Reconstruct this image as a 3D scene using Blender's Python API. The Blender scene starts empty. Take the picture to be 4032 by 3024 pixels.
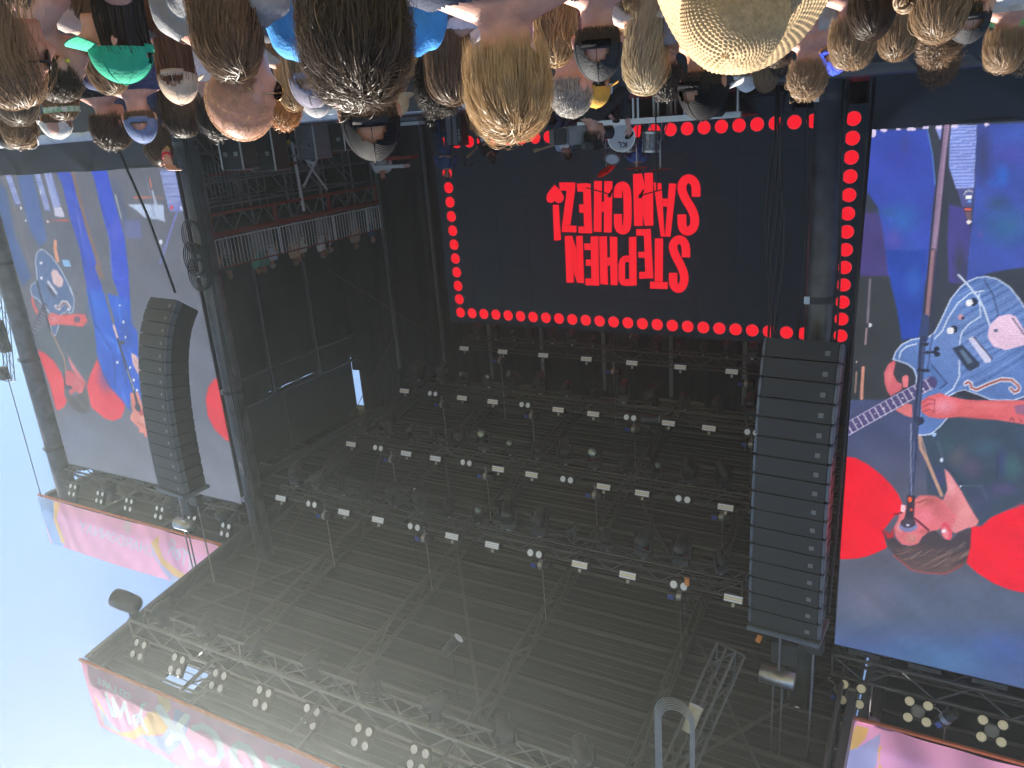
import bpy, bmesh, math, random
import numpy as np
from mathutils import Matrix, Vector, Euler

random.seed(7); RNG = np.random.default_rng(7)
scn = bpy.context.scene
COL = scn.collection
RAD = math.radians

# ------------------------------------------------------------------ camera
# the photograph hangs upside down: the camera is simply rolled by half a turn
CAM = np.array([0.0, 0.0, 1.62])
YAW, PITCH, ROLL, FPX = RAD(30.403), RAD(18.549), RAD(-4.390), 3150.0
_cy, _sy, _cp, _sp = math.cos(YAW), math.sin(YAW), math.cos(PITCH), math.sin(PITCH)
FWD = np.array([_sy*_cp, _cy*_cp, _sp])
_r = np.array([_cy, -_sy, 0.0]); _u = np.cross(_r, FWD)
RGT = math.cos(ROLL)*_r + math.sin(ROLL)*_u
UPV = -math.sin(ROLL)*_r + math.cos(ROLL)*_u
cam_data = bpy.data.cameras.new('camera'); cam = bpy.data.objects.new('camera', cam_data); COL.objects.link(cam)
cam_data.sensor_width = 36.0; cam_data.lens = FPX/4032*36; cam_data.clip_start = 0.05; cam_data.clip_end = 3000
_m = Matrix.Identity(4)
for i in range(3):
    _m[i][0] = -RGT[i]; _m[i][1] = -UPV[i]; _m[i][2] = -FWD[i]; _m[i][3] = CAM[i]
cam.matrix_world = _m
scn.camera = cam

# ------------------------------------------------------------------ sky, sun, exposure
SUN = np.array([0.5423, 0.1867, 0.8192]); SUN /= np.linalg.norm(SUN)
EXPO = 1.6
world = bpy.data.worlds.new('World'); scn.world = world; world.use_nodes = True
nt = world.node_tree; nt.nodes.clear()
sky = nt.nodes.new('ShaderNodeTexSky'); sky.sky_type = 'NISHITA'; sky.sun_disc = False
sky.sun_elevation = math.asin(SUN[2]); sky.sun_rotation = math.atan2(SUN[0], SUN[1])
sky.air_density = 0.85; sky.dust_density = 0.1; sky.ozone_density = 1.6; sky.altitude = 20
bg = nt.nodes.new('ShaderNodeBackground'); bg.inputs[1].default_value = 0.053
wo = nt.nodes.new('ShaderNodeOutputWorld')
nt.links.new(sky.outputs[0], bg.inputs[0]); nt.links.new(bg.outputs[0], wo.inputs[0])
sun_d = bpy.data.lights.new('sun', 'SUN'); sun_d.energy = 4.6; sun_d.angle = RAD(0.53); sun_d.color = (1.0, 0.93, 0.82)
sun_o = bpy.data.objects.new('sun', sun_d); COL.objects.link(sun_o)
sun_o.rotation_euler = Vector(SUN).to_track_quat('Z', 'Y').to_euler(); sun_o.location = (60, 26, 50)
vs = scn.view_settings
vs.view_transform = 'Standard'; vs.look = 'None'; vs.gamma = 1.0; vs.use_curve_mapping = False; vs.exposure = EXPO
scn.cycles.use_denoising = True; scn.cycles.use_adaptive_sampling = True; scn.cycles.adaptive_threshold = 0.02
scn.cycles.max_bounces = 4; scn.cycles.diffuse_bounces = 3; scn.cycles.glossy_bounces = 2
scn.cycles.transparent_max_bounces = 8; scn.cycles.transmission_bounces = 4; scn.cycles.volume_bounces = 0
scn.cycles.sample_clamp_indirect = 4.0
SCREEN_GAIN = 1.0/2**EXPO

# ------------------------------------------------------------------ pixel <-> world (photo pixels, 4032 wide)
def ray(X, Y): return FWD + RGT*((2016-X)/FPX) + UPV*((Y-1512)/FPX)
def aty(X, Y, y): d = ray(X, Y); return CAM + d*(y/d[1])
def atx(X, Y, x): d = ray(X, Y); return CAM + d*(x/d[0])
def atz(X, Y, z): d = ray(X, Y); return CAM + d*((z-CAM[2])/d[2])
def atd(X, Y, d): return CAM + ray(X, Y)*d
def projv(P):
    v = np.asarray(P) - CAM; w = v@FWD
    return 2016 - FPX*(v@RGT)/w, 1512 + FPX*(v@UPV)/w

# ------------------------------------------------------------------ materials
def srgb(r, g, b):
    c = np.array([r, g, b], float)/255.0
    return tuple(np.where(c <= 0.04045, c/12.92, ((c+0.055)/1.055)**2.4))
MATS = {}
def mat(name, color, rough=0.6, metal=0.0, var=0.15, scale=8.0, bump=0.0, bscale=40.0, spec=0.5, emit=None, estr=1.0,
        trans=0.0, sss=0.0, coat=0.0, wave=None, sheen=0.0, var2=None):
    if name in MATS: return MATS[name]
    m = bpy.data.materials.new(name); m.use_nodes = True; MATS[name] = m
    n, l = m.node_tree.nodes, m.node_tree.links
    p = n['Principled BSDF']; out = n['Material Output']
    tc = n.new('ShaderNodeTexCoord')
    nz = n.new('ShaderNodeTexNoise'); nz.inputs['Scale'].default_value = scale; nz.inputs['Detail'].default_value = 5
    l.new(tc.outputs['Object'], nz.inputs['Vector'])
    mx = n.new('ShaderNodeMix'); mx.data_type = 'RGBA'
    c = np.array(color[:3])
    mx.inputs[6].default_value = (*np.clip(c*(1-var), 0, 1), 1)
    mx.inputs[7].default_value = (*(np.clip(c*(1+var), 0, 1) if var2 is None else np.array(var2)), 1)
    rp = n.new('ShaderNodeMapRange'); rp.inputs[1].default_value = 0.3; rp.inputs[2].default_value = 0.7
    l.new(nz.outputs['Fac'], rp.inputs[0]); l.new(rp.outputs[0], mx.inputs[0])
    l.new(mx.outputs[2], p.inputs['Base Color'])
    p.inputs['Roughness'].default_value = rough; p.inputs['Metallic'].default_value = metal
    p.inputs['Specular IOR Level'].default_value = spec
    if coat: p.inputs['Coat Weight'].default_value = coat
    if sheen: p.inputs['Sheen Weight'].default_value = sheen
    if sss:
        p.inputs['Subsurface Weight'].default_value = sss
        p.inputs['Subsurface Radius'].default_value = (1.0, 0.32, 0.18); p.inputs['Subsurface Scale'].default_value = 0.012
    if emit is not None:
        p.inputs['Emission Color'].default_value = (*emit, 1); p.inputs['Emission Strength'].default_value = estr
    if bump or wave:
        b = n.new('ShaderNodeBump'); b.inputs['Strength'].default_value = bump or 0.5; b.inputs['Distance'].default_value = 0.02
        if wave:
            w = n.new('ShaderNodeTexWave'); w.wave_type = 'BANDS'; w.bands_direction = wave[0]
            w.inputs['Scale'].default_value = wave[1]; w.inputs['Distortion'].default_value = wave[2]
            w.inputs['Detail'].default_value = 2; w.inputs['Detail Scale'].default_value = 1.5
            l.new(tc.outputs['Object'], w.inputs['Vector']); l.new(w.outputs['Fac'], b.inputs['Height'])
        else:
            n2 = n.new('ShaderNodeTexNoise'); n2.inputs['Scale'].default_value = bscale; n2.inputs['Detail'].default_value = 4
            l.new(tc.outputs['Object'], n2.inputs['Vector']); l.new(n2.outputs['Fac'], b.inputs['Height'])
        l.new(b.outputs['Normal'], p.inputs['Normal'])
    if trans:
        t = n.new('ShaderNodeBsdfTranslucent'); l.new(mx.outputs[2], t.inputs['Color'])
        ms = n.new('ShaderNodeMixShader'); ms.inputs[0].default_value = trans
        l.new(p.outputs[0], ms.inputs[1]); l.new(t.outputs[0], ms.inputs[2]); l.new(ms.outputs[0], out.inputs['Surface'])
    return m

def emat(name, color, s=1.0, back=(0.02, 0.02, 0.025)):
    if name in MATS: return MATS[name]
    m = mat(name, back, rough=0.5, emit=color, estr=s*SCREEN_GAIN); return m

# ------------------------------------------------------------------ objects
def tag(o, label, cat, group=None, kind=None):
    if label: o['label'] = label
    if cat: o['category'] = cat
    if group: o['group'] = group
    if kind: o['kind'] = kind
    return o
def adopt(o, parent):
    if parent is not None:
        o.parent = parent
        if parent.type == 'EMPTY' or True:
            o.matrix_parent_inverse = PINV.get(parent.name, Matrix.Identity(4))
PINV = {}
def thing(name, label, cat, loc=(0, 0, 0), group=None):
    o = bpy.data.objects.new(name, None); COL.objects.link(o); o.location = loc; o.empty_display_size = 0.2
    PINV[o.name] = Matrix.Translation(-Vector(loc))
    return tag(o, label, cat, group)
def local_thing(name, label, cat, group=None):       # children are written in the thing's own frame
    o = bpy.data.objects.new(name, None); COL.objects.link(o); o.empty_display_size = 0.2
    return tag(o, label, cat, group)
def mk(name, verts, faces, m, parent=None, smooth=False, link=True):
    me = bpy.data.meshes.new(name)
    if isinstance(verts, np.ndarray) and isinstance(faces, np.ndarray):
        k = faces.shape[1]
        me.vertices.add(len(verts)); me.vertices.foreach_set('co', verts.astype(np.float32).ravel())
        me.loops.add(faces.size); me.loops.foreach_set('vertex_index', faces.astype(np.int32).ravel())
        me.polygons.add(len(faces)); me.polygons.foreach_set('loop_start', np.arange(0, faces.size, k, dtype=np.int32))
        me.update(calc_edges=True)
    else:
        me.from_pydata([tuple(map(float, v)) for v in verts], [], [tuple(f) for f in faces]); me.update()
    if smooth: me.polygons.foreach_set('use_smooth', np.ones(len(me.polygons), bool))
    if m is not None: me.materials.append(m)
    if not link: return me
    o = bpy.data.objects.new(name, me); COL.objects.link(o); adopt(o, parent)
    return o
def inst(name, me, parent=None, M=None):
    o = bpy.data.objects.new(name, me); COL.objects.link(o)
    if M is not None: o.matrix_basis = M
    adopt(o, parent); return o

class MB:
    def __init__(s): s.v = []; s.f = []
    def add(s, vs, fs):
        k = len(s.v); s.v += [tuple(map(float, v)) for v in vs]; s.f += [tuple(i+k for i in f) for f in fs]; return s
    def box(s, c, d, R=None):
        x, y, z = [q/2 for q in d]
        vs = [(-x,-y,-z),(x,-y,-z),(x,y,-z),(-x,y,-z),(-x,-y,z),(x,-y,z),(x,y,z),(-x,y,z)]
        if R is not None: vs = [tuple(R @ Vector(v)) for v in vs]
        return s.add([(v[0]+c[0], v[1]+c[1], v[2]+c[2]) for v in vs],
                     [(0,3,2,1),(4,5,6,7),(0,1,5,4),(1,2,6,5),(2,3,7,6),(3,0,4,7)])
    def bbox(s, c, d, b=0.02, R=None):               # box with bevelled edges
        bm = bmesh.new(); bmesh.ops.create_cube(bm, size=1.0)
        for v in bm.verts: v.co = Vector((v.co.x*d[0], v.co.y*d[1], v.co.z*d[2]))
        bmesh.ops.bevel(bm, geom=bm.edges[:], offset=b, segments=2, affect='EDGES')
        bm.verts.index_update()
        vs = [(R @ v.co if R is not None else v.co) + Vector(c) for v in bm.verts]
        fs = [[v.index for v in f.verts] for f in bm.faces]; bm.free()
        return s.add(vs, fs)
    def tube(s, pts, r, n=8, cap=True):
        pts = [Vector(p) for p in pts]; rs = r if hasattr(r, '__len__') else [r]*len(pts)
        k = len(s.v); prev = None
        for i, p in enumerate(pts):
            t = (pts[min(i+1, len(pts)-1)] - pts[max(i-1, 0)]).normalized()
            if prev is None:
                a = t.orthogonal().normalized()
            else:
                a = (prev - t*prev.dot(t)); a = a.normalized() if a.length > 1e-6 else t.orthogonal().normalized()
            prev = a; b = t.cross(a)
            for j in range(n):
                q = 2*math.pi*j/n; s.v.append(tuple(p + (a*math.cos(q) + b*math.sin(q))*rs[i]))
        for i in range(len(pts)-1):
            for j in range(n):
                j2 = (j+1) % n; s.f.append((k+i*n+j, k+i*n+j2, k+(i+1)*n+j2, k+(i+1)*n+j))
        if cap:
            s.f.append(tuple(k+j for j in range(n))[::-1]); s.f.append(tuple(k+(len(pts)-1)*n+j for j in range(n)))
        return s
    def lathe(s, prof, n=24, M=None):                # prof: (r, z) list around local z
        k = len(s.v)
        for r, z in prof:
            for j in range(n):
                q = 2*math.pi*j/n; v = Vector((r*math.cos(q), r*math.sin(q), z))
                s.v.append(tuple(M @ v if M is not None else v))
        for i in range(len(prof)-1):
            for j in range(n):
                j2 = (j+1) % n; s.f.append((k+i*n+j, k+i*n+j2, k+(i+1)*n+j2, k+(i+1)*n+j))
        return s
    def disc(s, c, r, n=24, ax=None, M=None):
        k = len(s.v); vs = []
        for j in range(n):
            q = 2*math.pi*j/n; v = Vector((r*math.cos(q), r*math.sin(q), 0)); vs.append(tuple((M @ v if M is not None else v) + Vector(c)))
        s.v += vs; s.f.append(tuple(range(k, k+n))); return s
    def go(s, name, m, parent=None, smooth=False): return mk(name, s.v, s.f, m, parent, smooth)
    def me(s, name, m, smooth=False): return mk(name, s.v, s.f, m, None, smooth, link=False)

_ub = {}
def bar(name, p0, p1, r, m, parent, n=8):            # round bar sharing one unit mesh per material
    key = (m.name, n)
    if key not in _ub: _ub[key] = MB().tube([(0,0,-0.5),(0,0,0.5)], 1.0, n).me('round_bar', m)
    p0, p1 = Vector(p0), Vector(p1); d = p1-p0
    M = Matrix.Translation((p0+p1)/2) @ d.to_track_quat('Z', 'Y').to_matrix().to_4x4() @ Matrix.Diagonal((r, r, d.length, 1))
    return inst(name, _ub[key], parent, M)
def slab(name, c, d, m, parent, R=None):             # box sharing one unit mesh per material
    key = (m.name, 'b')
    if key not in _ub: _ub[key] = MB().bbox((0,0,0), (1,1,1), 0.012).me('block', m)
    M = Matrix.Translation(Vector(c)) @ (R.to_4x4() if R is not None else Matrix.Identity(4)) @ Matrix.Diagonal((*d, 1))
    return inst(name, _ub[key], parent, M)
def copy_thing(root, M, label=None, group=None):     # a thing, its parts and sub-parts
    r = root.copy(); COL.objects.link(r); r.matrix_basis = M
    if label: r['label'] = label
    if group: r['group'] = group
    for ch in root.children:
        c = ch.copy(); COL.objects.link(c); c.parent = r
        for g in ch.children:
            d = g.copy(); COL.objects.link(d); d.parent = c
    return r
# ================================================================== shared materials
M_black   = mat('black_steel', (0.035, 0.037, 0.042), rough=0.45, var=0.3, scale=6)
M_steel   = mat('dark_grey_steel', (0.12, 0.13, 0.15), rough=0.42, metal=0.3, var=0.35, scale=3, bump=0.05)
M_alu     = mat('aluminium', (0.55, 0.56, 0.58), rough=0.35, metal=0.85, var=0.15, scale=10)
M_trussm  = mat('dark_truss_tube', (0.11, 0.115, 0.125), rough=0.4, metal=0.5, var=0.3, scale=6)
M_drape   = mat('black_drape', (0.028, 0.032, 0.04), rough=0.8, var=0.25, scale=1.2, wave=('X', 1.1, 3.0), bump=0.6, sheen=0.1)
M_skirt   = mat('black_scrim', (0.035, 0.04, 0.05), rough=0.6, var=0.2, scale=0.8, bump=0.25, bscale=1.5)
M_deck    = mat('stage_floor', (0.10, 0.10, 0.105), rough=0.5, var=0.3, scale=2.5)
M_silver  = mat('silver_tarp', (0.55, 0.55, 0.57), rough=0.28, metal=0.35, var=0.2, scale=5, bump=0.9, bscale=7)
M_roof    = mat('roof_sheet', (0.05, 0.054, 0.058), rough=0.55, var=0.25, scale=2.0, bump=0.2, bscale=5)
M_purlin  = mat('roof_tube', (0.13, 0.135, 0.14), rough=0.45, metal=0.4, var=0.3, scale=3)
M_cable   = mat('cable', (0.02, 0.02, 0.022), rough=0.5)
M_gcable  = mat('grey_cable', (0.3, 0.33, 0.36), rough=0.5)
M_chain   = mat('chain', (0.35, 0.35, 0.36), rough=0.35, metal=0.8)
M_red     = mat('red_paint', (0.28, 0.035, 0.03), rough=0.5, var=0.35, scale=3)
M_orange  = mat('orange_tag', (0.75, 0.28, 0.06), rough=0.6)
M_white   = mat('white_plastic', (0.78, 0.79, 0.8), rough=0.45, var=0.06)
M_cream   = mat('phosphor_panel', (0.85, 0.80, 0.62), rough=0.35, var=0.1, scale=30, emit=(0.85, 0.74, 0.5), estr=0.035)  # weak emission added to raise the panel's brightness
M_bluewh  = mat('pale_led_panel', (0.82, 0.85, 0.9), rough=0.35, var=0.06, scale=30, emit=(0.72, 0.82, 1.0), estr=0.045)  # weak bluish emission added here as well
M_glass   = mat('lens_glass', (0.35, 0.42, 0.42), rough=0.06, metal=0.55, var=0.5, scale=14)
M_house   = mat('fixture_housing', (0.045, 0.047, 0.052), rough=0.4, var=0.2)
M_blue    = mat('blue_label', (0.08, 0.13, 0.6), rough=0.5)
M_ground  = mat('trodden_grass', (0.10, 0.09, 0.045), rough=0.95, var=0.5, scale=3, bump=0.5, bscale=30)
M_grille  = mat('speaker_grille', (0.038, 0.041, 0.047), rough=0.55, var=0.12, scale=60, bump=0.3, bscale=260)
M_grey    = mat('grey_panel', (0.22, 0.23, 0.25), rough=0.5, var=0.15)
M_amp     = mat('amp_black', (0.025, 0.025, 0.028), rough=0.5)

# ------------------------------------------------------------------ ground
g = mk('ground', [(-600,-600,0),(600,-600,0),(600,600,0),(-600,600,0)], [(0,1,2,3)], M_ground); g['kind'] = 'structure'

# ------------------------------------------------------------------ stage deck with skirts
DZ = 1.48
st = thing('stage_deck', 'long black stage deck with draped front below the screens', 'stage', (8.6, 11, 0))
for i in range(12):                                   # deck made of 4 m wide platforms
    x0 = -12 + i*3.6
    slab('deck_panel', (x0+1.8, 16.6, DZ-0.06), (3.585, 12.4, 0.12), M_deck, st)
for i in range(14):                                   # wrinkled black skirt panels along the front
    x0 = -12 + i*3.1; nx, nz = 22, 8
    vs, fs = [], []
    ph = random.random()*6
    for a in range(nx+1):
        for b in range(nz+1):
            u, w = a/nx, b/nz
            vs.append((x0 + u*3.16, 10.36 + 0.02*(i % 2) + 0.03*math.sin(u*11+ph+w*2) + 0.05*math.sin(u*3.1+w*4+ph), 0.02 + w*(DZ-0.02-0.02*math.sin(u*math.pi))))
    for a in range(nx):
        for b in range(nz):
            k = a*(nz+1)+b; fs.append((k, k+nz+1, k+nz+2, k+1))
    mk('skirt_panel', vs, fs, M_skirt, st, True)
slab('understage_block', (8.6, 16.8, 0.68), (42, 12.0, 1.34), M_amp, st)  # solid block added to stop light slits between the skirt panels
# sunlit silver sheet folded over the stage lip on the right half
sv, sf = [], []
NX = 150
for a in range(NX+1):
    u = a/NX; x = 4.2 + u*20.8
    q = 0.02*math.sin(x*9.0+math.sin(x*3)*2) + 0.012*math.sin(x*23)
    for (y, z) in ((10.30+q, DZ-0.16+q*0.7), (10.30+q*0.5, DZ-0.02), (10.34, DZ+0.012), (10.75+q, DZ+0.014+abs(q)*0.4), (11.15, DZ+0.012)):
        sv.append((x, y, z))
for a in range(NX):
    for b in range(4):
        k = a*5+b; sf.append((k, k+5, k+6, k+1))
mk('silver_lip_sheet', sv, sf, M_silver, st, True)

# ------------------------------------------------------------------ back and side drapes with their pale posts
bw = thing('back_drape', 'tall black drape wall behind the lit logo screen', 'drape', (8.6, 22.6, DZ))
for i in range(12):
    x0 = -3.4 + i*1.98; nx, nz = 18, 10; vs, fs = [], []
    top = 10.05 + (0.28 if i in (2, 5, 8, 10) else 0.48) + random.random()*0.06
    for a in range(nx+1):
        for b in range(nz+1):
            u, w = a/nx, b/nz
            vs.append((x0-0.03+u*2.04, 22.6 + 0.03*(i % 2) + 0.035*math.sin(u*13+i) + 0.02*math.sin(u*29+2*i), DZ + w*(top-DZ)))
    for a in range(nx):
        for b in range(nz):
            k = a*(nz+1)+b; fs.append((k, k+nz+1, k+nz+2, k+1))
    mk('drape_panel', vs, fs, M_drape, bw, True)
M_post = mat('grey_post', (0.24, 0.25, 0.27), rough=0.5, metal=0.2, var=0.2, scale=4)
for x in (-1.3, 0.9, 3.1, 5.3, 7.5, 9.7, 11.9, 13.9, 15.85, 17.9):
    slab('post', (x, 22.42, (DZ+10.2)/2), (0.11, 0.10, 10.2-DZ), M_post, bw)
def side_drape(x, lab, y0, y1, top):
    t = thing('side_drape', lab, 'drape', (x, (y0+y1)/2, DZ))
    n = int((y1-y0)/1.9)
    for i in range(n):
        a0 = y0 + i*(y1-y0)/n; wv = (y1-y0)/n+0.05; nx, nz = 16, 8; vs, fs = [], []
        for a in range(nx+1):
            for b in range(nz+1):
                u, w = a/nx, b/nz
                vs.append((x+0.03*math.sin(u*15+i)+0.03*(i % 2), a0+u*wv, DZ+w*(top-DZ+0.05*math.sin(i*2.1))))
        for a in range(nx):
            for b in range(nz):
                k = a*(nz+1)+b; fs.append((k, k+nz+1, k+nz+2, k+1))
        mk('drape_panel', vs, fs, M_drape, t, True)
        sx = -0.18 if x > 8 else 0.18
        slab('post', (x+sx, a0+0.1, (DZ+top)/2), (0.1, 0.1, top-DZ), M_post, t)
    bar('cross_rail', (x+sx, y0, top-0.9), (x+sx, y1, top-0.9), 0.05, M_post, t)
    bar('cross_rail', (x+sx, y0, top+0.05), (x+sx, y1, top+0.05), 0.06, M_post, t)
    for i in range(5):
        a0 = y0 + i*(y1-y0)/5
        slab('upper_scrim', (x+0.25, a0+(y1-y0)/10, 11.25), (0.03, (y1-y0)/5-(0.05 if i in (2,) else 0.002), 2.35), M_drape, t)
    return t
side_drape(20.3, 'black drape wall on the far wing behind the guest balcony', 13.6, 22.75, 10.0)
side_drape(-3.6, 'black drape wall on the near wing behind the near screen', 13.6, 22.75, 10.0)

for (xa, xb, tag_) in ((16.3, 20.4, 'far'), (-3.7, 0.9, 'near')):
    t = thing('rear_scrim', 'dark scrim closing the rear of the %s wing under its roof' % tag_, 'drape', ((xa+xb)/2, 23.0, 10), 'rear wing scrims')
    n = 4
    for i in range(n):
        w_ = (xb-xa)/n; slab('scrim_panel', (xa+w_*(i+0.5), 23.0, 10.9), (w_-(0.004 if i != 2 else 0.03), 0.03, 3.0), M_drape, t)
# ------------------------------------------------------------------ columns
def column(name, x, y, r, z0, z1, lab, group='steel roof columns'):
    t = thing(name, lab, 'column', (x, y, z0), group)
    MB().tube([(x, y, z0), (x, y, (z0+z1)/2), (x, y, z1)], r, 28).go('pipe', M_steel, t, True)
    MB().lathe([(r+0.001, z0), (r+0.12, z0), (r+0.12, z0+0.04), (r+0.001, z0+0.04)], 24, Matrix.Translation((x, y, 0))).go('base_plate', M_steel, t)
    for z in np.arange(z0+1.7, z1-1, 2.9):
        MB().lathe([(r, z-0.05), (r+0.018, z-0.05), (r+0.018, z+0.05), (r, z+0.05)], 24, Matrix.Translation((x, y, 0))).go('clamp_band', M_black, t)
        MB().bbox((x+r*0.75, y-r*0.75, z), (0.09, 0.09, 0.12), 0.01).go('clamp_lug', M_alu, t)
    return t
column('roof_column', 1.876, 12.65, 0.21, 0, 12.3, 'dark round steel column behind the near speaker array')
column('roof_column', 15.32, 12.65, 0.23, 0, 12.3, 'dark round steel column beside the far speaker array and balcony')
column('roof_column', 24.25, 12.9, 0.27, 0, 12.3, 'dark leaning-looking steel column against the sky at far screen edge')
ORDW = ['first', 'second', 'third', 'fourth', 'fifth']
# cables running down beside the columns
def cable(name, pts, r, m, lab, group=None, n=5):
    o = MB().tube(pts, r, n).go(name, m, None, True); return tag(o, lab, 'cable', group)
for i in range(5):
    x = 2.42+0.05*i
    cable('hanging_cable', [(x+0.06*math.sin(k*1.3+i), 12.3+0.03*i, 1.5+k*0.62) for k in range(13)], 0.018, M_cable,
          'black cable, %s from the right in the bundle beside the near column' % ORDW[i], 'cable bundle by the near column')
for i, dx in enumerate((-0.27, -0.22, 0.24)):
    cable('hanging_cable', [(1.876+dx+0.03*math.sin(k+i), 12.42, 1.5+k*0.7) for k in range(16)], 0.016, M_cable,
          'black cable clipped along the near column, %s from the right' % ORDW[i], 'cables along the near column')
for i in range(3):
    cable('hanging_cable', [(15.32-0.26+0.03*math.sin(k+i)-i*0.05, 12.4, 1.5+k*0.7) for k in range(15)], 0.02, M_cable,
          'black cable clipped along the far column, %s from the left' % ORDW[i], 'cables along the far column')
for i, (x, z) in enumerate(((15.15, 4.55), (15.1, 3.7), (15.2, 4.2))):
    MBc = MB()
    for k in range(5):
        MBc.tube([(x+0.03*k+math.cos(q)*(0.27+0.01*k), 12.33-0.02*k, z+math.sin(q)*(0.33+0.015*k)) for q in np.linspace(0, 2*math.pi, 22)], 0.014, 5, False)
    tag(MBc.go('cable_coil', M_cable, None, True), ['coil of black cable on the far column, farthest from the crowd', 'coil of black cable on the far column, closest to the crowd', 'middle coil of black cable on the far column'][i], 'cable coil', 'cable coils on the far column')

# ------------------------------------------------------------------ roofs
def zr(y): return 12.78 - (y-8.0)*0.15
rf = thing('stage_roof', 'dark ribbed main stage roof seen from below', 'roof', (8.6, 15, 12))
slope = math.atan(-0.15); RS = Euler((slope, 0, 0)).to_matrix()
y = 8.0; k = 0
while y < 23.4:
    yc = y+0.275
    if 8.5 < yc < 9.3:
        slab('roof_sheet', ((1.05+13.5)/2, yc, zr(yc)+0.06), (12.45, 0.545, 0.05), M_roof, rf, RS)
        slab('roof_sheet', (15.3, yc, zr(yc)+0.06), (1.7, 0.545, 0.05), M_roof, rf, RS)
    else:
        slab('roof_sheet', (8.6, yc, zr(yc)+0.06), (15.1, 0.545, 0.05), M_roof, rf, RS)
    bar('purlin', (1.05, y, zr(y)-0.03), (16.15, y, zr(y)-0.03), 0.028 if k % 3 else 0.05, M_purlin, rf)
    for q in (0.18, 0.36): bar('rib', (1.05, y+q, zr(y+q)), (16.15, y+q, zr(y+q)), 0.014, M_purlin, rf, 6)
    y += 0.55; k += 1
for x in (1.2, 4.1, 7.1, 10.1, 13.1, 16.0):
    for dz, r in ((-0.1, 0.05), (-0.55, 0.045)):
        bar('rafter_chord', (x, 8.1, zr(8.1)+dz), (x, 23.2, zr(23.2)+dz), r, M_purlin, rf)
    yy = 8.3
    s_ = 0
    while yy < 22.8:
        za, zb = (-0.1, -0.55) if s_ % 2 else (-0.55, -0.1)
        bar('rafter_brace', (x, yy, zr(yy)+za), (x, yy+0.75, zr(yy+0.75)+zb), 0.025, M_purlin, rf, 6)
        yy += 0.75; s_ += 1
for (xa, ya, xb, yb) in ((1.2, 9.5, 4.1, 13.5), (4.1, 9.5, 1.2, 13.5), (7.1, 10, 10.1, 14), (13.1, 9.4, 16, 13.5), (16, 9.4, 13.1, 13.5), (4.1, 14, 7.1, 18), (10.1, 14, 13.1, 18), (13.1, 14, 16, 19)):
    bar('wind_brace', (xa, ya, zr(ya)-0.14), (xb, yb, zr(yb)-0.14), 0.03, M_purlin, rf)
slab('edge_beam', (16.18, 15.7, zr(15.7)-0.2), (0.14, 15.4, 0.55), M_steel, rf, RS)
slab('edge_beam', (1.0, 15.7, zr(15.7)-0.2), (0.14, 15.4, 0.55), M_steel, rf, RS)
slab('edge_beam', (8.6, 8.02, 13.0), (15.2, 0.12, 0.3), M_steel, rf)
for xx in (2.0, 5.2, 8.4, 11.6, 14.6):
    slab('rear_block', (xx, 23.3, zr(23.3)-0.35), (2.2, 0.1, 0.5), M_roof, rf)
def wing(x0, x1, lab):
    t = thing('wing_roof', lab, 'roof', ((x0+x1)/2, 16, 12.2))
    y = 12.7
    while y < 23.4:
        slab('roof_sheet', ((x0+x1)/2, y+0.3, 12.42), (x1-x0, 0.595, 0.06), M_roof, t)
        bar('purlin', (x0, y, 12.33), (x1, y, 12.33), 0.035, M_purlin, t); y += 0.6
    for x in np.linspace(x0+0.3, x1-0.3, 4):
        slab('cross_beam', (x, 18.0, 12.18), (0.16, 10.6, 0.26), M_steel, t)
    slab('edge_beam', ((x0+x1)/2, 12.75, 12.5), (x1-x0, 0.12, 0.3), M_steel, t)
    slab('edge_beam', (x1-0.05 if x0 > 5 else x0+0.05, 16.3, 12.52), (0.12, 7.2, 0.3), M_red, t)
    return t
wing(16.27, 25.4, 'dark wing roof over the far video screen')
wing(-8.6, 0.93, 'dark wing roof over the near video screen')

# ------------------------------------------------------------------ lattice trusses
def truss(name, lab, p0, p1, w=0.4, h=0.4, step=0.45, r=0.026, group='lighting trusses over the stage', m=None):
    m = m or M_trussm
    p0, p1 = Vector(p0), Vector(p1); d = p1-p0; L = d.length; u = d.normalized()
    s = u.cross(Vector((0, 0, 1))).normalized(); v = s.cross(u)
    t = thing(name, lab, 'truss', tuple(p0), group)
    C = lambda a, i: p0 + u*a + s*(w/2*(1 if i in (0, 3) else -1)) + v*(h/2*(1 if i in (0, 1) else -1))
    for i in range(4): bar('chord', C(0, i), C(L, i), r, m, t)
    n = max(2, int(L/step)); q = L/n
    for k in range(n):
        for (i, j) in ((0, 3), (1, 2), (2, 3)):
            a, b = (i, j) if k % 2 else (j, i)
            bar('brace', C(k*q, a), C((k+1)*q, b), r*0.55, m, t, 6)
    for a in (0, L):
        for (i, j) in ((0, 1), (1, 2), (2, 3), (3, 0)): bar('end_bar', C(a, i), C(a, j), r*0.8, m, t, 6)
    return t

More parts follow.
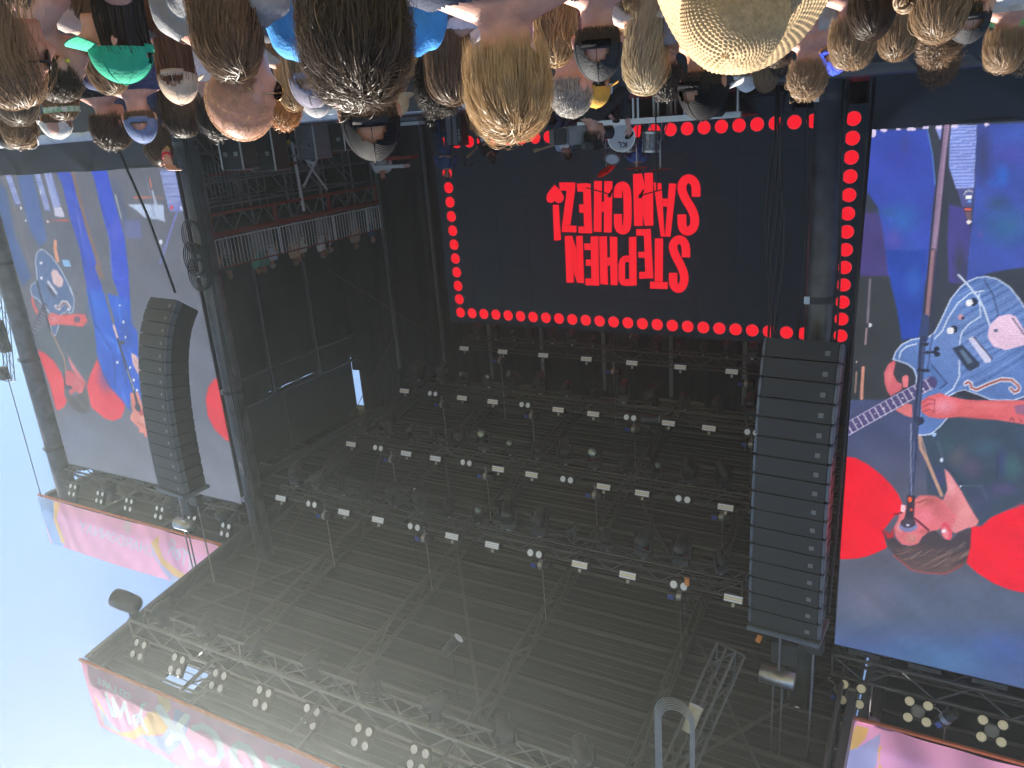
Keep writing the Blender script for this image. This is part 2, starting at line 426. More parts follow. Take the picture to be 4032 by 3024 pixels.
# fixtures -----------------------------------------------------------
def moving_head():
    t = local_thing('moving_light', '', 'stage light')
    MB().bbox((0, 0, -0.07), (0.30, 0.22, 0.13), 0.02).go('base', M_house, t)
    MB().box((0, 0, 0.02), (0.08, 0.05, 0.10)).go('clamp', M_alu, t)
    y = MB(); y.bbox((0, 0, -0.155), (0.34, 0.12, 0.04), 0.01)
    for s in (-1, 1): y.bbox((s*0.165, 0, -0.30), (0.035, 0.13, 0.30), 0.015)
    y.go('yoke', M_house, t)
    h = local_thing('x', '', 'x'); bpy.data.objects.remove(h)
    tilt = Euler((RAD(62), 0, 0)).to_matrix().to_4x4(); Mx = Matrix.Translation((0, 0, -0.38)) @ tilt
    hd = MB().lathe([(0.0, 0.2), (0.09, 0.19), (0.125, 0.1), (0.13, -0.06), (0.105, -0.12), (0.112, -0.21), (0.095, -0.23), (0.09, -0.215)], 20, Mx).go('head', M_house, t, True)
    ln = MB()
    ln.lathe([(0.094, -0.213), (0.075, -0.224), (0.04, -0.234), (0.0, -0.238)], 18, Mx).go('lens', M_glass, hd, True)
    return t
def strobe(pale):
    t = local_thing('strobe_bar', '', 'stage light')
    MB().bbox((0, 0, 0), (0.44, 0.12, 0.20), 0.012).go('housing', M_house, t)
    for i, z in enumerate((-0.052, 0.0, 0.052)):
        MB().box((0, -0.063, z), (0.40, 0.008, 0.046)).go('light_strip', (M_bluewh if pale else (M_cream if i == 1 else M_bluewh)), t)
    MB().box((0, 0.02, 0.14), (0.06, 0.05, 0.10)).go('clamp', M_alu, t)
    return t
def blinder(n):
    t = local_thing('blinder_light', '', 'stage light')
    pos = [(-0.12, 0), (0.12, 0)] if n == 2 else [(-0.14, 0.14), (0.14, 0.14), (-0.14, -0.14), (0.14, -0.14)]
    MB().bbox((0, 0, 0), (0.50 if n == 2 else 0.5, 0.10, 0.24 if n == 2 else 0.52), 0.02).go('housing', M_house, t)
    RX = Euler((RAD(90), 0, 0)).to_matrix().to_4x4()
    for (x, z) in pos:
        Mx = Matrix.Translation((x, -0.05, z)) @ RX
        hd = MB().lathe([(0.105, 0.0), (0.105, 0.03), (0.09, 0.032), (0.086, 0.012)], 18, Mx).go('lamp_rim', M_house, t)
        MB().lathe([(0.086, 0.012), (0.05, 0.02), (0.0, 0.022)], 18, Mx).go('lamp_face', M_bluewh, hd, True)
    return t
def fourlite():
    t = local_thing('blinder_light', '', 'stage light')
    MB().bbox((0, 0, 0), (0.30, 0.06, 0.30), 0.03).go('plate', M_grey, t)
    RX = Euler((RAD(90), 0, 0)).to_matrix().to_4x4()
    for (x, z) in ((-0.2, 0.19), (0.2, 0.19), (-0.2, -0.19), (0.2, -0.19)):
        Mx = Matrix.Translation((x, -0.03, z)) @ RX
        hd = MB().lathe([(0.0, -0.06), (0.125, -0.03), (0.13, 0.03), (0.112, 0.035), (0.105, 0.015)], 20, Mx).go('lamp_rim', M_house, t, True)
        MB().lathe([(0.105, 0.015), (0.06, 0.028), (0.0, 0.03)], 20, Mx).go('lamp_face', M_cream, hd, True)
    return t
def hoist_proto():
    t = local_thing('chain_hoist', '', 'chain hoist')
    RY = Euler((0, RAD(90), 0)).to_matrix().to_4x4()
    MB().lathe([(0, -0.24), (0.10, -0.235), (0.115, -0.2), (0.115, 0.2), (0.10, 0.235), (0, 0.24)], 18, RY).go('motor_body', M_house, t, True)
    MB().lathe([(0.117, -0.05), (0.12, -0.05), (0.12, 0.05), (0.117, 0.05)], 18, RY).go('body_band', M_alu, t)
    MB().bbox((0.17, -0.112, 0), (0.13, 0.02, 0.10), 0.008).go('name_plate', M_blue, t)
    MB().tube([(0, 0, -0.11), (0, 0, -0.2), (0.04, 0, -0.26), (0, 0, -0.31), (-0.04, 0, -0.27)], 0.014, 6).go('hook', M_alu, t)
    return t
PROTO = {'head': moving_head(), 'pale': strobe(True), 'cream': strobe(False), 'two': blinder(2), 'four': blinder(4), 'lite': fourlite(), 'hoist': hoist_proto()}
USED = set()
def put(kind, M, lab, group):
    p = PROTO[kind]
    if kind not in USED:
        USED.add(kind); p.matrix_basis = M; p['label'] = lab; p['group'] = group; return p
    return copy_thing(p, M, lab, group)
CAMV = Vector(CAM)
def face_m(p, turn=0.0, tilt=0.0, s=1.0):
    return Matrix.Translation(p) @ Euler((tilt, 0, turn)).to_matrix().to_4x4() @ Matrix.Diagonal((s, s, s, 1))

TR = [  # y, z of the truss centre, x range, words
    ('rearmost', 20.55, 8.35, 3.6, 13.6),
    ('second', 18.2, 9.05, 2.9, 14.3),
    ('middle', 15.6, 9.72, 2.9, 14.3),
    ('lowest-hung front', 12.8, 10.02, 2.95, 14.25),
]
ORD = ['first', 'second', 'third', 'fourth', 'fifth', 'sixth', 'seventh', 'eighth', 'ninth', 'tenth', 'eleventh', 'twelfth', 'thirteenth', 'fourteenth', 'fifteenth', 'sixteenth', 'seventeenth', 'eighteenth']
WORDS = ['rear truss by the logo screen', 'second truss from the back', 'third truss from the back', 'fourth truss from the back']
for ti, (nm, y, z, x0, x1) in enumerate(TR):
    truss('lighting_truss', 'dark lattice lighting truss, the %s' % ['one nearest the logo screen', 'second one from the back', 'third one from the back', 'fourth one from the back with pale light bars'][ti], (x0, y, z), (x1, y, z), 0.35, 0.36, 0.5, 0.024)
    n = [15, 14, 15, 15][ti]
    for i in range(n):
        x = x1 - 0.5 - i*(x1-x0-0.9)/(n-1)
        big = (i % 4 in (0, 1)); sc = (1.0 if big else 0.7)*(0.75 if ti == 0 else 1.0)
        put('head', face_m((x, y-0.1, z-0.24), RAD(random.uniform(-45, 45)+180*(random.random() < 0.15)), RAD(random.uniform(-6, 6)), sc),
            '%s black moving light from the left under the %s' % (ORD[i], WORDS[ti]), 'moving lights under the %s' % WORDS[ti])
    nb = [8, 12, 13, 12][ti]
    for i in range(nb):
        x = x1 - 0.08 - i*(x1-x0-0.2)/(nb-1)
        if ti > 0 and i % 3 == 1:
            put('two', face_m((x, y-0.26, z+0.12), 0, RAD(24), 0.82), 'twin lamp, %s light from the left on the %s' % (ORD[i], WORDS[ti]), 'twin lamps on the %s' % WORDS[ti])
        else:
            pale = (ti == 3 and i < 7) or (ti == 2 and i in (2, 3))
            put('pale' if pale else 'cream', face_m((x, y-0.27, z+0.14), 0, RAD(24), 0.82), 'wide strobe bar, %s light from the left on the %s' % (ORD[i], WORDS[ti]), 'strobe bars on the %s' % WORDS[ti])
    for i, x in enumerate(np.linspace(x0+1.2, x1-1.2, 4 if ti else 3)):
        put('hoist', face_m((x, y-0.02, z+0.52), 0, 0, 0.9), '%s chain hoist from the right on the %s' % (ORD[i], WORDS[ti]), 'chain hoists')
        tag(MB().tube([(x, y, z+0.6), (x, y, zr(y)-0.05)], 0.014, 5).go('hoist_chain', M_chain), '%s steel hoist chain from the right on the %s' % (ORD[i], WORDS[ti]), 'chain', 'hoist chains')
# front truss with four-lamp blinders
truss('lighting_truss', 'pale lattice front truss along the pink roof banner', (0.9, 9.15, 12.0), (15.75, 9.15, 12.0), 0.42, 0.42, 0.5, 0.03, m=mat('pale_truss_tube', (0.3, 0.31, 0.32), rough=0.35, metal=0.6))
for i, X in enumerate((578, 715, 880, 1050, 1240, 1430, 1660, 1880, 2130)):
    px, py_ = projv((0, 0, 0)) if False else (0, 0)
    x = 15.35 - i*1.28
    put('four', face_m((x, 8.8, 12.38), 0, RAD(38), 0.9), '%s square four-lamp blinder from the left on the front truss' % ORD[i], 'four-lamp blinders on the front truss')
for i in range(9):
    x = 14.7 - i*1.45
    put('head', face_m((x, 9.1, 11.72), RAD(random.uniform(-60, 60)), RAD(random.uniform(-10, 10)), 1.1), '%s large moving light from the left under the front truss' % ORD[i], 'moving lights under the front truss')
t = thing('tower_light', 'dark round effect light on the left end of the front truss', 'stage light', (16.2, 9.1, 11.75))
MB().lathe([(0, -0.34), (0.14, -0.33), (0.2, -0.25), (0.22, 0.08), (0.21, 0.31), (0.0, 0.34)], 24, Matrix.Translation((15.75, 9.0, 11.35)) @ Euler((RAD(8), RAD(100), 0)).to_matrix().to_4x4()).go('barrel', M_house, t, True)
MB().bbox((15.75, 9.1, 11.65), (0.2, 0.16, 0.4), 0.02).go('bracket', M_house, t)
# screen trusses
truss('screen_truss', 'dark lattice truss carrying the far video screen', (16.3, 13.05, 11.28), (24.6, 13.05, 11.28), 0.4, 0.42, 0.5, 0.03, 'trusses carrying the side screens')
truss('screen_truss', 'dark lattice truss carrying the near video screen', (-7.4, 13.05, 11.28), (1.4, 13.05, 11.28), 0.4, 0.42, 0.55, 0.032, 'trusses carrying the side screens')
for i, x in enumerate((1.02, -0.02, -1.1, -2.2)):
    put('lite', face_m((x, 12.66, 11.66), 0, RAD(30), 0.7), '%s four-eyed amber blinder from the left above the near screen' % ORD[i], 'amber blinders above the near screen')
for i in range(6):
    put('four', face_m((23.4-i*1.35, 12.66, 11.62), 0, RAD(26), 0.8), '%s four-lamp blinder from the left above the far screen' % ORD[i], 'blinders above the far screen')
for i, x in enumerate((24.0, 21.8, 19.0, 16.9)):
    put('head', face_m((x, 12.9, 11.75), RAD(20*i), 0, 1.3), '%s moving light from the left above the far screen' % ORD[i], 'moving lights above the far screen')
for i, x in enumerate((1.22, 0.72, -0.45)):
    if i != 1:
        put('hoist', Matrix.Translation((x, 12.8, 11.75)) @ Euler((0, RAD(-60), RAD(20))).to_matrix().to_4x4() @ Matrix.Diagonal((0.9, 0.9, 0.9, 1)), ['left chain hoist above the near screen', '', 'right chain hoist above the near screen'][i], 'chain hoists')
    tag(MB().tube([(x, 12.85, 11.5), (x, 12.85, 12.3)], 0.016, 5).go('hoist_chain', M_chain), '%s hoist chain from the left above the near screen' % ORD[i], 'chain', 'hoist chains')

# ------------------------------------------------------------------ line arrays
def line_array(lab, x, y, ztop, turn, mtr, a0=-1.0, k=1.0):
    root = thing('speaker_array', lab, 'speaker array', (x, y, ztop), 'hanging speaker arrays')
    R0 = Euler((0, 0, turn)).to_matrix(); W, H, D = 1.12, 0.294, 0.62
    boxm = MB().bbox((0, D/2, -H/2), (W-0.10, D, H-0.012), 0.02).me('speaker_cabinet', M_amp)
    gr = MB(); gr.box((0, -0.012, -H/2), (W-0.12, 0.02, H-0.022)); grm = gr.me('front_grille', M_grille)
    sdm = MB().bbox((0, 0, 0), (0.045, 0.16, H-0.03), 0.012).me('side_rail', mtr)
    badge = MB().box((0, 0, 0), (0.07, 0.004, 0.07)).me('badge', M_grey)
    M = Matrix.Translation((x, y, ztop)) @ R0.to_4x4()
    MB().bbox(tuple(M @ Vector((0, 0.3, 0.06))), (W, 0.75, 0.09), 0.015, R0).go('fly_frame', mtr, root)
    a = RAD(a0)
    for i in range(16):
        pi = M @ Euler((a, 0, 0)).to_matrix().to_4x4()
        b = inst('speaker_cabinet', boxm, root, pi)
        g_ = inst('front_grille', grm, b); s1 = inst('side_rail', sdm, b, Matrix.Translation((-W/2+0.03, 0.06, -H/2))); s2 = inst('side_rail', sdm, b, Matrix.Translation((W/2-0.03, 0.06, -H/2)))
        if 2 <= i < 14 or True: inst('badge', badge, b, Matrix.Translation((-0.36, -0.025, -0.12)))
        M = pi @ Matrix.Translation((0, 0, -H))
        a = RAD([0.3, 0.3, 0.4, 0.5, 0.6, 0.7, 0.8, 1.0, 1.2, 1.6, 2.0, 2.6, 3.2, 3.8, 4.4, 5][i]*k)
    return root
M_rail = mat('array_rail', (0.16, 0.19, 0.24), rough=0.4, metal=0.2, var=0.15)
line_array('tall black speaker array hanging in front of the near column', 1.95, 11.15, 9.62, RAD(3), M_rail)
line_array('tall black speaker array hanging in front of the far screen', 16.17, 11.0, 9.58, RAD(6), M_rail, 0.0, 1.6)
# rigging above the near array
def rig(x, y, z, words):
    t = thing('array_motor', 'steel chain motor and chains lifting the %s speaker array' % words, 'chain hoist', (x, y, z), 'array motors')
    RY = Euler((0, RAD(90), 0)).to_matrix().to_4x4()
    MB().lathe([(0, -0.28), (0.14, -0.27), (0.15, 0.27), (0, 0.28)], 18, Matrix.Translation((x+0.1, y+0.2, z+1.05)) @ RY).go('motor_body', M_alu, t, True)
    MB().bbox((x+0.02, y+0.35, z+0.62), (0.42, 0.2, 0.45), 0.03).go('control_box', M_house, t)
    MB().bbox((x-0.42, y+0.3, z+0.32), (0.3, 0.2, 0.28), 0.02).go('side_box', M_house, t)
    MB().tube([(x+0.08, y+0.2, z+0.1), (x+0.08, y+0.2, z+0.9)], 0.02, 6).go('hook_chain', M_chain, t)
    for dx in (0.02, 0.16): MB().tube([(x+dx, y+0.2, z+1.2), (x+dx, y+0.2, 12.6)], 0.018, 5).go('lift_chain', M_chain, t)
    MB().tube([(x-0.42, y+0.3, z+0.45), (x-0.42, y+0.3, 12.6)], 0.018, 5).go('lift_chain', M_chain, t)
    return t
rig(1.95, 11.15, 9.62, 'near'); rig(16.17, 11.0, 9.58, 'far')
cable('hanging_cable', [(1.4, 11.9, 9.6), (1.36, 12.0, 8), (1.33, 12.2, 5), (1.28, 12.3, 1.5)], 0.025, M_cable, 'black feed cable hanging beside the near speaker array')
cable('hanging_cable', [(16.1, 12.2, 5.0), (16.5, 12.2, 3.2), (17.1, 12.2, 1.5)], 0.03, M_cable, 'black feed cable hanging under the far speaker array')
# loop of grey cable hanging from the roof near the front
lp = MB()
for k in range(6):
    rr = 0.2+0.014*k; x0 = 2.75+0.01*k
    pts = [(x0-rr, 8.25+0.02*k, 10.6)] + [(x0-rr*math.cos(q), 8.25+0.02*k, 9.35-0.06*k*0-rr*1.15*math.sin(q)) for q in np.linspace(0, math.pi, 14)] + [(x0+rr, 8.25+0.02*k, 10.6)]
    lp.tube(pts, 0.0085, 6)
tag(lp.go('cable_loop', M_gcable, None, True), 'looped bundle of grey cable hanging from the roof beside the near array', 'cable')
# big diagonal lattice leg near the near array
truss('roof_strut', 'slanting lattice strut rising to the roof beside the near array', (2.7, 10.9, 10.0), (3.5, 8.8, 12.5), 0.34, 0.34, 0.4, 0.026, 'roof struts')
for i, (X, Y, d) in enumerate(((2705, 2290, 13.5), (2988, 2515, 13))):
    p = atd(X, Y, d); o = MB().bbox(tuple(p), (0.08, 0.03, 0.16), 0.01, Euler((0, 0.3*i, 0)).to_matrix()).go('rigging_tag', M_orange)
    tag(o, 'small orange rigging tag, %s' % ['near the end of the fourth truss', 'beside the top of the near array', 'large one near the roof strut foot', 'flat one on a roof tube', 'highest one mid-roof'][i], 'tag', 'orange rigging tags')
    tag(MB().tube([tuple(p+np.array([0, 0, 0.1])), tuple(p+np.array([0, 0, 0.9]))], 0.006, 4).go('tag_line', M_cable), 'thin black line holding the %s orange rigging tag' % ORD[i], 'line', 'tag lines')
# work lights under the roof
for i, (X, Y, d) in enumerate(((2725, 2830, 12.2), (1780, 2540, 15), (1610, 1950, 18.5), (2560, 1650, 18))):
    p = Vector(atd(X, Y, d)); t = thing('work_light', ['small cream work light under the roof near the grey cable loop', 'small pale work light under the middle of the roof', 'small dark work light over the fourth truss', 'small grey work light between trusses'][i], 'stage light', tuple(p), 'work lights')
    Mx = Matrix.Translation(p) @ Euler((RAD(35), RAD(30*i), RAD(20))).to_matrix().to_4x4()
    MB().lathe([(0, 0.2), (0.09, 0.2), (0.1, -0.1), (0.11, -0.2)], 16, Mx).go('can', M_house if i else mat('cream_can', (0.5, 0.45, 0.33), rough=0.4), t, True)
    MB().lathe([(0.105, -0.195), (0.0, -0.17)], 16, Mx).go('lens', M_bluewh, t)
    MB().tube([tuple(p), tuple(p+Vector((0, 0, zr(p.y)-p.z)))], 0.012, 5).go('drop_cable', M_cable, t)
# loose rope lines across the stage box
def rope(a, b, lab, r=0.008):
    tag(MB().tube([tuple(a), tuple(b)], r, 5).go('rope', mat('brown_rope', (0.2, 0.16, 0.11), rough=0.8)), lab, 'rope', 'guide ropes')
rope(atd(1125, 2130, 15), atd(1570, 1290, 22), 'thin brown rope running diagonally past the balcony side trusses')
rope(atd(1290, 1060, 19.5), atd(1690, 1310, 22.5), 'thin grey rope from the balcony up to the rear posts')
# ================================================================== painted surfaces (screens, printed banners)
class Paint:
    def __init__(s, P, base):
        v = P - CAM; w = v@FWD
        s.X = 2016 - FPX*(v@RGT)/w; s.Y = 1512 + FPX*(v@UPV)/w; s.P = P
        s.c = np.tile(np.array(base, float), (len(P), 1))
    def put(s, m, col, a=1.0):
        a = np.asarray(m, float)*a; s.c = s.c*(1-a[:, None]) + np.array(col, float)*a[:, None]
    def inside(s, pts):
        pts = np.asarray(pts, float); x, y = s.X, s.Y; c = np.zeros(len(x), bool); n = len(pts)
        for i in range(n):
            x1, y1 = pts[i]; x2, y2 = pts[(i+1) % n]
            if y1 == y2: continue
            c ^= ((y1 > y) != (y2 > y)) & (x < (x2-x1)*(y-y1)/(y2-y1)+x1)
        return c
    def poly(s, pts, col, a=1.0): s.put(s.inside(pts), col, a)
    def dist(s, pts, close=False):
        pts = np.asarray(pts, float); d = np.full(len(s.X), 1e9)
        rng = range(len(pts) if close else len(pts)-1)
        for i in rng:
            a, b = pts[i], pts[(i+1) % len(pts)]; e = b-a; L = max(e@e, 1e-9)
            t = np.clip(((s.X-a[0])*e[0]+(s.Y-a[1])*e[1])/L, 0, 1)
            d = np.minimum(d, np.hypot(s.X-a[0]-t*e[0], s.Y-a[1]-t*e[1]))
        return d
    def stroke(s, pts, w, col, a=1.0, close=False, soft=2.0):
        s.put(np.clip((w/2-s.dist(pts, close))/soft+0.5, 0, 1), col, a)
    def blob(s, c, r, col, a=1.0, soft=0.6):
        q = np.hypot((s.X-c[0])/r[0], (s.Y-c[1])/r[1]); s.put(np.clip((1-q)/soft, 0, 1), col, a)
    def ell(s, c, r, col, a=1.0, rot=0):
        cs, sn = math.cos(rot), math.sin(rot); u = (s.X-c[0])*cs+(s.Y-c[1])*sn; w = -(s.X-c[0])*sn+(s.Y-c[1])*cs
        s.put((u/r[0])**2+(w/r[1])**2 < 1, col, a)
    def polys(s, pts, col, soft=2.0, a=1.0):             # soft-edged polygon
        d = s.dist(pts, True); d = np.where(s.inside(pts), d, -d); s.put(np.clip(0.5+d/soft, 0, 1), col, a)
    def grain(s, amp):
        s.c = np.clip(s.c*(1+np.random.default_rng(1).normal(0, amp, (len(s.c), 1))), 0, 255)
    def noise(s, amp, f):
        x, z = s.P[:, 0]*f, s.P[:, 2]*f
        n = (np.sin(x*1.3+np.sin(z*0.9)*2)+np.sin(z*1.7+x*0.6)+np.sin((x+z)*2.9+1.3)*0.5+np.sin(x*5.1-z*4.3)*0.4)/2.9
        s.c = np.clip(s.c*(1+amp*n[:, None]), 0, 255)
def lin(c):
    c = np.clip(c, 0, 255)/255.0
    return np.where(c <= 0.04045, c/12.92, ((c+0.055)/1.055)**2.4)
def color_mat(name, emit, rough=0.5, trans=0.0, bump=0.0):
    m = bpy.data.materials.new(name); m.use_nodes = True; n, l = m.node_tree.nodes, m.node_tree.links
    p = n['Principled BSDF']; at = n.new('ShaderNodeAttribute'); at.attribute_name = 'print'
    if emit:
        # fine pixel pitch of the video tiles
        tc = n.new('ShaderNodeTexCoord'); mp = n.new('ShaderNodeTexWave'); mp.wave_type = 'BANDS'; mp.bands_direction = 'Z'; mp.inputs['Scale'].default_value = 9.0
        l.new(tc.outputs['Object'], mp.inputs['Vector'])
        mr = n.new('ShaderNodeMapRange'); mr.inputs[3].default_value = emit*0.93; mr.inputs[4].default_value = emit*1.05
        l.new(mp.outputs['Fac'], mr.inputs[0]); l.new(mr.outputs[0], p.inputs['Emission Strength'])
        l.new(at.outputs['Color'], p.inputs['Emission Color']); p.inputs['Base Color'].default_value = (0.03, 0.03, 0.035, 1)
    else:
        l.new(at.outputs['Color'], p.inputs['Base Color'])
    p.inputs['Roughness'].default_value = rough
    if trans:
        t = n.new('ShaderNodeBsdfTranslucent'); l.new(at.outputs['Color'], t.inputs['Color']); ms = n.new('ShaderNodeMixShader'); ms.inputs[0].default_value = trans
        l.new(p.outputs[0], ms.inputs[1]); l.new(t.outputs[0], ms.inputs[2]); l.new(ms.outputs[0], n['Material Output'].inputs['Surface'])
    return m
M_video = color_mat('video_face', SCREEN_GAIN*1.0)
M_print = color_mat('printed_cloth', 0, 0.6, 0.55)
def painted(name, xs, zs, yfun, painter, base, m, parent, smooth=True):
    gx, gz = np.meshgrid(xs, zs, indexing='ij'); P = np.stack([gx.ravel(), np.zeros(gx.size), gz.ravel()], 1)
    P[:, 1] = yfun(P[:, 0], P[:, 2]); pn = Paint(P, base); painter(pn)
    nx, nz = len(xs), len(zs)
    i = (np.arange(nx-1)[:, None]*nz + np.arange(nz-1)[None, :]).ravel()
    F = np.stack([i, i+nz, i+nz+1, i+1], 1)
    o = mk(name, P, F, m, parent, smooth)
    ca = o.data.color_attributes.new('print', 'FLOAT_COLOR', 'POINT')
    col = np.ones((len(P), 4), np.float32); col[:, :3] = lin(pn.c); ca.data.foreach_set('color', col.ravel())
    return o
# tiny stroke alphabet, unit square, y up
GL = {'A': [[(0,0),(.5,1),(1,0)],[(.2,.38),(.8,.38)]], 'B': [[(0,0),(0,1),(.7,1),(.8,.75),(.6,.53),(0,.53)],[(.6,.53),(.95,.27),(.75,0),(0,0)]],
      'C': [[(1,.85),(.6,1),(.2,.85),(0,.5),(.2,.15),(.6,0),(1,.15)]], 'D': [[(0,0),(0,1),(.55,1),(1,.6),(1,.4),(.55,0),(0,0)]],
      'E': [[(1,0),(0,0),(0,1),(1,1)],[(0,.5),(.75,.5)]], 'e': [[(.1,.35),(.8,.4),(.75,.62),(.4,.7),(.1,.5),(.1,.2),(.4,0),(.85,.1)]],
      'H': [[(0,0),(0,1)],[(1,0),(1,1)],[(0,.5),(1,.5)]], 'J': [[(.8,1),(.8,.2),(.5,-.1),(.1,.1)],[(.4,1),(1.1,1)]],
      'K': [[(0,0),(0,1)],[(1,1),(0,.4)],[(.35,.55),(1,0)]], 'L': [[(0,1),(0,0),(.9,0)]], 'M': [[(0,0),(.1,1),(.5,.2),(.9,1),(1,0)]],
      'N': [[(0,0),(0,1),(1,0),(1,1)]], 'O': [[(.5,0),(.1,.2),(0,.5),(.1,.8),(.5,1),(.9,.8),(1,.5),(.9,.2),(.5,0)]],
      'R': [[(0,0),(0,1),(.7,1),(.85,.75),(.65,.5),(0,.5)],[(.45,.5),(1,0)]], 'S': [[(.95,.85),(.5,1),(.1,.8),(.2,.58),(.8,.42),(.95,.2),(.5,0),(.05,.15)]],
      'T': [[(.5,0),(.5,1)],[(0,1),(1,1)]], 'U': [[(0,1),(0,.3),(.5,0),(1,.3),(1,1)]], 'Y': [[(0,1),(.5,.5),(1,1)],[(.5,.5),(.5,0)]],
      'a': [[(.8,.6),(.4,.7),(.1,.4),(.3,.05),(.75,.15),(.8,.65),(.8,0)]], 'Z': [[(0,1),(1,1),(0,0),(1,0)]]}
def letters(pn, txt, p0, adv, up, w, col, ws=0.72, a=1.0):
    p0, adv, up = map(lambda q: np.array(q, float), (p0, adv, up))
    for i, ch in enumerate(txt):
        if ch == ' ': continue
        for st_ in GL[ch]:
            pn.stroke([p0 + adv*(i + q[0]*ws) + up*q[1] for q in st_], w, col, a)

SY = 13.0
# ---------------- far video screen (right of the stage)
def cA(x, y): return (x*0.8438, 600+y*0.8438)            # notes were taken on an enlarged crop
def crop(ox, oy, s): return lambda L: [(ox+x*s, oy+y*s) for (x, y) in L]
cR1, cR2 = crop(0, 1100, 0.42194), crop(0, 620, 0.36166)
cH, cG, cJ = crop(3300, 1700, 0.39186), crop(3300, 1000, 0.4822), crop(3400, 450, 0.3918)
def folds(p, C, lines, dark, light, w, a=0.5):
    for k, L in enumerate(lines): p.stroke(C(L), w, dark if k % 2 == 0 else light, a, soft=w*0.8)
def far_image(p):
    one = lambda C, q: C([q])[0]
    p.put(np.clip((p.Y-1000)/900, 0, 1), (104, 110, 124)); p.put(np.clip((p.Y-1620)/300, 0, 1), (122, 126, 142), 0.8)
    p.blob(one(cR1, (640, 1500)), (160, 120), (108, 118, 150), 0.7, 1.0); p.blob(one(cR1, (1500, 900)), (260, 240), (116, 118, 138), 0.6, 1.0); p.blob(one(cR2, (700, 900)), (160, 150), (82, 90, 108), 0.7, 1.0)
    A = cR2
    p.polys(A([(-60,250),(60,330),(150,800),(340,1300),(250,1400),(60,1000),(-60,700)]), (64, 92, 148), 14); p.polys(A([(190,200),(350,180),(430,500),(510,900),(430,970),(330,800),(250,500)]), (66, 96, 160), 14)
    for q in ([(50,165),(110,165),(225,505),(165,510)], [(370,155),(425,150),(550,580),(490,580)], [(475,150),(550,140),(640,450),(665,530),(580,550)], [(1740,140),(1960,130),(2000,490),(1820,500)]):
        p.polys(A(q), (150, 164, 220), 3); a, b, c, d = [np.array(v, float) for v in A(q)[:4]]
        for k in range(13): t = (k+0.5)/13; p.stroke([a+(d-a)*t, b+(c-b)*t], 2.4, (104, 118, 186))
    p.polys(A([(585,550),(670,545),(705,645),(600,640)]), (208, 206, 232)); p.stroke(A([(520,695),(745,685)]), 4, (218, 84, 62)); p.ell(one(A, (517, 697)), (5, 4), (255, 225, 225)); p.ell(one(A, (437, 375)), (3, 6), (240, 245, 255)); p.ell(one(A, (230, 555)), (4, 6), (235, 240, 255)); p.ell(one(A, (280, 690)), (4, 4), (235, 240, 255))
    p.polys(A([(1200,230),(1290,220),(1430,790),(1360,820)]), (86, 92, 120), 5); p.polys(A([(1360,690),(1530,680),(1540,880),(1370,880)]), (96, 102, 152), 5); p.stroke(A([(1255,405),(1320,660)]), 5, (190, 200, 215), 0.8)
    p.polys(A([(1385,510),(1780,515),(1790,690),(1570,650),(1480,570)]), (190, 208, 240), 3); p.stroke(A([(1570,520),(1595,650)]), 4, (80, 88, 110)); p.stroke(A([(1650,520),(1675,650)]), 6, (110, 120, 160), 0.6); p.stroke(A([(1465,440),(1780,438)]), 5, (226, 110, 70)); p.stroke(A([(1630,235),(1648,325)]), 5, (240, 120, 90)); p.stroke(A([(1660,370),(1700,520),(1790,690)]), 9, (190, 205, 235), 0.8)
    p.polys(A([(1820,500),(2000,492),(2040,580),(1850,590)]), (122, 134, 205)); p.ell(one(A, (1870, 545)), (6, 8), (235, 60, 60)); p.stroke(A([(1940,525),(2000,570)]), 8, (215, 225, 250)); p.stroke(A([(1990,400),(1740,1160)]), 9, (110, 116, 190), 0.85); p.stroke(A([(1560,100),(1740,820)]), 2.5, (150, 160, 190), 0.7)
    p.stroke(A([(2010,740),(2120,1300)]), 12, (142, 126, 132), 0.8, soft=6); p.stroke(A([(1960,900),(2000,1150)]), 10, (120, 116, 124), 0.5, soft=6); p.ell(one(A, (1750, 920)), (7, 7), (225, 232, 250))
    # trousers
    p.polys(A([(605,145),(770,135),(850,400),(950,800),(1060,1180),(1130,1500),(950,1450),(870,1000),(760,650),(680,300)]), (40, 72, 200), 5); p.polys(A([(980,125),(1160,120),(1230,400),(1310,700),(1360,900),(1400,1250),(1415,1570),(1300,1520),(1220,1300),(1200,900),(1150,750),(1100,550),(1030,250)]), (36, 70, 212), 5)
    p.blob(one(A, (1260, 800)), (38, 75), (86, 84, 212), 0.7, 1.0); p.blob(one(A, (880, 700)), (40, 70), (64, 70, 190), 0.7, 1.0)
    folds(p, A, [[(780,470),(860,570),(880,580)], [(830,560),(900,900)], [(1100,500),(1190,760)], [(1180,820),(1220,1250)], [(860,850),(930,1200)], [(1240,1310),(1330,1330),(1390,1300)]], (24, 44, 140), (90, 120, 240), 6, 0.6)
    p.stroke(A([(780,135),(960,800),(1080,1180)]), 13, (126, 98, 88)); p.stroke(A([(1062,1190),(1108,1320)]), 21, (128, 100, 92)); p.stroke(A([(1110,1320),(1190,1640)]), 11, (98, 106, 116))
    p.polys(A([(675,1120),(750,1115),(775,1185),(700,1190)]), (150, 202, 250), 3); p.stroke(A([(602,915),(600,1000),(628,1130)]), 13, (222, 150, 118)); p.stroke(A([(30,180),(180,620),(350,1230)]), 5, (120, 116, 110), 0.8)
    B = cR1
    # dark shirt, red spots
    p.polys(B([(320,520),(450,420),(820,430),(890,480),(912,740),(822,960),(640,705),(600,860),(500,760),(350,650)]), (80, 90, 100), 8); p.blob(one(B, (620, 560)), (70, 60), (74, 88, 108), 0.7, 1.0)
